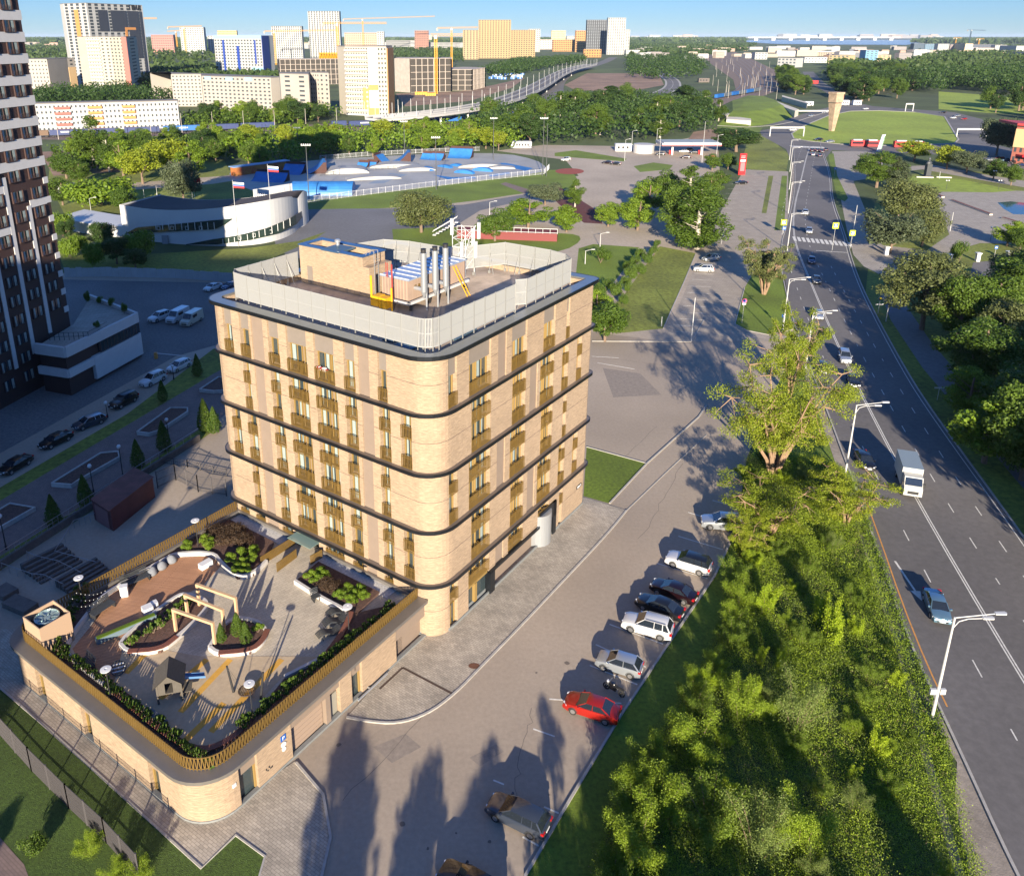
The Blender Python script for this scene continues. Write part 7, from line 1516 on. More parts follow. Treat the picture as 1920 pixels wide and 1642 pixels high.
# ---------------------------------------------------------------- skatepark
M_SKC = mat('skate_concrete', (.33, .325, .31), .6, var=.12, sc_=.15, big=.15, bigs=.05, det=6); M_SKB = mat('skate_blue', (.03, .16, .42), .5, var=.2, sc_=.3); M_SKD = mat('skate_brown', (.06, .025, .02), .8)
sheet('skatepark_floor', [(430, 325), (470, 318), (560, 302), (740, 292), (840, 287), (950, 288), (1005, 300), (1027, 315), (1020, 324), (900, 338), (760, 355), (640, 370), (560, 378), (480, 360), (440, 345)], .03, M_SKC, sm=1)
for i, P in enumerate((([(690, 345), (730, 325), (765, 328), (740, 335), (720, 344)]), ([(932, 306), (948, 306), (1000, 316), (985, 321), (945, 312)]), ([(810, 328), (850, 333), (890, 331), (893, 335), (840, 337)]), ([(915, 328), (955, 323), (957, 326), (920, 332)]))): sheet('skate_paint', P, .04, M_SKB if i else mat('skate_grey', (.22, .27, .33), .6))
def bump(u, v, L, w_, h, rz, label, m, name='skate_bump'):
    g = G(u, v); m_ = MB(); N = 12
    for i in range(N):
        a0, a1 = math.pi*i/N, math.pi*(i+1)/N; x0, x1 = -math.cos(a0)*L/2, -math.cos(a1)*L/2; z0, z1 = math.sin(a0)*h, math.sin(a1)*h
        m_.face([(x0, -w_/2, z0), (x1, -w_/2, z1), (x1, w_/2, z1), (x0, w_/2, z0)]); m_.face([(x0, -w_/2, 0), (x1, -w_/2, 0), (x1, -w_/2, z1), (x0, -w_/2, z0)]); m_.face([(x1, w_/2, 0), (x0, w_/2, 0), (x0, w_/2, z0), (x1, w_/2, z1)])
    o = m_.build(name, m); o.location = (g.x, g.y, .03); o.rotation_euler = (0, 0, rz); tag(o, label, 'ramp', None); return o
for i, a in enumerate(((800, 318, 9, 2.2, 1.2, -.9), (835, 314, 8, 2.2, 1.1, -.8), (857, 312, 7, 2.2, 1.1, -.8), (871, 325, 9, 2.2, 1.5, -.5), (905, 321, 9, 2.2, 1.6, -.4))):
    bump(*a, ['blue skate hump, leftmost of the group', 'blue skate hump, second in the upper row', 'blue skate hump, third in the upper row', 'blue skate hump left in the lower row', 'blue skate hump right in the lower row'][i], M_SKB)
for i, a in enumerate(((650, 322, 18, 12, 2.2, .2), (740, 312, 22, 10, 1.6, .1), (780, 318, 16, 9, 1.3, .2), (900, 312, 20, 7, 1.4, .1), (700, 335, 22, 6, 1.2, .25), (940, 315, 12, 6, .9, 0))): bump(*a, ['grey concrete mound beside the blue barrel', 'broad grey concrete mound in the middle of the skatepark', 'small grey concrete mound near the blue humps', 'grey concrete mound behind the blue humps', 'low grey concrete bank before the painted arrow', 'low grey concrete mound at the right end'][i], M_SKC)
bump(607, 362, 11, 22, 4.2, math.radians(90), 'big blue barrel hump at the left end of the skatepark', M_SKB)
def qpipe(u, v, w_, h, rz, label, L=None):
    g = G(u, v); L = L or h*1.6; q = T('quarter_pipe', label, 'ramp', (g.x, g.y, .03), rz); m_ = MB(); N = 8; pr = [(-L/2+L*i/N, h*(i/N)**2) for i in range(N+1)]
    for (x0, z0), (x1, z1) in zip(pr[:-1], pr[1:]): m_.face([(x0, -w_/2, z0), (x1, -w_/2, z1), (x1, w_/2, z1), (x0, w_/2, z0)])
    m_.face([(L/2, -w_/2, h), (L/2+1.2, -w_/2, h), (L/2+1.2, w_/2, h), (L/2, w_/2, h)]); m_.build('riding_surface', M_SKB, q); m_ = MB()
    for y in (-w_/2, w_/2):
        for (x0, z0), (x1, z1) in zip(pr[:-1], pr[1:]): m_.seg((x0, y), (x1, y), .1, 0, z0, 0, 0, z1)
        m_.seg((L/2, y), (L/2+1.2, y), .1, 0, h)
    m_.seg((L/2+1.2, -w_/2), (L/2+1.2, w_/2), .1, 0, h+1); m_.build('side_panel', M_SKD, q)
for a in ((678, 314, 5, 1.8, 1.2, 'small blue ramp, left of the pair'), (694, 313, 5, 1.8, 1.2, 'small blue ramp, right of the pair'), (725, 308, 7, 4.0, 2.8, 'blue quarter pipe left of the dark ramp'), (748, 305, 10, 5, 0.1, 'tall dark ramp with blue face in the middle'), (800, 299, 6, 2.4, 1.2, 'blue ramp, left of the far pair'), (818, 300, 6, 2.6, 1.2, 'blue ramp, right of the far pair'), (862, 296, 11, 3.8, 1.3, 'wide blue quarter pipe at the far edge'), (590, 322, 12, 4.5, .2, 'dark brown ramp behind the barrel'), (548, 326, 9, 3.4, 1.3, 'blue ramp in shade at the left'), (505, 340, 14, 3, 1.3, 'shaded blue ramp at the far left end')): qpipe(*a)
g0, g1 = G(437, 330), G(540, 316); q = T('graffiti_wall', 'long low shed wall painted red and orange with a blue-white roof strip', 'wall', (g0.x, g0.y, 0)); d_ = g1-g0; m_ = MB()
m_.seg((0, 0), d_, 3, 0, 3.4); m_.build('painted_wall', mat('graffiti', (.30, .05, .03), .8, var=.6, sc_=.4, col2=(.4, .2, .04)), q); m_ = MB(); m_.seg((-.5, 0), d_, 4, 3.4, 3.7); m_.build('roof_strip', mat('blue_white', (.2, .32, .5), .5), q)
def fence_line(name, label, px, h, m, step=3., z=0., pit=.8, th=.04, cat='fence'):
    P = pxs(*px); q = T(name, label, cat, (P[0].x, P[0].y, 0)); a_ = MB(); b_ = MB()
    for p, r in zip(P[:-1], P[1:]):
        L = (r-p).length; n = max(1, int(L/pit))
        for i in range(n): c = p.lerp(r, i/n); a_.box(c.x-th/2, c.x+th/2, c.y-th/2, c.y+th/2, z, z+h)
        a_.seg(p, r, th, z+h*.1, z+h*.1+.08); a_.seg(p, r, th, z+h*.9, z+h*.9+.08)
        for i in range(int(L/step)+1): c = p.lerp(r, min(1, i*step/L)); b_.box(c.x-.05, c.x+.05, c.y-.05, c.y+.05, z, z+h+.1)
    a_.build('fence_rails', m, q, world=True); b_.build('post', m, q, world=True)
M_GF = mat('light_fence', (.45, .46, .50), .6)
fence_line('skatepark_fence', 'light grey rail fence along the near side of the skatepark', [(560, 383), (640, 372), (760, 357), (900, 340), (1020, 327), (1030, 317)], 2.2, M_GF, pit=.5)
fence_line('skatepark_fence', 'light grey wall fence along the far side of the skatepark', [(600, 300), (700, 292), (780, 288), (870, 284), (900, 283)], 2.0, M_GF, pit=.35)
fence_line('skatepark_fence', 'rail line dividing the skatepark concrete from the ramps', [(600, 330), (680, 322), (760, 314)], 1.2, M_DP, pit=1.2)
# small pavilion with steel stair and antennas behind the roof
g = G(872, 444); q = T('steel_pavilion', 'white steel stair pavilion with dark red base among the trees', 'pavilion', (g.x, g.y, 0), -.15)
m_ = MB(); m_.box(-2, 26, -2, 3, 0, 2.2); m_.build('red_base', mat('dark_red_wall', (.16, .03, .03), .7), q); m_ = MB()
for i in range(15): m_.box(-2+i*2, -1.9+i*2, -2.2, -2.1, 2.2, 3.6); 
for z in (2.4, 3.5): m_.box(-2, 26, -2.2, -2.05, z, z+.12)
m_.build('white_railing', M_WM, q); m_ = MB()
for i in range(8): m_.box(-9+i*.9, -8+i*.9, -2, -.5, .5+i*.55, .7+i*.55)
m_.path([(-9, -2, 1.6), (-2, -2, 6)], .08); m_.path([(-9, -.5, 1.6), (-2, -.5, 6)], .08); m_.build('stair', M_WM, q)
# ---------------------------------------------------------------- generic far blocks
WM2 = {}
def block(name, label, px, vt, floors, col, cat='building', bays=None, wcol=(.05, .06, .07), depth=14, band=None, wsz=(.5, .5), roofc=(.2, .19, .18), sides=None, hmin=None, part=True, win=True, frame=False, balc=None):
    P = pxs(*px); h = hmin or ztop(px[0][0], vt, P[0].y); n_ = len(P); d0 = (P[-1]-P[0]).normalized(); nn = Vector((-d0.y, d0.x))
    if nn.y < 0: nn = -nn
    q = T(name, label, cat, (P[0].x, P[0].y, 0)); mw = col if not isinstance(col, tuple) else mat(name+'_wall_%02x%02x%02x' % tuple(int(c*255) for c in col), col, .8, var=.05, sc_=.1)
    poly = P+[P[-1]+nn*depth, P[0]+nn*depth]; m_ = MB(); m_.prism(poly, 0, h); m_.build('wall', mw, q, world=True)
    m_ = MB(); m_.prism([p+nn*.5 for p in P]+[P[-1]+nn*(depth-.5), P[0]+nn*(depth-.5)], h, h+.6); m_.build('roof', mat('far_roof', (.16, .15, .145), .9), q, world=True)
    if not win: return q, P, h
    gm = mat('far_glass_%02x%02x%02x' % tuple(int(c*255) for c in wcol), wcol, .6, spec=.15); fh = h/floors; cand = []
    for k in range(n_-1):
        a, b = P[k], P[k+1]; L = (b-a).length; nb = (bays[k] if bays else None); nb = max(1, int(L/(3.3 if part else 6.5))) if nb is None else nb
        if not nb: continue
        dd = (b-a).normalized(); on = Vector((dd.y, -dd.x)); on = on if on.y < 0 or True else -on
        if on.dot(Vector((0, -1))) < 0 and on.dot(P[0]*-1) < 0: on = -on
        for f in range(floors):
            for j in range(nb):
                c = a+dd*(L*(j+.5)/nb); cand.append((f, c+on*.02, dd, L/nb*wsz[0]/2, fh*wsz[1], fh*(f+.28)))
    cand.sort(key=lambda c: -c[0]); rest = MB(); key = None
    for i, (f, c, dd, hw, hh, z) in enumerate(cand):
        if i < 60 and part:
            kk = (round(hw, 2), round(hh, 2), wcol)
            if kk not in WM2: m_ = MB(); m_.box(-hw, hw, -.06, .06, 0, hh); me = bpy.data.meshes.new('window'); me.from_pydata(m_.v, [], m_.f); me.materials.append(gm); WM2[kk] = me
            linkobj('window', WM2[kk], q, (c.x-q.location.x, c.y-q.location.y, z), math.atan2(dd.y, dd.x))
        else: rest.seg(c-dd*hw, c+dd*hw, .12 if part else .8, z, z+hh)
    if rest.v: tag(rest.build('window', gm, q, world=True), kind='stuff')
    if balc:
        m_ = MB()
        for (k, t0, t1, colr) in balc:
            a, b = P[k], P[k+1]; dd = (b-a).normalized(); on = Vector((dd.y, -dd.x))
            for f in range(floors): m_.seg(a.lerp(b, t0)+on*.7, a.lerp(b, t1)+on*.7, 1.3, f*fh+.2, f*fh+fh*.45, colr)
        m_.build('balcony', [mat('balcony_white', (.45, .45, .45), .7), mat('balcony_orange', (.55, .22, .06), .7), mat('balcony_red', (.32, .10, .08), .7)], q, world=True)
    if band:
        m_ = MB()
        for bi, (k, t0, t1, z0, z1, cc) in enumerate(band): a, b = P[k], P[k+1]; dd = (b-a).normalized(); on = Vector((dd.y, -dd.x))*(.2+.06*bi); m_.seg(a+(b-a)*t0+on, a+(b-a)*t1+on, .5, h*z0, h*z1, cc)
        m_.build('facade_panel', [mat('panel_orange', (.48, .22, .07), .7), mat('panel_blue', (.015, .05, .28), .6), mat('panel_white', (.45, .45, .44), .7), mat('panel_pink', (.42, .16, .13), .8), mat('panel_cream', (.62, .52, .30), .8), mat('panel_lightblue', (.25, .45, .55), .6), mat('panel_dark', (.04, .045, .06), .4), mat('panel_tan', (.55, .38, .2), .8)], q, world=True)
    return q, P, h
WHT, CRM, BEI = (.38, .38, .37), (.38, .35, .28), (.34, .31, .275)
q, P, h = block('apartment_tower', 'tall white tower with orange strip and dark glass at the upper left', [(141, 165), (183, 167), (284, 160)], 8, 27, WHT, bays=[4, 9], wsz=(.5, .72), balc=None, band=[(0, .45, .62, 0, .93, 0), (1, .18, .34, .68, .93, 6), (1, .40, .68, .68, .93, 6), (1, .7, .9, .35, .93, 6), (1, .62, .66, .45, .7, 0), (1, .62, .82, .7, .73, 0), (1, .92, .96, .1, .93, 6)])
m_ = MB(); a, b = P[1], P[2]; dd = (b-a).normalized(); c = a.lerp(b, .86); text_mesh(m_, 'ПМА', (c.x, c.y-1.0, h-2.6), (dd.x, dd.y, 0), (0, 0, 1), 7.5, 0, .2); m_.build('roof_lettering', M_DARK, q, world=True)
block('apartment_tower', 'cream and pink stepped tower in front of the tall white one', [(176, 178), (200, 178), (218, 178), (250, 180), (268, 172)], 70, 17, CRM, bays=[5, 2, 5, 1], wsz=(.4, .45), balc=[(0, 0, 1, 0)], band=[(2, .72, 1.0, 0, 1, 3)])
block('apartment_block', 'weathered beige block right of the brown tower', [(60, 178), (98, 178), (135, 174), (148, 173)], 112, 9, BEI, bays=[6, 0, 1], wsz=(.35, .4), depth=20, band=[(2, 0, 1, 0, .75, 7)])
block('apartment_slab', 'long white five-storey slab behind the container train', [(72, 248), (338, 240)], 196, 5, WHT, bays=[34], wsz=(.42, .42), depth=12, balc=[(0, .13, .24, 2), (0, .36, .46, 1), (0, .60, .69, 1)])
q, P, h = block('apartment_slab', 'pale grey nine-storey slab with stepped front, left half', [(288, 196), (325, 194), (327, 200), (382, 200), (384, 206), (512, 212)], 138, 9, BEI, bays=[0, 0, 8, 0, 16], wsz=(.45, .42), depth=16, band=[(4, .05, .14, .9, 1, 5), (4, .36, .46, .9, 1, 5), (4, .64, .74, .9, 1, 5)])
block('apartment_slab', 'pale nine-storey slab right end with blank gables', [(530, 216), (583, 219), (585, 212), (602, 213), (620, 214)], 139, 9, BEI, bays=[2, 0, 4, 2], wsz=(.35, .4), depth=18)
block('apartment_tower', 'white and blue block with pale blue crown', [(407, 140), (495, 143), (508, 141)], 68, 13, WHT, bays=[16, 0], wsz=(.5, .5), depth=16, band=[(0, 0, 1, .93, 1.02, 5), (0, .18, .22, 0, .9, 1), (0, .48, .53, 0, .75, 1), (0, .85, .88, .3, .9, 1), (0, .76, 1, 0, .22, 5), (1, 0, 1, 0, 1, 1)])
block('apartment_tower', 'white tower with vertical strips left of the crane group', [(513, 118), (569, 118)], 50, 16, WHT, bays=[14], wsz=(.45, .8), depth=20)
block('apartment_tower', 'tallest slim white tower behind the cranes', [(582, 116), (640, 116)], 22, 24, WHT, bays=[12], wsz=(.5, .75), depth=24)
block('apartment_tower', 'cream and orange tower beside the railway with a rounded logo panel', [(652, 216), (694, 218), (728, 218), (739, 212)], 88, 15, (.42, .38, .31), bays=[9, 6, 2], wsz=(.5, .45), depth=16, balc=[(0, 0, .98, 0)], band=[(1, .0, .5, 0, .98, 2), (1, -.35, .0, .1, .42, 0), (1, 0.0, .5, .38, .46, 0), (1, -.1, .5, .0, .12, 0), (2, 0, 1, 0, .98, 0)])
def frame_block(label, px, vt, floors, nb, depth, col, topc=None):
    P = pxs(*px); h = ztop(px[0][0], vt, P[0].y); d0 = (P[-1]-P[0]).normalized(); nn = Vector((-d0.y, d0.x)); nn = nn if nn.y > 0 else -nn
    q = T('concrete_frame', label, 'building frame', (P[0].x, P[0].y, 0)); m_ = MB(); k_ = MB(); fh = h/floors
    poly = P+[P[-1]+nn*depth, P[0]+nn*depth]; m_.prism([p+nn*1 for p in P]+[P[-1]+nn*(depth-1), P[0]+nn*(depth-1)], 0, h*.99); m_.build('dark_interior', mat('frame_interior', (.05, .045, .04), .9), q, world=True)
    for f in range(floors+1): k_.prism(poly, f*fh-.25 if f else 0, f*fh+.25)
    k_.build('floor_slab', mat('raw_concrete', col, .9, var=.15, sc_=.3), q, world=True); c_ = MB()
    for a, b in zip(poly[:-2], poly[1:-1]):
        n = max(2, int((b-a).length/5.5))
        for i in range(n+1): p = a.lerp(b, i/n); c_.box(p.x-.35, p.x+.35, p.y-.35, p.y+.35, 0, h)
    c_.build('column', mat('raw_concrete', col, .9), q, world=True); return q, P, h
frame_block('grey concrete frame under construction left of the orange-white tower', [(528, 160), (640, 158)], 112, 5, 12, 30, (.36, .31, .27))
q, P, h = frame_block('large grey concrete frame with empty bays below the cranes', [(742, 172), (770, 174), (846, 172)], 110, 5, 8, 40, (.36, .33, .30))
m_ = MB(); a, b = P[0], P[1]; m_.seg(a, b, 1.4, 0, h); m_.build('blank_wall', mat('raw_concrete', (.36, .33, .30), .9), q, world=True)
frame_block('low brick-filled concrete frame right of the large one', [(846, 170), (885, 170), (910, 164)], 131, 4, 8, 30, (.40, .28, .22))
for a in (('brown brick block far behind the crane mast', [(647, 98), (718, 98)], 62, 9, (.45, .33, .24)), ('white block right of the brown brick block', [(708, 99), (721, 99)], 60, 10, WHT), ('red-brown brick tower right of the long crane jib', [(778, 96), (804, 96)], 58, 9, (.30, .15, .11)), ('pale low block between the brick towers', [(724, 94), (770, 95)], 76, 5, WHT), ('white low block left of the yellow towers', [(800, 95), (862, 96)], 80, 5, WHT),
          ('red and white brick block behind the yellow crane', [(287, 102), (328, 102)], 66, 8, (.40, .19, .16)), ('pale unfinished tower right of the red and white block', [(342, 104), (386, 104)], 52, 13, (.42, .42, .40)), ('small white block left of the blue-crowned one', [(392, 102), (406, 102)], 68, 9, WHT), ('yellow block peeking above the blue crown', [(410, 90), (446, 90)], 58, 8, (.60, .42, .2)),
          ('yellow-white stepped tower, left wing of the yellow group', [(868, 112), (897, 112)], 57, 15, (.33, .25, .14)), ('tallest yellow tower in the middle of the group', [(897, 110), (957, 110)], 38, 19, (.33, .245, .125)), ('yellow tower, right wing of the group', [(957, 108), (1003, 108)], 57, 14, (.33, .23, .115)), ('white slim tower right behind the yellow group', [(990, 98), (1012, 98)], 55, 12, WHT), ('pale pink low block right of the yellow group', [(1002, 93), (1036, 93)], 75, 5, (.55, .46, .42)), ('tan ribbed block further right of the yellow group', [(1033, 88), (1060, 88)], 58, 9, (.50, .42, .26)), ('long orange brick block', [(1036, 97), (1088, 97)], 75, 6, (.42, .21, .08)), ('taller orange brick block in front of the black tower', [(1078, 98), (1117, 98)], 58, 9, (.42, .22, .085)), ('low orange annex beside the road', [(1094, 108), (1127, 108)], 93, 3, (.42, .2, .065)), ('small blue-white block behind the orange ones', [(1062, 86), (1080, 86)], 68, 5, WHT),
          ('black tower with grey windows at the horizon', [(1098, 101), (1137, 101)], 38, 22, (.045, .045, .05)), ('tall white tower right of the black one', [(1137, 103), (1170, 103)], 34, 24, WHT), ('lower white tower at the right of the pair', [(1167, 100), (1179, 100)], 56, 16, WHT),
          ('pale old block among trees by the brown tower', [(55, 172), (75, 172)], 150, 4, BEI)):
    block('far_building', a[0] if len(a[0].split()) > 3 else a[0]+' by the rail yard', a[1], a[2], a[3], a[4], depth=20, wsz=(.5, .5), part=False, wcol=(.22, .25, .28) if a[4][0] < .1 else (.035, .04, .045))
# low town beyond, right part
for a in (('white ribbed railway hall', [(1457, 126), (1492, 127)], 109, 3, WHT), ('pale yellow block left of the blue glass one', [(1552, 124), (1590, 125)], 104, 5, (.42, .33, .18)), ('blue glass block', [(1620, 124), (1643, 124)], 95, 7, (.14, .30, .45)), ('pale yellow block right of the blue glass one', [(1643, 123), (1668, 123)], 104, 5, (.42, .33, .18)), ('low white hall right of the yellow block', [(1674, 126), (1708, 126)], 118, 2, WHT), ('white hall left of the rail hall', [(1415, 112), (1438, 112)], 99, 3, WHT), ('white wide hall with yellow top', [(1508, 118), (1550, 118)], 108, 2, (.58, .55, .5)), ('long shed with orange gable', [(1500, 105), (1560, 106)], 98, 2, (.5, .4, .3)),
          ('dark blue glass block in the far row', [(1712, 96), (1732, 96)], 82, 6, (.05, .08, .12)), ('blue-grey block in the far row', [(1733, 96), (1755, 96)], 83, 6, (.12, .2, .28)), ('white block in the far row', [(1757, 97), (1778, 97)], 83, 6, WHT), ('brown-grey block in the far row', [(1780, 97), (1800, 97)], 84, 6, (.25, .2, .2)), ('tan block in the far row', [(1800, 97), (1822, 98)], 82, 6, (.55, .42, .28)), ('dark wide block in the far row', [(1822, 97), (1862, 97)], 84, 5, (.08, .09, .12)), ('white block at the right of the far row', [(1864, 98), (1886, 98)], 85, 5, WHT), ('white striped block near the right edge', [(1886, 99), (1918, 100)], 86, 4, WHT), ('pale block cut by the right edge', [(1906, 112), (1940, 114)], 98, 3, (.5, .42, .32)), ('green-roofed low house in the trees', [(1870, 118), (1902, 119)], 110, 2, (.06, .2, .18))):
    block('far_building', a[0] if len(a[0].split()) > 3 else a[0]+' by the rail yard', a[1], a[2], a[3], a[4], depth=25, wsz=(.5, .5), part=False, wcol=(.10, .12, .14))
# red brick house at the right edge
q, P, h = block('brick_house', 'red brick corner house with red roof cut by the right edge', [(1893, 306), (1990, 316)], 238, 4, (.30, .10, .07), bays=[9], wsz=(.4, .5), depth=16, band=[(0, 0, 1, .45, .95, 7)])
m_ = MB(); a, b = P[0]+Vector((-.6, -.8)), P[1]+Vector((.6, -.8)); c = a.lerp(b, .5); m_.prism([a, b, b+Vector((3, 18)), a+Vector((3, 18))], h+.6, h+1.6); m_.build('red_roof', mat('red_roof', (.42, .05, .05), .6), q, world=True)
m_ = MB(); m_.prism([P[0]+Vector((1, -6)), P[1]+Vector((0, -6)), P[1], P[0]+Vector((1, 0))], 3.4, 4.2); m_.build('red_awning', mat('red_awning', (.55, .02, .03), .6), q, world=True)
# scattered far town (individual buildings, tiny in the picture)
rt = random.Random(21); kk = []
for i in range(190):
    if i < 60: u = rt.uniform(20, 1180); v = rt.uniform(84, 92); hh = rt.uniform(14, 26)
    elif i < 150: u = rt.uniform(1180, 1920); v = rt.uniform(86, 112); hh = rt.uniform(6, 16)
    else: u = rt.choice([rt.uniform(1560, 1800), rt.uniform(1450, 1560), rt.uniform(1180, 1300), rt.uniform(1600, 1760)]); v = rt.uniform(71.4, 72.6); hh = rt.uniform(40, 110)
    if 1400 < u < 1730 and 73 < v < 90: v = rt.uniform(90, 110)
    g = G(u, v); w_ = rt.uniform(18, 60) if v > 80 else rt.uniform(150, 420); col = rt.choice([(.42, .41, .39), (.4, .33, .26), (.4, .26, .19), (.43, .43, .43), (.25, .22, .21)])
    m_ = MB(); m_.prism([(-w_/2, 0), (w_/2, 0), (w_/2, w_*.5), (-w_/2, w_*.5)], 0, hh); m_.prism([(-w_/2+1, 1), (w_/2-1, 1), (w_/2-1, w_*.5-1), (-w_/2+1, w_*.5-1)], hh, hh+.8)
    f = max(1, int(hh/3.2))
    for k in range(min(f, 9)): m_.box(-w_/2+1, w_/2-1, -.1, .1, (k+.35)*hh/min(f, 9), (k+.7)*hh/min(f, 9), 1)
    o = m_.build('distant_building', [mat('town_%d' % int(col[2]*100), col, .8), mat('town_windows', (.16, .17, .18), .4)]); o.location = (g.x, g.y, 0); o.rotation_euler = (0, 0, rt.uniform(-.4, .4))
    tag(o, ['distant apartment block in the hazy skyline on the left', 'distant low building of the town beyond the rail yard', 'pale block on the far river bank at the horizon'][0 if i < 60 else 1 if i < 150 else 2], 'building', ['distant skyline blocks', 'distant low buildings', 'blocks on the far bank'][0 if i < 60 else 1 if i < 150 else 2])
# river, far wooded land, bridge
sheet('river', [(1395, 79), (1400, 76.5), (1420, 75.0), (1720, 75.4), (1740, 79), (1700, 85), (1560, 84.5), (1450, 83)], 1.0, mat('river_water', (.30, .36, .40), .25))
woods([(-60, 150), (-60, 84), (400, 82), (560, 84), (560, 92), (400, 118), (300, 150), (150, 128), (60, 140)], 4200, 18, 9, 31)
woods([(255, 175), (262, 140), (400, 130), (405, 150), (530, 150), (525, 165), (300, 176)], 900, 15, 6, 32)
woods([(640, 110), (740, 92), (870, 92), (880, 108), (860, 120), (742, 112)], 700, 16, 7, 33)
woods([(1180, 108), (1180, 80), (1420, 84), (1400, 96), (1330, 104)], 2200, 14, 12, 34)
woods([(1550, 150), (1560, 128), (1700, 126), (1760, 105), (1930, 106), (2100, 110), (2100, 150), (1900, 145), (1700, 150)], 3200, 18, 7, 35)
woods([(1700, 96), (1740, 88), (2100, 86), (2100, 100), (1900, 96)], 900, 14, 10, 36)
woods([(-200, 84), (-200, 73.5), (1180, 73.5), (1400, 73.2), (1395, 82), (1100, 83)], 5200, 22, 55, 37); woods([(1700, 82), (1740, 73.5), (2100, 73.4), (2100, 84)], 1600, 20, 50, 38)
sheet('far_hills', [(-600, 74.5), (-600, 69.2), (2600, 69.2), (2600, 74.2)], .6, mat('hills', (.05, .075, .06), .95, var=.3, sc_=.0004))
g0, g1 = G(1400, 76.5), G(1685, 76.2); q = T('river_bridge', 'long pale beam bridge over the distant river', 'bridge', (g0.x, g0.y, 0)); m_ = MB(); m_.seg((0, 0), g1-g0, 60, 30, 42); m_.build('deck', WHT and mat('bridge_pale', (.6, .6, .58), .8), q); m_ = MB()
for i in range(9): p = (g1-g0)*((i+.5)/9); m_.box(p.x-22, p.x+22, p.y-20, p.y+20, 0, 30)
m_.build('pier', MATS['bridge_pale'], q)
# ---------------------------------------------------------------- cranes
M_CY = mat('crane_yellow', (.62, .30, .02), .6); M_CB = mat('crane_blue', (.05, .09, .14), .6)
def crane(u, vb, vt, uL, uR, label, m=None, vj=None, w_=2.4):
    p = G(u, vb); h = ztop(u, vt, p.y); m = m or M_CY; q = T('tower_crane', label, 'crane', (p.x, p.y, 0)); a = w_/2; m_ = MB(); st = w_*1.6; n = max(3, int(h/st)); t = w_*.12
    for x, y in ((-a, -a), (a, -a), (a, a), (-a, a)): m_.box(x-t, x+t, y-t, y+t, 0, h)
    for i in range(n):
        z0, z1 = h*i/n, h*(i+1)/n; c = [(-a, -a), (a, -a), (a, a), (-a, a)]
        for k in range(4): s, e = c[k], c[(k+1) % 4]; m_.tube((*s, z0), (*e, z1), t*.7, n=4); m_.tube((*s, z0), (*e, z0), t*.6, n=4)
    m_.build('mast', m, q)
    sc = 1520/(p.y*_c+(54-h)*_s); xl, xr = (uL-u)/sc, (uR-u)/sc; dz = ((vj-vt) if vj is not None else 0)/sc; m_ = MB(); nj = max(4, int((xr-xl)/(w_*1.3)))
    zj = h; far = xr if abs(xr) > abs(xl) else xl
    for i in range(nj):
        x0, x1 = xl+(xr-xl)*i/nj, xl+(xr-xl)*(i+1)/nj; f0, f1 = [(x-xl)/(xr-xl)*(-dz) for x in (x0, x1)]
        for y in (-a*.7, a*.7): m_.tube((x0, y, zj+f0), (x1, y, zj+f1), t*.8, n=4); m_.tube((x0, y, zj+f0), ((x0+x1)/2, 0, zj+w_*.8+f0), t*.5, n=4); m_.tube(((x0+x1)/2, 0, zj+w_*.8+f0), (x1, y, zj+f1), t*.5, n=4)
        m_.tube((x0, 0, zj+w_*.8+f0), (x1, 0, zj+w_*.8+f1), t*.7, n=4)
    m_.build('jib', m, q); xc = xl if abs(xl) < abs(xr) else xr; m_ = MB(); m_.box(xc-w_*.6, xc+w_*.6, -a, a, h-w_*1.4, h+w_*.3); m_.build('counterweight', mat('raw_concrete', (.36, .31, .27), .9), q); m_ = MB(); m_.box(-a, a, -a*2, -a, h-w_, h+w_*.2); m_.build('cab', M_SW, q)
for a in ((275, 118, 36, 256, 304, 'yellow tower crane right of the tall white tower', None, 36), (350, 104, 52, 320, 384, 'yellow crane on the pale unfinished tower', None, 50), (334, 100, 60, 318, 350, 'orange crane left of the pale unfinished tower', None, 58), (518, 122, 60, 500, 640, 'yellow crane left of the white strip tower', None, 58), (637, 150, 45, 610, 730, 'yellow crane close to the tallest white tower', None, 45), (682, 98, 37, 646, 818, 'yellow crane with the longest jib', None, 32), (847, 130, 54, 820, 896, 'yellow crane behind the large concrete frame', None, 53), (818, 176, 68, 808, 870, 'nearest yellow crane before the concrete frame', None, 68), (1815, 92, 57, 1808, 1842, 'dark blue crane at the far right', M_CB, 58), (1790, 90, 72, 1785, 1800, 'small orange crane in the far row', None, 72), (1833, 92, 74, 1828, 1842, 'small orange crane right of the blue one', None, 74)): crane(a[0], a[1], a[2], a[3], a[4], a[5], a[6], a[7], 3.2 if a[1] < 120 else 2.4)
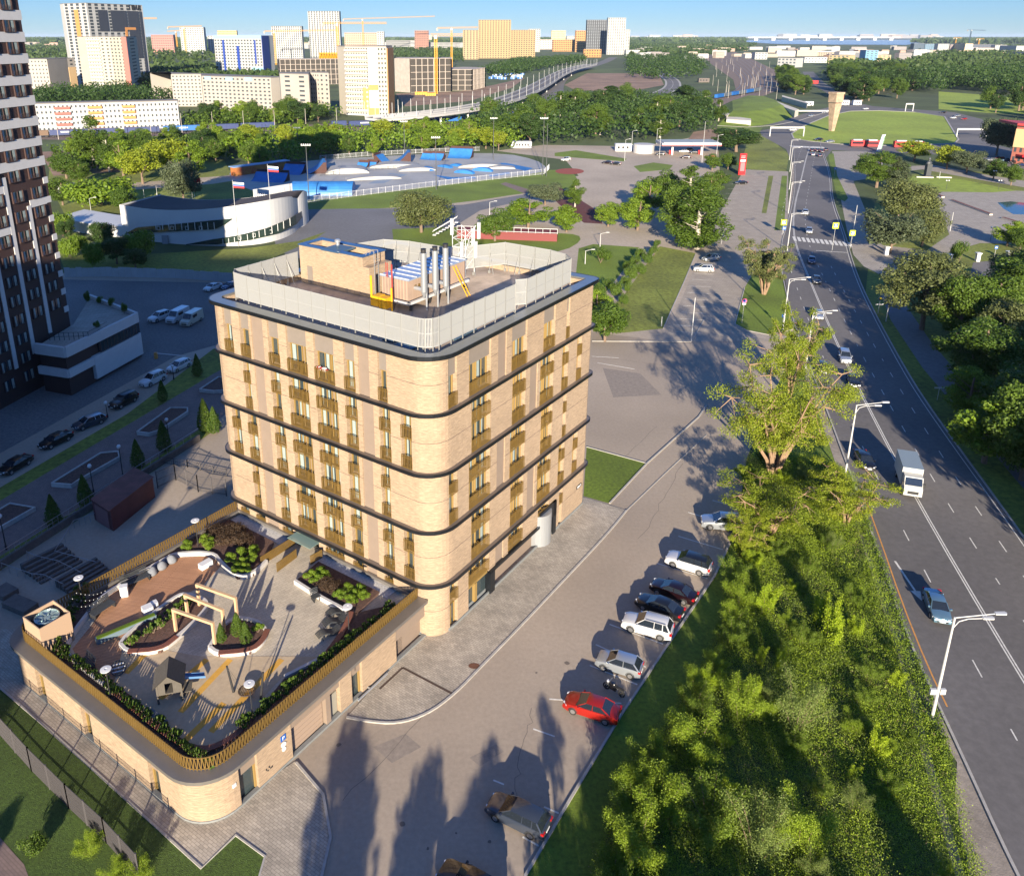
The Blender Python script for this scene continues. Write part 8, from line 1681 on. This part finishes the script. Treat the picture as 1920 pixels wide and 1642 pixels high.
# yellow roof truss over the concrete frame
g0, g1 = G(600, 158), G(640, 158); h0 = ztop(600, 112, g0.y); q = T('roof_truss', 'yellow steel roof truss lying on the left concrete frame', 'truss', (g0.x, g0.y+3, h0)); m_ = MB(); L = (g1-g0).length; n = 8
for r_ in range(3):
    for i in range(n): x = L*i/n; m_.tube((x, r_*5, 0), (x+L/n/2, r_*5, 7), .4, n=4); m_.tube((x+L/n/2, r_*5, 7), (x+L/n, r_*5, 0), .4, n=4)
    m_.tube((0, r_*5, 0), (L, r_*5, 0), .4, n=4); m_.tube((0, r_*5, 7), (L, r_*5, 7), .4, n=4)
m_.build('truss_frame', M_CY, q)
for i, (u, v, w_) in enumerate(((790, 178, 12), (808, 180, 10), (540, 158-45, 0))):
    if not w_: continue
    g = G(u, v); q = T('crane_section', ['bundle of yellow crane parts on the building site, left', 'bundle of yellow crane parts on the building site, right'][i], 'crane part', (g.x, g.y, 0)); m_ = MB()
    for j in range(5): m_.box(-w_/2+j*w_/5, -w_/2+j*w_/5+w_/6, -1.2, 1.2, 0, 2.2)
    m_.tube((-w_/2, 0, 2.4), (w_/2, 0, 2.4), .3); m_.build('lattice', M_CY, q)
# ---------------------------------------------------------------- building site, flyover, roads
sheet('site_soil', [(742, 176), (860, 172), (925, 160), (985, 146), (960, 165), (880, 190), (760, 200)], .05, M_SOIL)
sheet('site_soil', [(1058, 160), (1100, 138), (1235, 138), (1245, 160), (1180, 172), (1080, 170)], .05, M_SOIL)
sheet('railway_bed', [(60, 262), (60, 250), (480, 238), (640, 232), (880, 226), (1100, 212), (1250, 196), (1330, 186), (1380, 170), (1375, 150), (1330, 118), (1310, 102), (1380, 98), (1450, 130), (1475, 150), (1470, 165), (1420, 185), (1330, 203), (1100, 228), (880, 240), (600, 248), (200, 264)], .06, mat('ballast', (.17, .12, .095), .95, var=.3, sc_=.4, det=8))
mb = MB()
for k in range(9):
    L = smoothline(pxs((1350+k*9, 182-k*.6), (1385+k*8, 168), (1392+k*7, 150), (1375+k*8, 132), (1345+k*9, 112), (1325+k*7, 100)), 2); strip(L, .9, .1, mb)
for dv in (0, 4): strip(pxs((60, 256+dv), (480, 241+dv), (880, 229+dv), (1100, 216+dv), (1330, 192+dv*.5)), .8, .1, mb)
tag(mb.build('rail_tracks', mat('rails', (.10, .085, .08), .5, metal=.4)), kind='structure')
def roadway(name, px, w_, z, m=None, deck=0.): P = smoothline(pxs(*px) if z < 1 else [G(u, v, z) for u, v in px], 2); mb = MB(); strip(P, w_, z, mb, th=deck) if deck else strip(P, w_, z, mb); return mb, P
q = T('flyover', 'curving concrete flyover with light poles above the railway', 'bridge', (0, 0, 0)); zf = 8
P = smoothline([G(u, v, zf) for u, v in ((700, 222), (800, 214), (900, 200), (960, 184), (1010, 162), (1045, 140), (1075, 128), (1110, 121))], 2)
m_ = MB(); strip(P, 17, zf-1.5, m_, th=1.4); m_.build('deck', mat('bridge_concrete', (.42, .41, .40), .8), q); m_ = MB(); strip(P, 15.4, zf+.0, m_); m_.build('carriageway', M_ROAD, q); m_ = MB()
for d in (8.2, -8.2, .2): strip(offset(P, d), .3, zf, m_, th=1.0)
m_.build('barrier', mat('barrier_pale', (.38, .38, .38), .7), q); m_ = MB()
for i in range(4, len(P)-6, 2):
    for d in (5, -5): p = offset(P, d)[i]; m_.box(p.x-.6, p.x+.6, p.y-.6, p.y+.6, 0, zf-1.5)
m_.build('pillar', MATS['bridge_concrete'], q); m_ = MB()
for i in range(0, len(P), 1):
    for d in (8.4, -8.4): p = offset(P, d)[i]; m_.tube((p.x, p.y, zf), (p.x, p.y, zf+9), .14, n=5)
m_.build('light_pole', M_LW, q)
mb, P = roadway('dual', ((1040, 190), (1035, 170), (1045, 150), (1072, 135), (1110, 124), (1135, 116), (1150, 108)), 22, .07); tag(mb.build('side_road', M_ROAD), kind='structure')
mb, P = roadway('a', ((1240, 175), (1262, 165), (1262, 152), (1248, 143), (1240, 136)), 13, .07); tag(mb.build('side_road', M_ROAD), kind='structure')
mb = MB(); strip(offset(P, 8), 2.5, .1, mb); strip(offset(P, -8), 2.5, .1, mb); strip(P, .6, .12, mb); tag(mb.build('side_road_kerb', M_KERB), kind='structure')
# containers
M_NB = mat('navy_container', (.018, .035, .12), .6, var=.12, sc_=.3); M_BB2 = mat('blue_container', (.01, .11, .36), .6); M_BR2 = mat('brown_wagon', (.14, .09, .06), .8)
for i, (u0, u1, v, m, lb) in enumerate(((62, 92, 259, M_BR2, 'brown freight wagon nearest the brown tower'), (94, 150, 258, M_NB, 'navy container with white lettering, leftmost'), (152, 224, 256, M_NB, 'navy container behind the bare-limbed tree'), (234, 300, 253, M_NB, 'navy container behind the dark tree'), (307, 376, 250, M_BB2, 'blue container with pale edges and white lettering'), (384, 448, 247, M_NB, 'dark container half hidden by leaves'), (452, 516, 244, M_NB, 'pale-topped container behind the belt'), (622, 650, 240, M_NB, 'short navy container left of the lettered one'), (655, 710, 240, M_NB, 'navy container with white lettering below the flyover'), (715, 770, 237, M_NB, 'navy container partly behind a tree'), (774, 815, 236, M_NB, 'navy container with white lettering right of the tree'), (817, 865, 232, M_BB2, 'bright blue plain container below the flyover'), (938, 962, 222, M_BB2, 'bright blue container under the flyover'))):
    a, b = G(u0, v), G(u1, v-(u1-u0)*.035); d = b-a; L = d.length; q = T('freight_wagon', lb, 'freight wagon', (a.x, a.y, .1), math.atan2(d.y, d.x), 'container train'); m_ = MB(); m_.box(0, L, -.3, 2.4, 1.1, 3.9); m_.build('container', m, q)
    m_ = MB(); m_.box(0, L, -.2, 2.3, .8, 1.1); m_.build('wagon_frame', M_DARK, q); m_ = MB()
    for x in (L*.12, L*.18, L*.82, L*.88): m_.tube((x, 0, .4), (x, 2.2, .4), .42, n=8)
    m_.build('wheel', M_DARK, q)
    if 'lettering' in lb:
        m_ = MB()
        for j in range(7): m_.box(L*.38+j*L*.042, L*.38+j*L*.042+L*.03, -.36, -.31, 2.3, 3.1)
        m_.build('lettering', M_SW, q)
mb = None
for i in range(6):
    a, b = G(1345+i*14, 186-i*2.4), G(1358+i*14, 183.6-i*2.4); d = b-a; q = T('freight_wagon', 'wagon of the blue and grey train curving beside the grove', 'freight wagon', (a.x, a.y, .1), math.atan2(d.y, d.x), 'curving train by the grove'); m_ = MB(); m_.box(0, d.length*.95, 0, 2.8, .9, 3.8); m_.build('wagon_body', [M_BB2, mat('grey_wagon', (.10, .12, .14), .7)][i % 2], q); m_ = MB(); m_.box(0, d.length*.95, .1, 2.7, .3, .9); m_.build('wagon_frame', M_DARK, q)
# catenary masts
rc = random.Random(8); SHM = {}
for i in range(64):
    if i < 14: u, v = 110+i*58, 262-i*2.6
    else: t = (i-14)/50; u = rc.uniform(1330, 1500)-20*t; v = 188-80*t
    if i >= 14: u = 1335+rc.uniform(0, 125)-20*t
    pole(u, v, v-34*(600/ max(300, G(u, v).y)), 'slim mast beside the railway tracks', 'mast', .16, M_CP, 'railway masts', None, 'railway_mast', h=12)
# ---------------------------------------------------------------- roundabout objects
g = G(1559, 246); q = T('stone_pillar', 'tall tapering stone pillar monument widening upwards on the roundabout lawn', 'monument', (g.x, g.y, 0), .4); hh = ztop(1568, 173, g.y)
m_ = MB(); m_.v = [(-1.1, -1.1, 0), (1.1, -1.1, 0), (1.1, 1.1, 0), (-1.1, 1.1, 0), (-2.6, -2.6, hh*.72), (2.6, -2.6, hh*.72), (2.6, 2.6, hh*.72), (-2.6, 2.6, hh*.72)]; m_.f = [(0, 1, 5, 4), (1, 2, 6, 5), (2, 3, 7, 6), (3, 0, 4, 7), (4, 5, 6, 7)]; m_.m = [0]*5; m_.build('shaft', mat('old_stone', (.36, .26, .18), .9, var=.3, sc_=.4), q); m_ = MB(); m_.box(-2.9, 2.9, -2.9, 2.9, hh*.74, hh*.95); m_.box(-3.2, 3.2, -3.2, 3.2, hh*.95, hh); m_.build('head', MATS['old_stone'], q)
M_TR = mat('tram_red', (.50, .015, .02), .4)
for i, (u0, u1, v) in enumerate(((1594, 1618, 275), (1620, 1646, 275.5), (1675, 1702, 277), (1704, 1730, 278))):
    a, b = G(u0, v), G(u1, v+.3); d = b-a; L = d.length; q = T('red_tram', ['red tram car, leftmost before the lawn', 'red tram car, second from the left', 'red tram car right of the white stele', 'red tram car, rightmost before the lawn'][i], 'tram', (a.x, a.y, 0), math.atan2(d.y, d.x), 'red trams at the roundabout'); m_ = MB(); m_.box(0, L, -1.25, 1.25, .4, 3.3); m_.build('body', M_TR, q); m_ = MB(); m_.box(.4, L-.4, -1.29, 1.29, 1.5, 2.5); m_.build('window_strip', M_CG, q); m_ = MB(); m_.box(1, L-1, -.9, .9, 3.3, 3.7); m_.build('roof_unit', M_SW, q)
    m_ = MB(); m_.box(.5, L-.5, -1.1, 1.1, .05, .4); m_.build('undercarriage', M_DARK, q)
def gantry(u0, u1, v, vt, label):
    a, b = G(u0, v), G(u1, v); h = ztop(u0, vt, a.y); q = T('road_gantry', label, 'gantry', (a.x, a.y, 0), math.atan2((b-a).y, (b-a).x)); L = (b-a).length
    for x in (0, L): m_ = MB(); m_.box(x-.25, x+.25, -.25, .25, 0, h); m_.build('leg', M_LW, q)
    m_ = MB(); m_.box(0, L, -.3, .3, h-.9, h); m_.build('beam', M_LW, q)
gantry(1443, 1506, 256, 238, 'white gantry over the left exit of the roundabout'); gantry(1793, 1848, 257, 241, 'white gantry over the right-hand lane'); gantry(1697, 1711, 209, 194, 'white goalpost gantry at the top of the lawn'); gantry(1491, 1554, 214, 207, 'low white gantry left of the pillar')
g = G(1647, 284); q = T('white_stele', 'leaning white stele with green edge before the trams', 'stele', (g.x, g.y, 0)); z = ztop(1652, 253, g.y); m_ = MB(); m_.v = [(-1, -.3, 0), (1, -.3, 0), (1, .3, 0), (-1, .3, 0), (.6, -.3, z), (2.2, -.3, z*1.02), (2.2, .3, z*1.02), (.6, .3, z)]; m_.f = [(0, 1, 5, 4), (1, 2, 6, 5), (2, 3, 7, 6), (3, 0, 4, 7), (4, 5, 6, 7)]; m_.m = [0]*5; m_.build('slab', M_SW, q); m_ = MB(); m_.tube((.8, -.35, .5), (1.9, -.35, z*.96), .16, n=4); m_.build('green_edge', mat('green_edge', (.05, .3, .15), .5), q)
# embankment with stone steps
hp = pxs((1345, 236), (1400, 238), (1440, 234), (1470, 226), (1500, 215), (1470, 196), (1440, 186), (1400, 184), (1350, 200)); ce = sum(hp, Vector((0, 0)))/len(hp); m_ = MB(); k = len(hp)
for s, z in ((1, 0), (.62, 5.5), (.3, 6.6)): m_.v += [((p.x-ce.x)*s+ce.x, (p.y-ce.y)*s+ce.y+(1-s)*18, z) for p in hp]
for r_ in range(2):
    for i in range(k): j = (i+1) % k; m_.f.append((r_*k+i, r_*k+j, (r_+1)*k+j, (r_+1)*k+i)); m_.m.append(0)
m_.f.append(tuple(range(2*k, 3*k))); m_.m.append(0)
tag(m_.build('embankment', M_LAWN, smooth=False), kind='structure')
for i, P in enumerate((((1450, 193), (1497, 211), (1490, 214), (1452, 200)), ((1341, 208), (1368, 218), (1362, 223), (1341, 214)), ((1362, 218), (1408, 225), (1408, 229), (1362, 226)), ((1466, 182), (1514, 196), (1513, 198), (1466, 185)))):
    W_ = [G(u, v, 2.5) for u, v in P]; m_ = MB(); m_.prism(W_, 0, [4.6, 4.2, 3.2, 4.0][i]); o = m_.build('stone_flight', mat('pale_stone', (.55, .50, .42), .8, var=.15, sc_=.3), recenter=True); tag(o, ['long white stone steps down the grassy bank', 'curved white stone wall at the foot of the bank', 'low white parapet right of the curved wall', 'thin white stone channel on the upper bank'][i], 'stone steps')
# bust monument, kiosk shapes, filling station
g = G(1738, 331); q = T('bust_monument', 'dark bust on a tall dark pedestal in the square', 'monument', (g.x, g.y, 0)); m_ = MB(); m_.prism(roundrect(-1.6, 1.6, -1.6, 1.6, (.05,)*4, 3), 0, .5); m_.prism(roundrect(-1, 1, -1, 1, (.05,)*4, 3), .5, 5); m_.build('pedestal', M_BK, q); m_ = MB(); m_.lathe([(1.1, 5), (1.2, 5.5), (.8, 6), (.35, 6.2), (.3, 6.5), (.5, 6.8), (.52, 7.2), (.3, 7.6), (.02, 7.7)], 14, sy=.6); m_.build('bust', M_BK, q, smooth=True)
m_ = MB()
for (a, b) in (((1718, 333), (1750, 334)), ((1755, 333), (1784, 334))): m_.seg(G(*a), G(*b), .8, 0, .4)
tag(m_.build('stone_border', MATS['pale_stone'], recenter=True), 'low stone border in front of the bust', 'border')
for i, ((a, b)) in enumerate((((1752, 364), (1768, 371)), ((1785, 377), (1858, 404)), ((1880, 410), (1925, 424)))):
    pa, pb = G(*a), G(*b); q = T('plaza_bench', ['short red-brown bench line at the plaza corner', 'long diagonal red-brown bench line on the plaza', 'red-brown bench line near the right edge of the plaza'][i], 'bench', (pa.x, pa.y, 0)); m_ = MB(); m_.seg(pa-pa, pb-pa, 1.0, 0, .45); m_.build('base', mat('pale_stone', (.55, .5, .42), .8), q); m_ = MB(); m_.seg(pa-pa, pb-pa, .9, .45, .52); m_.build('seat', MATS['red_brown_slats'], q)
g = G(1262, 292); q = T('fuel_station', 'white filling station canopy with red edge and round kiosk', 'filling station', (g.x, g.y, 0)); hz = ztop(1262, 268, g.y)
m_ = MB(); m_.box(-6, 22, -2, 12, hz-1.3, hz); m_.build('canopy', mat('station_white', (.45, .44, .43), .6), q); m_ = MB(); m_.box(-6.1, 22.1, -2.1, -1.95, hz-1.2, hz-.8); m_.build('red_stripe', M_TR, q); m_ = MB(); m_.box(-5, 21, -1, 11, hz, hz+.3); m_.build('canopy_roof', mat('station_roof', (.3, .34, .34), .6), q)
for x in (0, 14): m_ = MB(); m_.box(x-.4, x+.4, 2, 2.8, 0, hz-1.3); m_.build('column', M_SW, q); m_ = MB(); m_.box(x-1, x+1, 4, 5, .1, 2); m_.build('pump', M_TR, q)
m_ = MB(); m_.tube((-12, 10, 0), (-12, 10, 4.2), 5, n=20); m_.build('round_kiosk', mat('station_white', (.45, .44, .43), .6), q)
g = G(1390, 328); q = T('price_pylon', 'red fuel price pylon at the end of the side car park', 'sign', (g.x, g.y, 0), .1); hz = ztop(1390, 288, g.y); m_ = MB(); m_.box(-1.4, 1.4, -.3, .3, 0, hz); m_.build('pylon_body', M_TR, q); m_ = MB(); m_.box(-1.1, 1.0, -.34, -.31, hz*.62, hz*.72); m_.build('white_field', M_SW, q); m_ = MB(); m_.box(-.9, .9, -.34, -.31, hz*.18, hz*.58); m_.build('grey_field', mat('pylon_grey', (.2, .14, .15), .5), q); m_ = MB()
for k in range(2):
    for j in range(3): m_.box(-.9+j*.6, -.45+j*.6, -.36, -.31, hz*(.86-.07*k), hz*(.9-.07*k))
m_.build('lettering', mat('pale_pink', (.6, .3, .3), .6), q)
for i, (u0, u1, v, h_, lb, m) in enumerate(((1154, 1185, 284, 3.5, 'white hoarding box before the grove', M_SW), (958, 997, 278, 3.2, 'grey site hut with dark windows by the plaza', mat('hut_grey', (.4, .4, .42), .6)), (110, 137, 366, 4.0, 'small white kiosk behind the tower', M_SW), (833, 843, 283, 2.2, 'small dark shed behind the skatepark', M_DARK), (1187, 1196, 281, 2, 'small white box right of the hoarding', M_SW), (1505, 1525, 199, 3.4, 'white tanker lorry left of the pillar', M_SW), (1578, 1592, 198, 4, 'white bus right of the pillar', M_SW), (1600, 1615, 198, 4, 'white van in the bay right of the pillar', M_SW), (1522, 1534, 158, 4, 'red lorry on the road beyond the bank', M_TR), (1573, 1583, 186, 3.5, 'red bus behind the pillar', M_TR), (1310, 1330, 155, 5, 'dark shed beside the curving train', mat('shed_dark', (.12, .1, .09), .8)))):
    a, b = G(u0, v), G(u1, v); L = (b-a).length; q = T('site_hut' if i < 5 else 'lorry' if i < 10 else 'shed', lb, 'hut' if i < 5 else 'lorry' if i < 10 else 'shed', (a.x, a.y, 0), math.atan2((b-a).y, (b-a).x)); m_ = MB(); m_.prism(roundrect(0, L, 0, max(2.4, min(L*.5, 6)), (.1,)*4, 3), .3 if 5 <= i < 10 else 0, h_); m_.build('body', m, q); m_ = MB()
    n = 3 if i != 1 else 6
    for j in range(n): m_.box(L*(.12+.8*j/n), L*(.12+.8*j/n)+L*.4/n, -.05, .05, h_*.35, h_*.7)
    m_.build('window', M_DARK, q)
    if 5 <= i < 10:
        for x in (L*.2, L*.8): m_ = MB(); m_.tube((x, -.1, .45), (x, 2.5, .45), .45, n=8); m_.build('wheel', M_TYRE, q)
for i in range(26):
    g = G(920+rt.uniform(0, 60), 142+rt.uniform(-2, 8)); m_ = MB(); m_.box(-3, 3, -1.2, 1.2, 0, 2.6); m_.box(-2.8, 2.8, -1.0, 1.0, 2.6, 2.75, 1); m_.box(.5, 1.4, -1.25, -1.2, .2, 2.2, 1); o = m_.build('site_cabin', [rt.choice([M_BB2, M_SB, M_SW]), M_SW]); o.location = (g.x, g.y, 0); o.rotation_euler = (0, 0, rt.uniform(-.3, .3)); tag(o, 'blue or white cabin in the site camp beside the flyover', 'site cabin', 'cabins of the site camp')
hz = bpy.data.materials.new('haze'); hz.use_nodes = True; t = hz.node_tree; t.nodes.clear(); pv = t.nodes.new('ShaderNodeVolumePrincipled'); ho = t.nodes.new('ShaderNodeOutputMaterial')
pv.inputs['Color'].default_value = (.48, .62, .82, 1); pv.inputs['Density'].default_value = 2.2e-5; pv.inputs['Anisotropy'].default_value = -.1; t.links.new(pv.outputs[0], ho.inputs['Volume'])
mb = MB(); mb.box(-61000, 61000, -61000, 61000, -1.2, 128); tag(mb.build('haze', hz), kind='stuff')
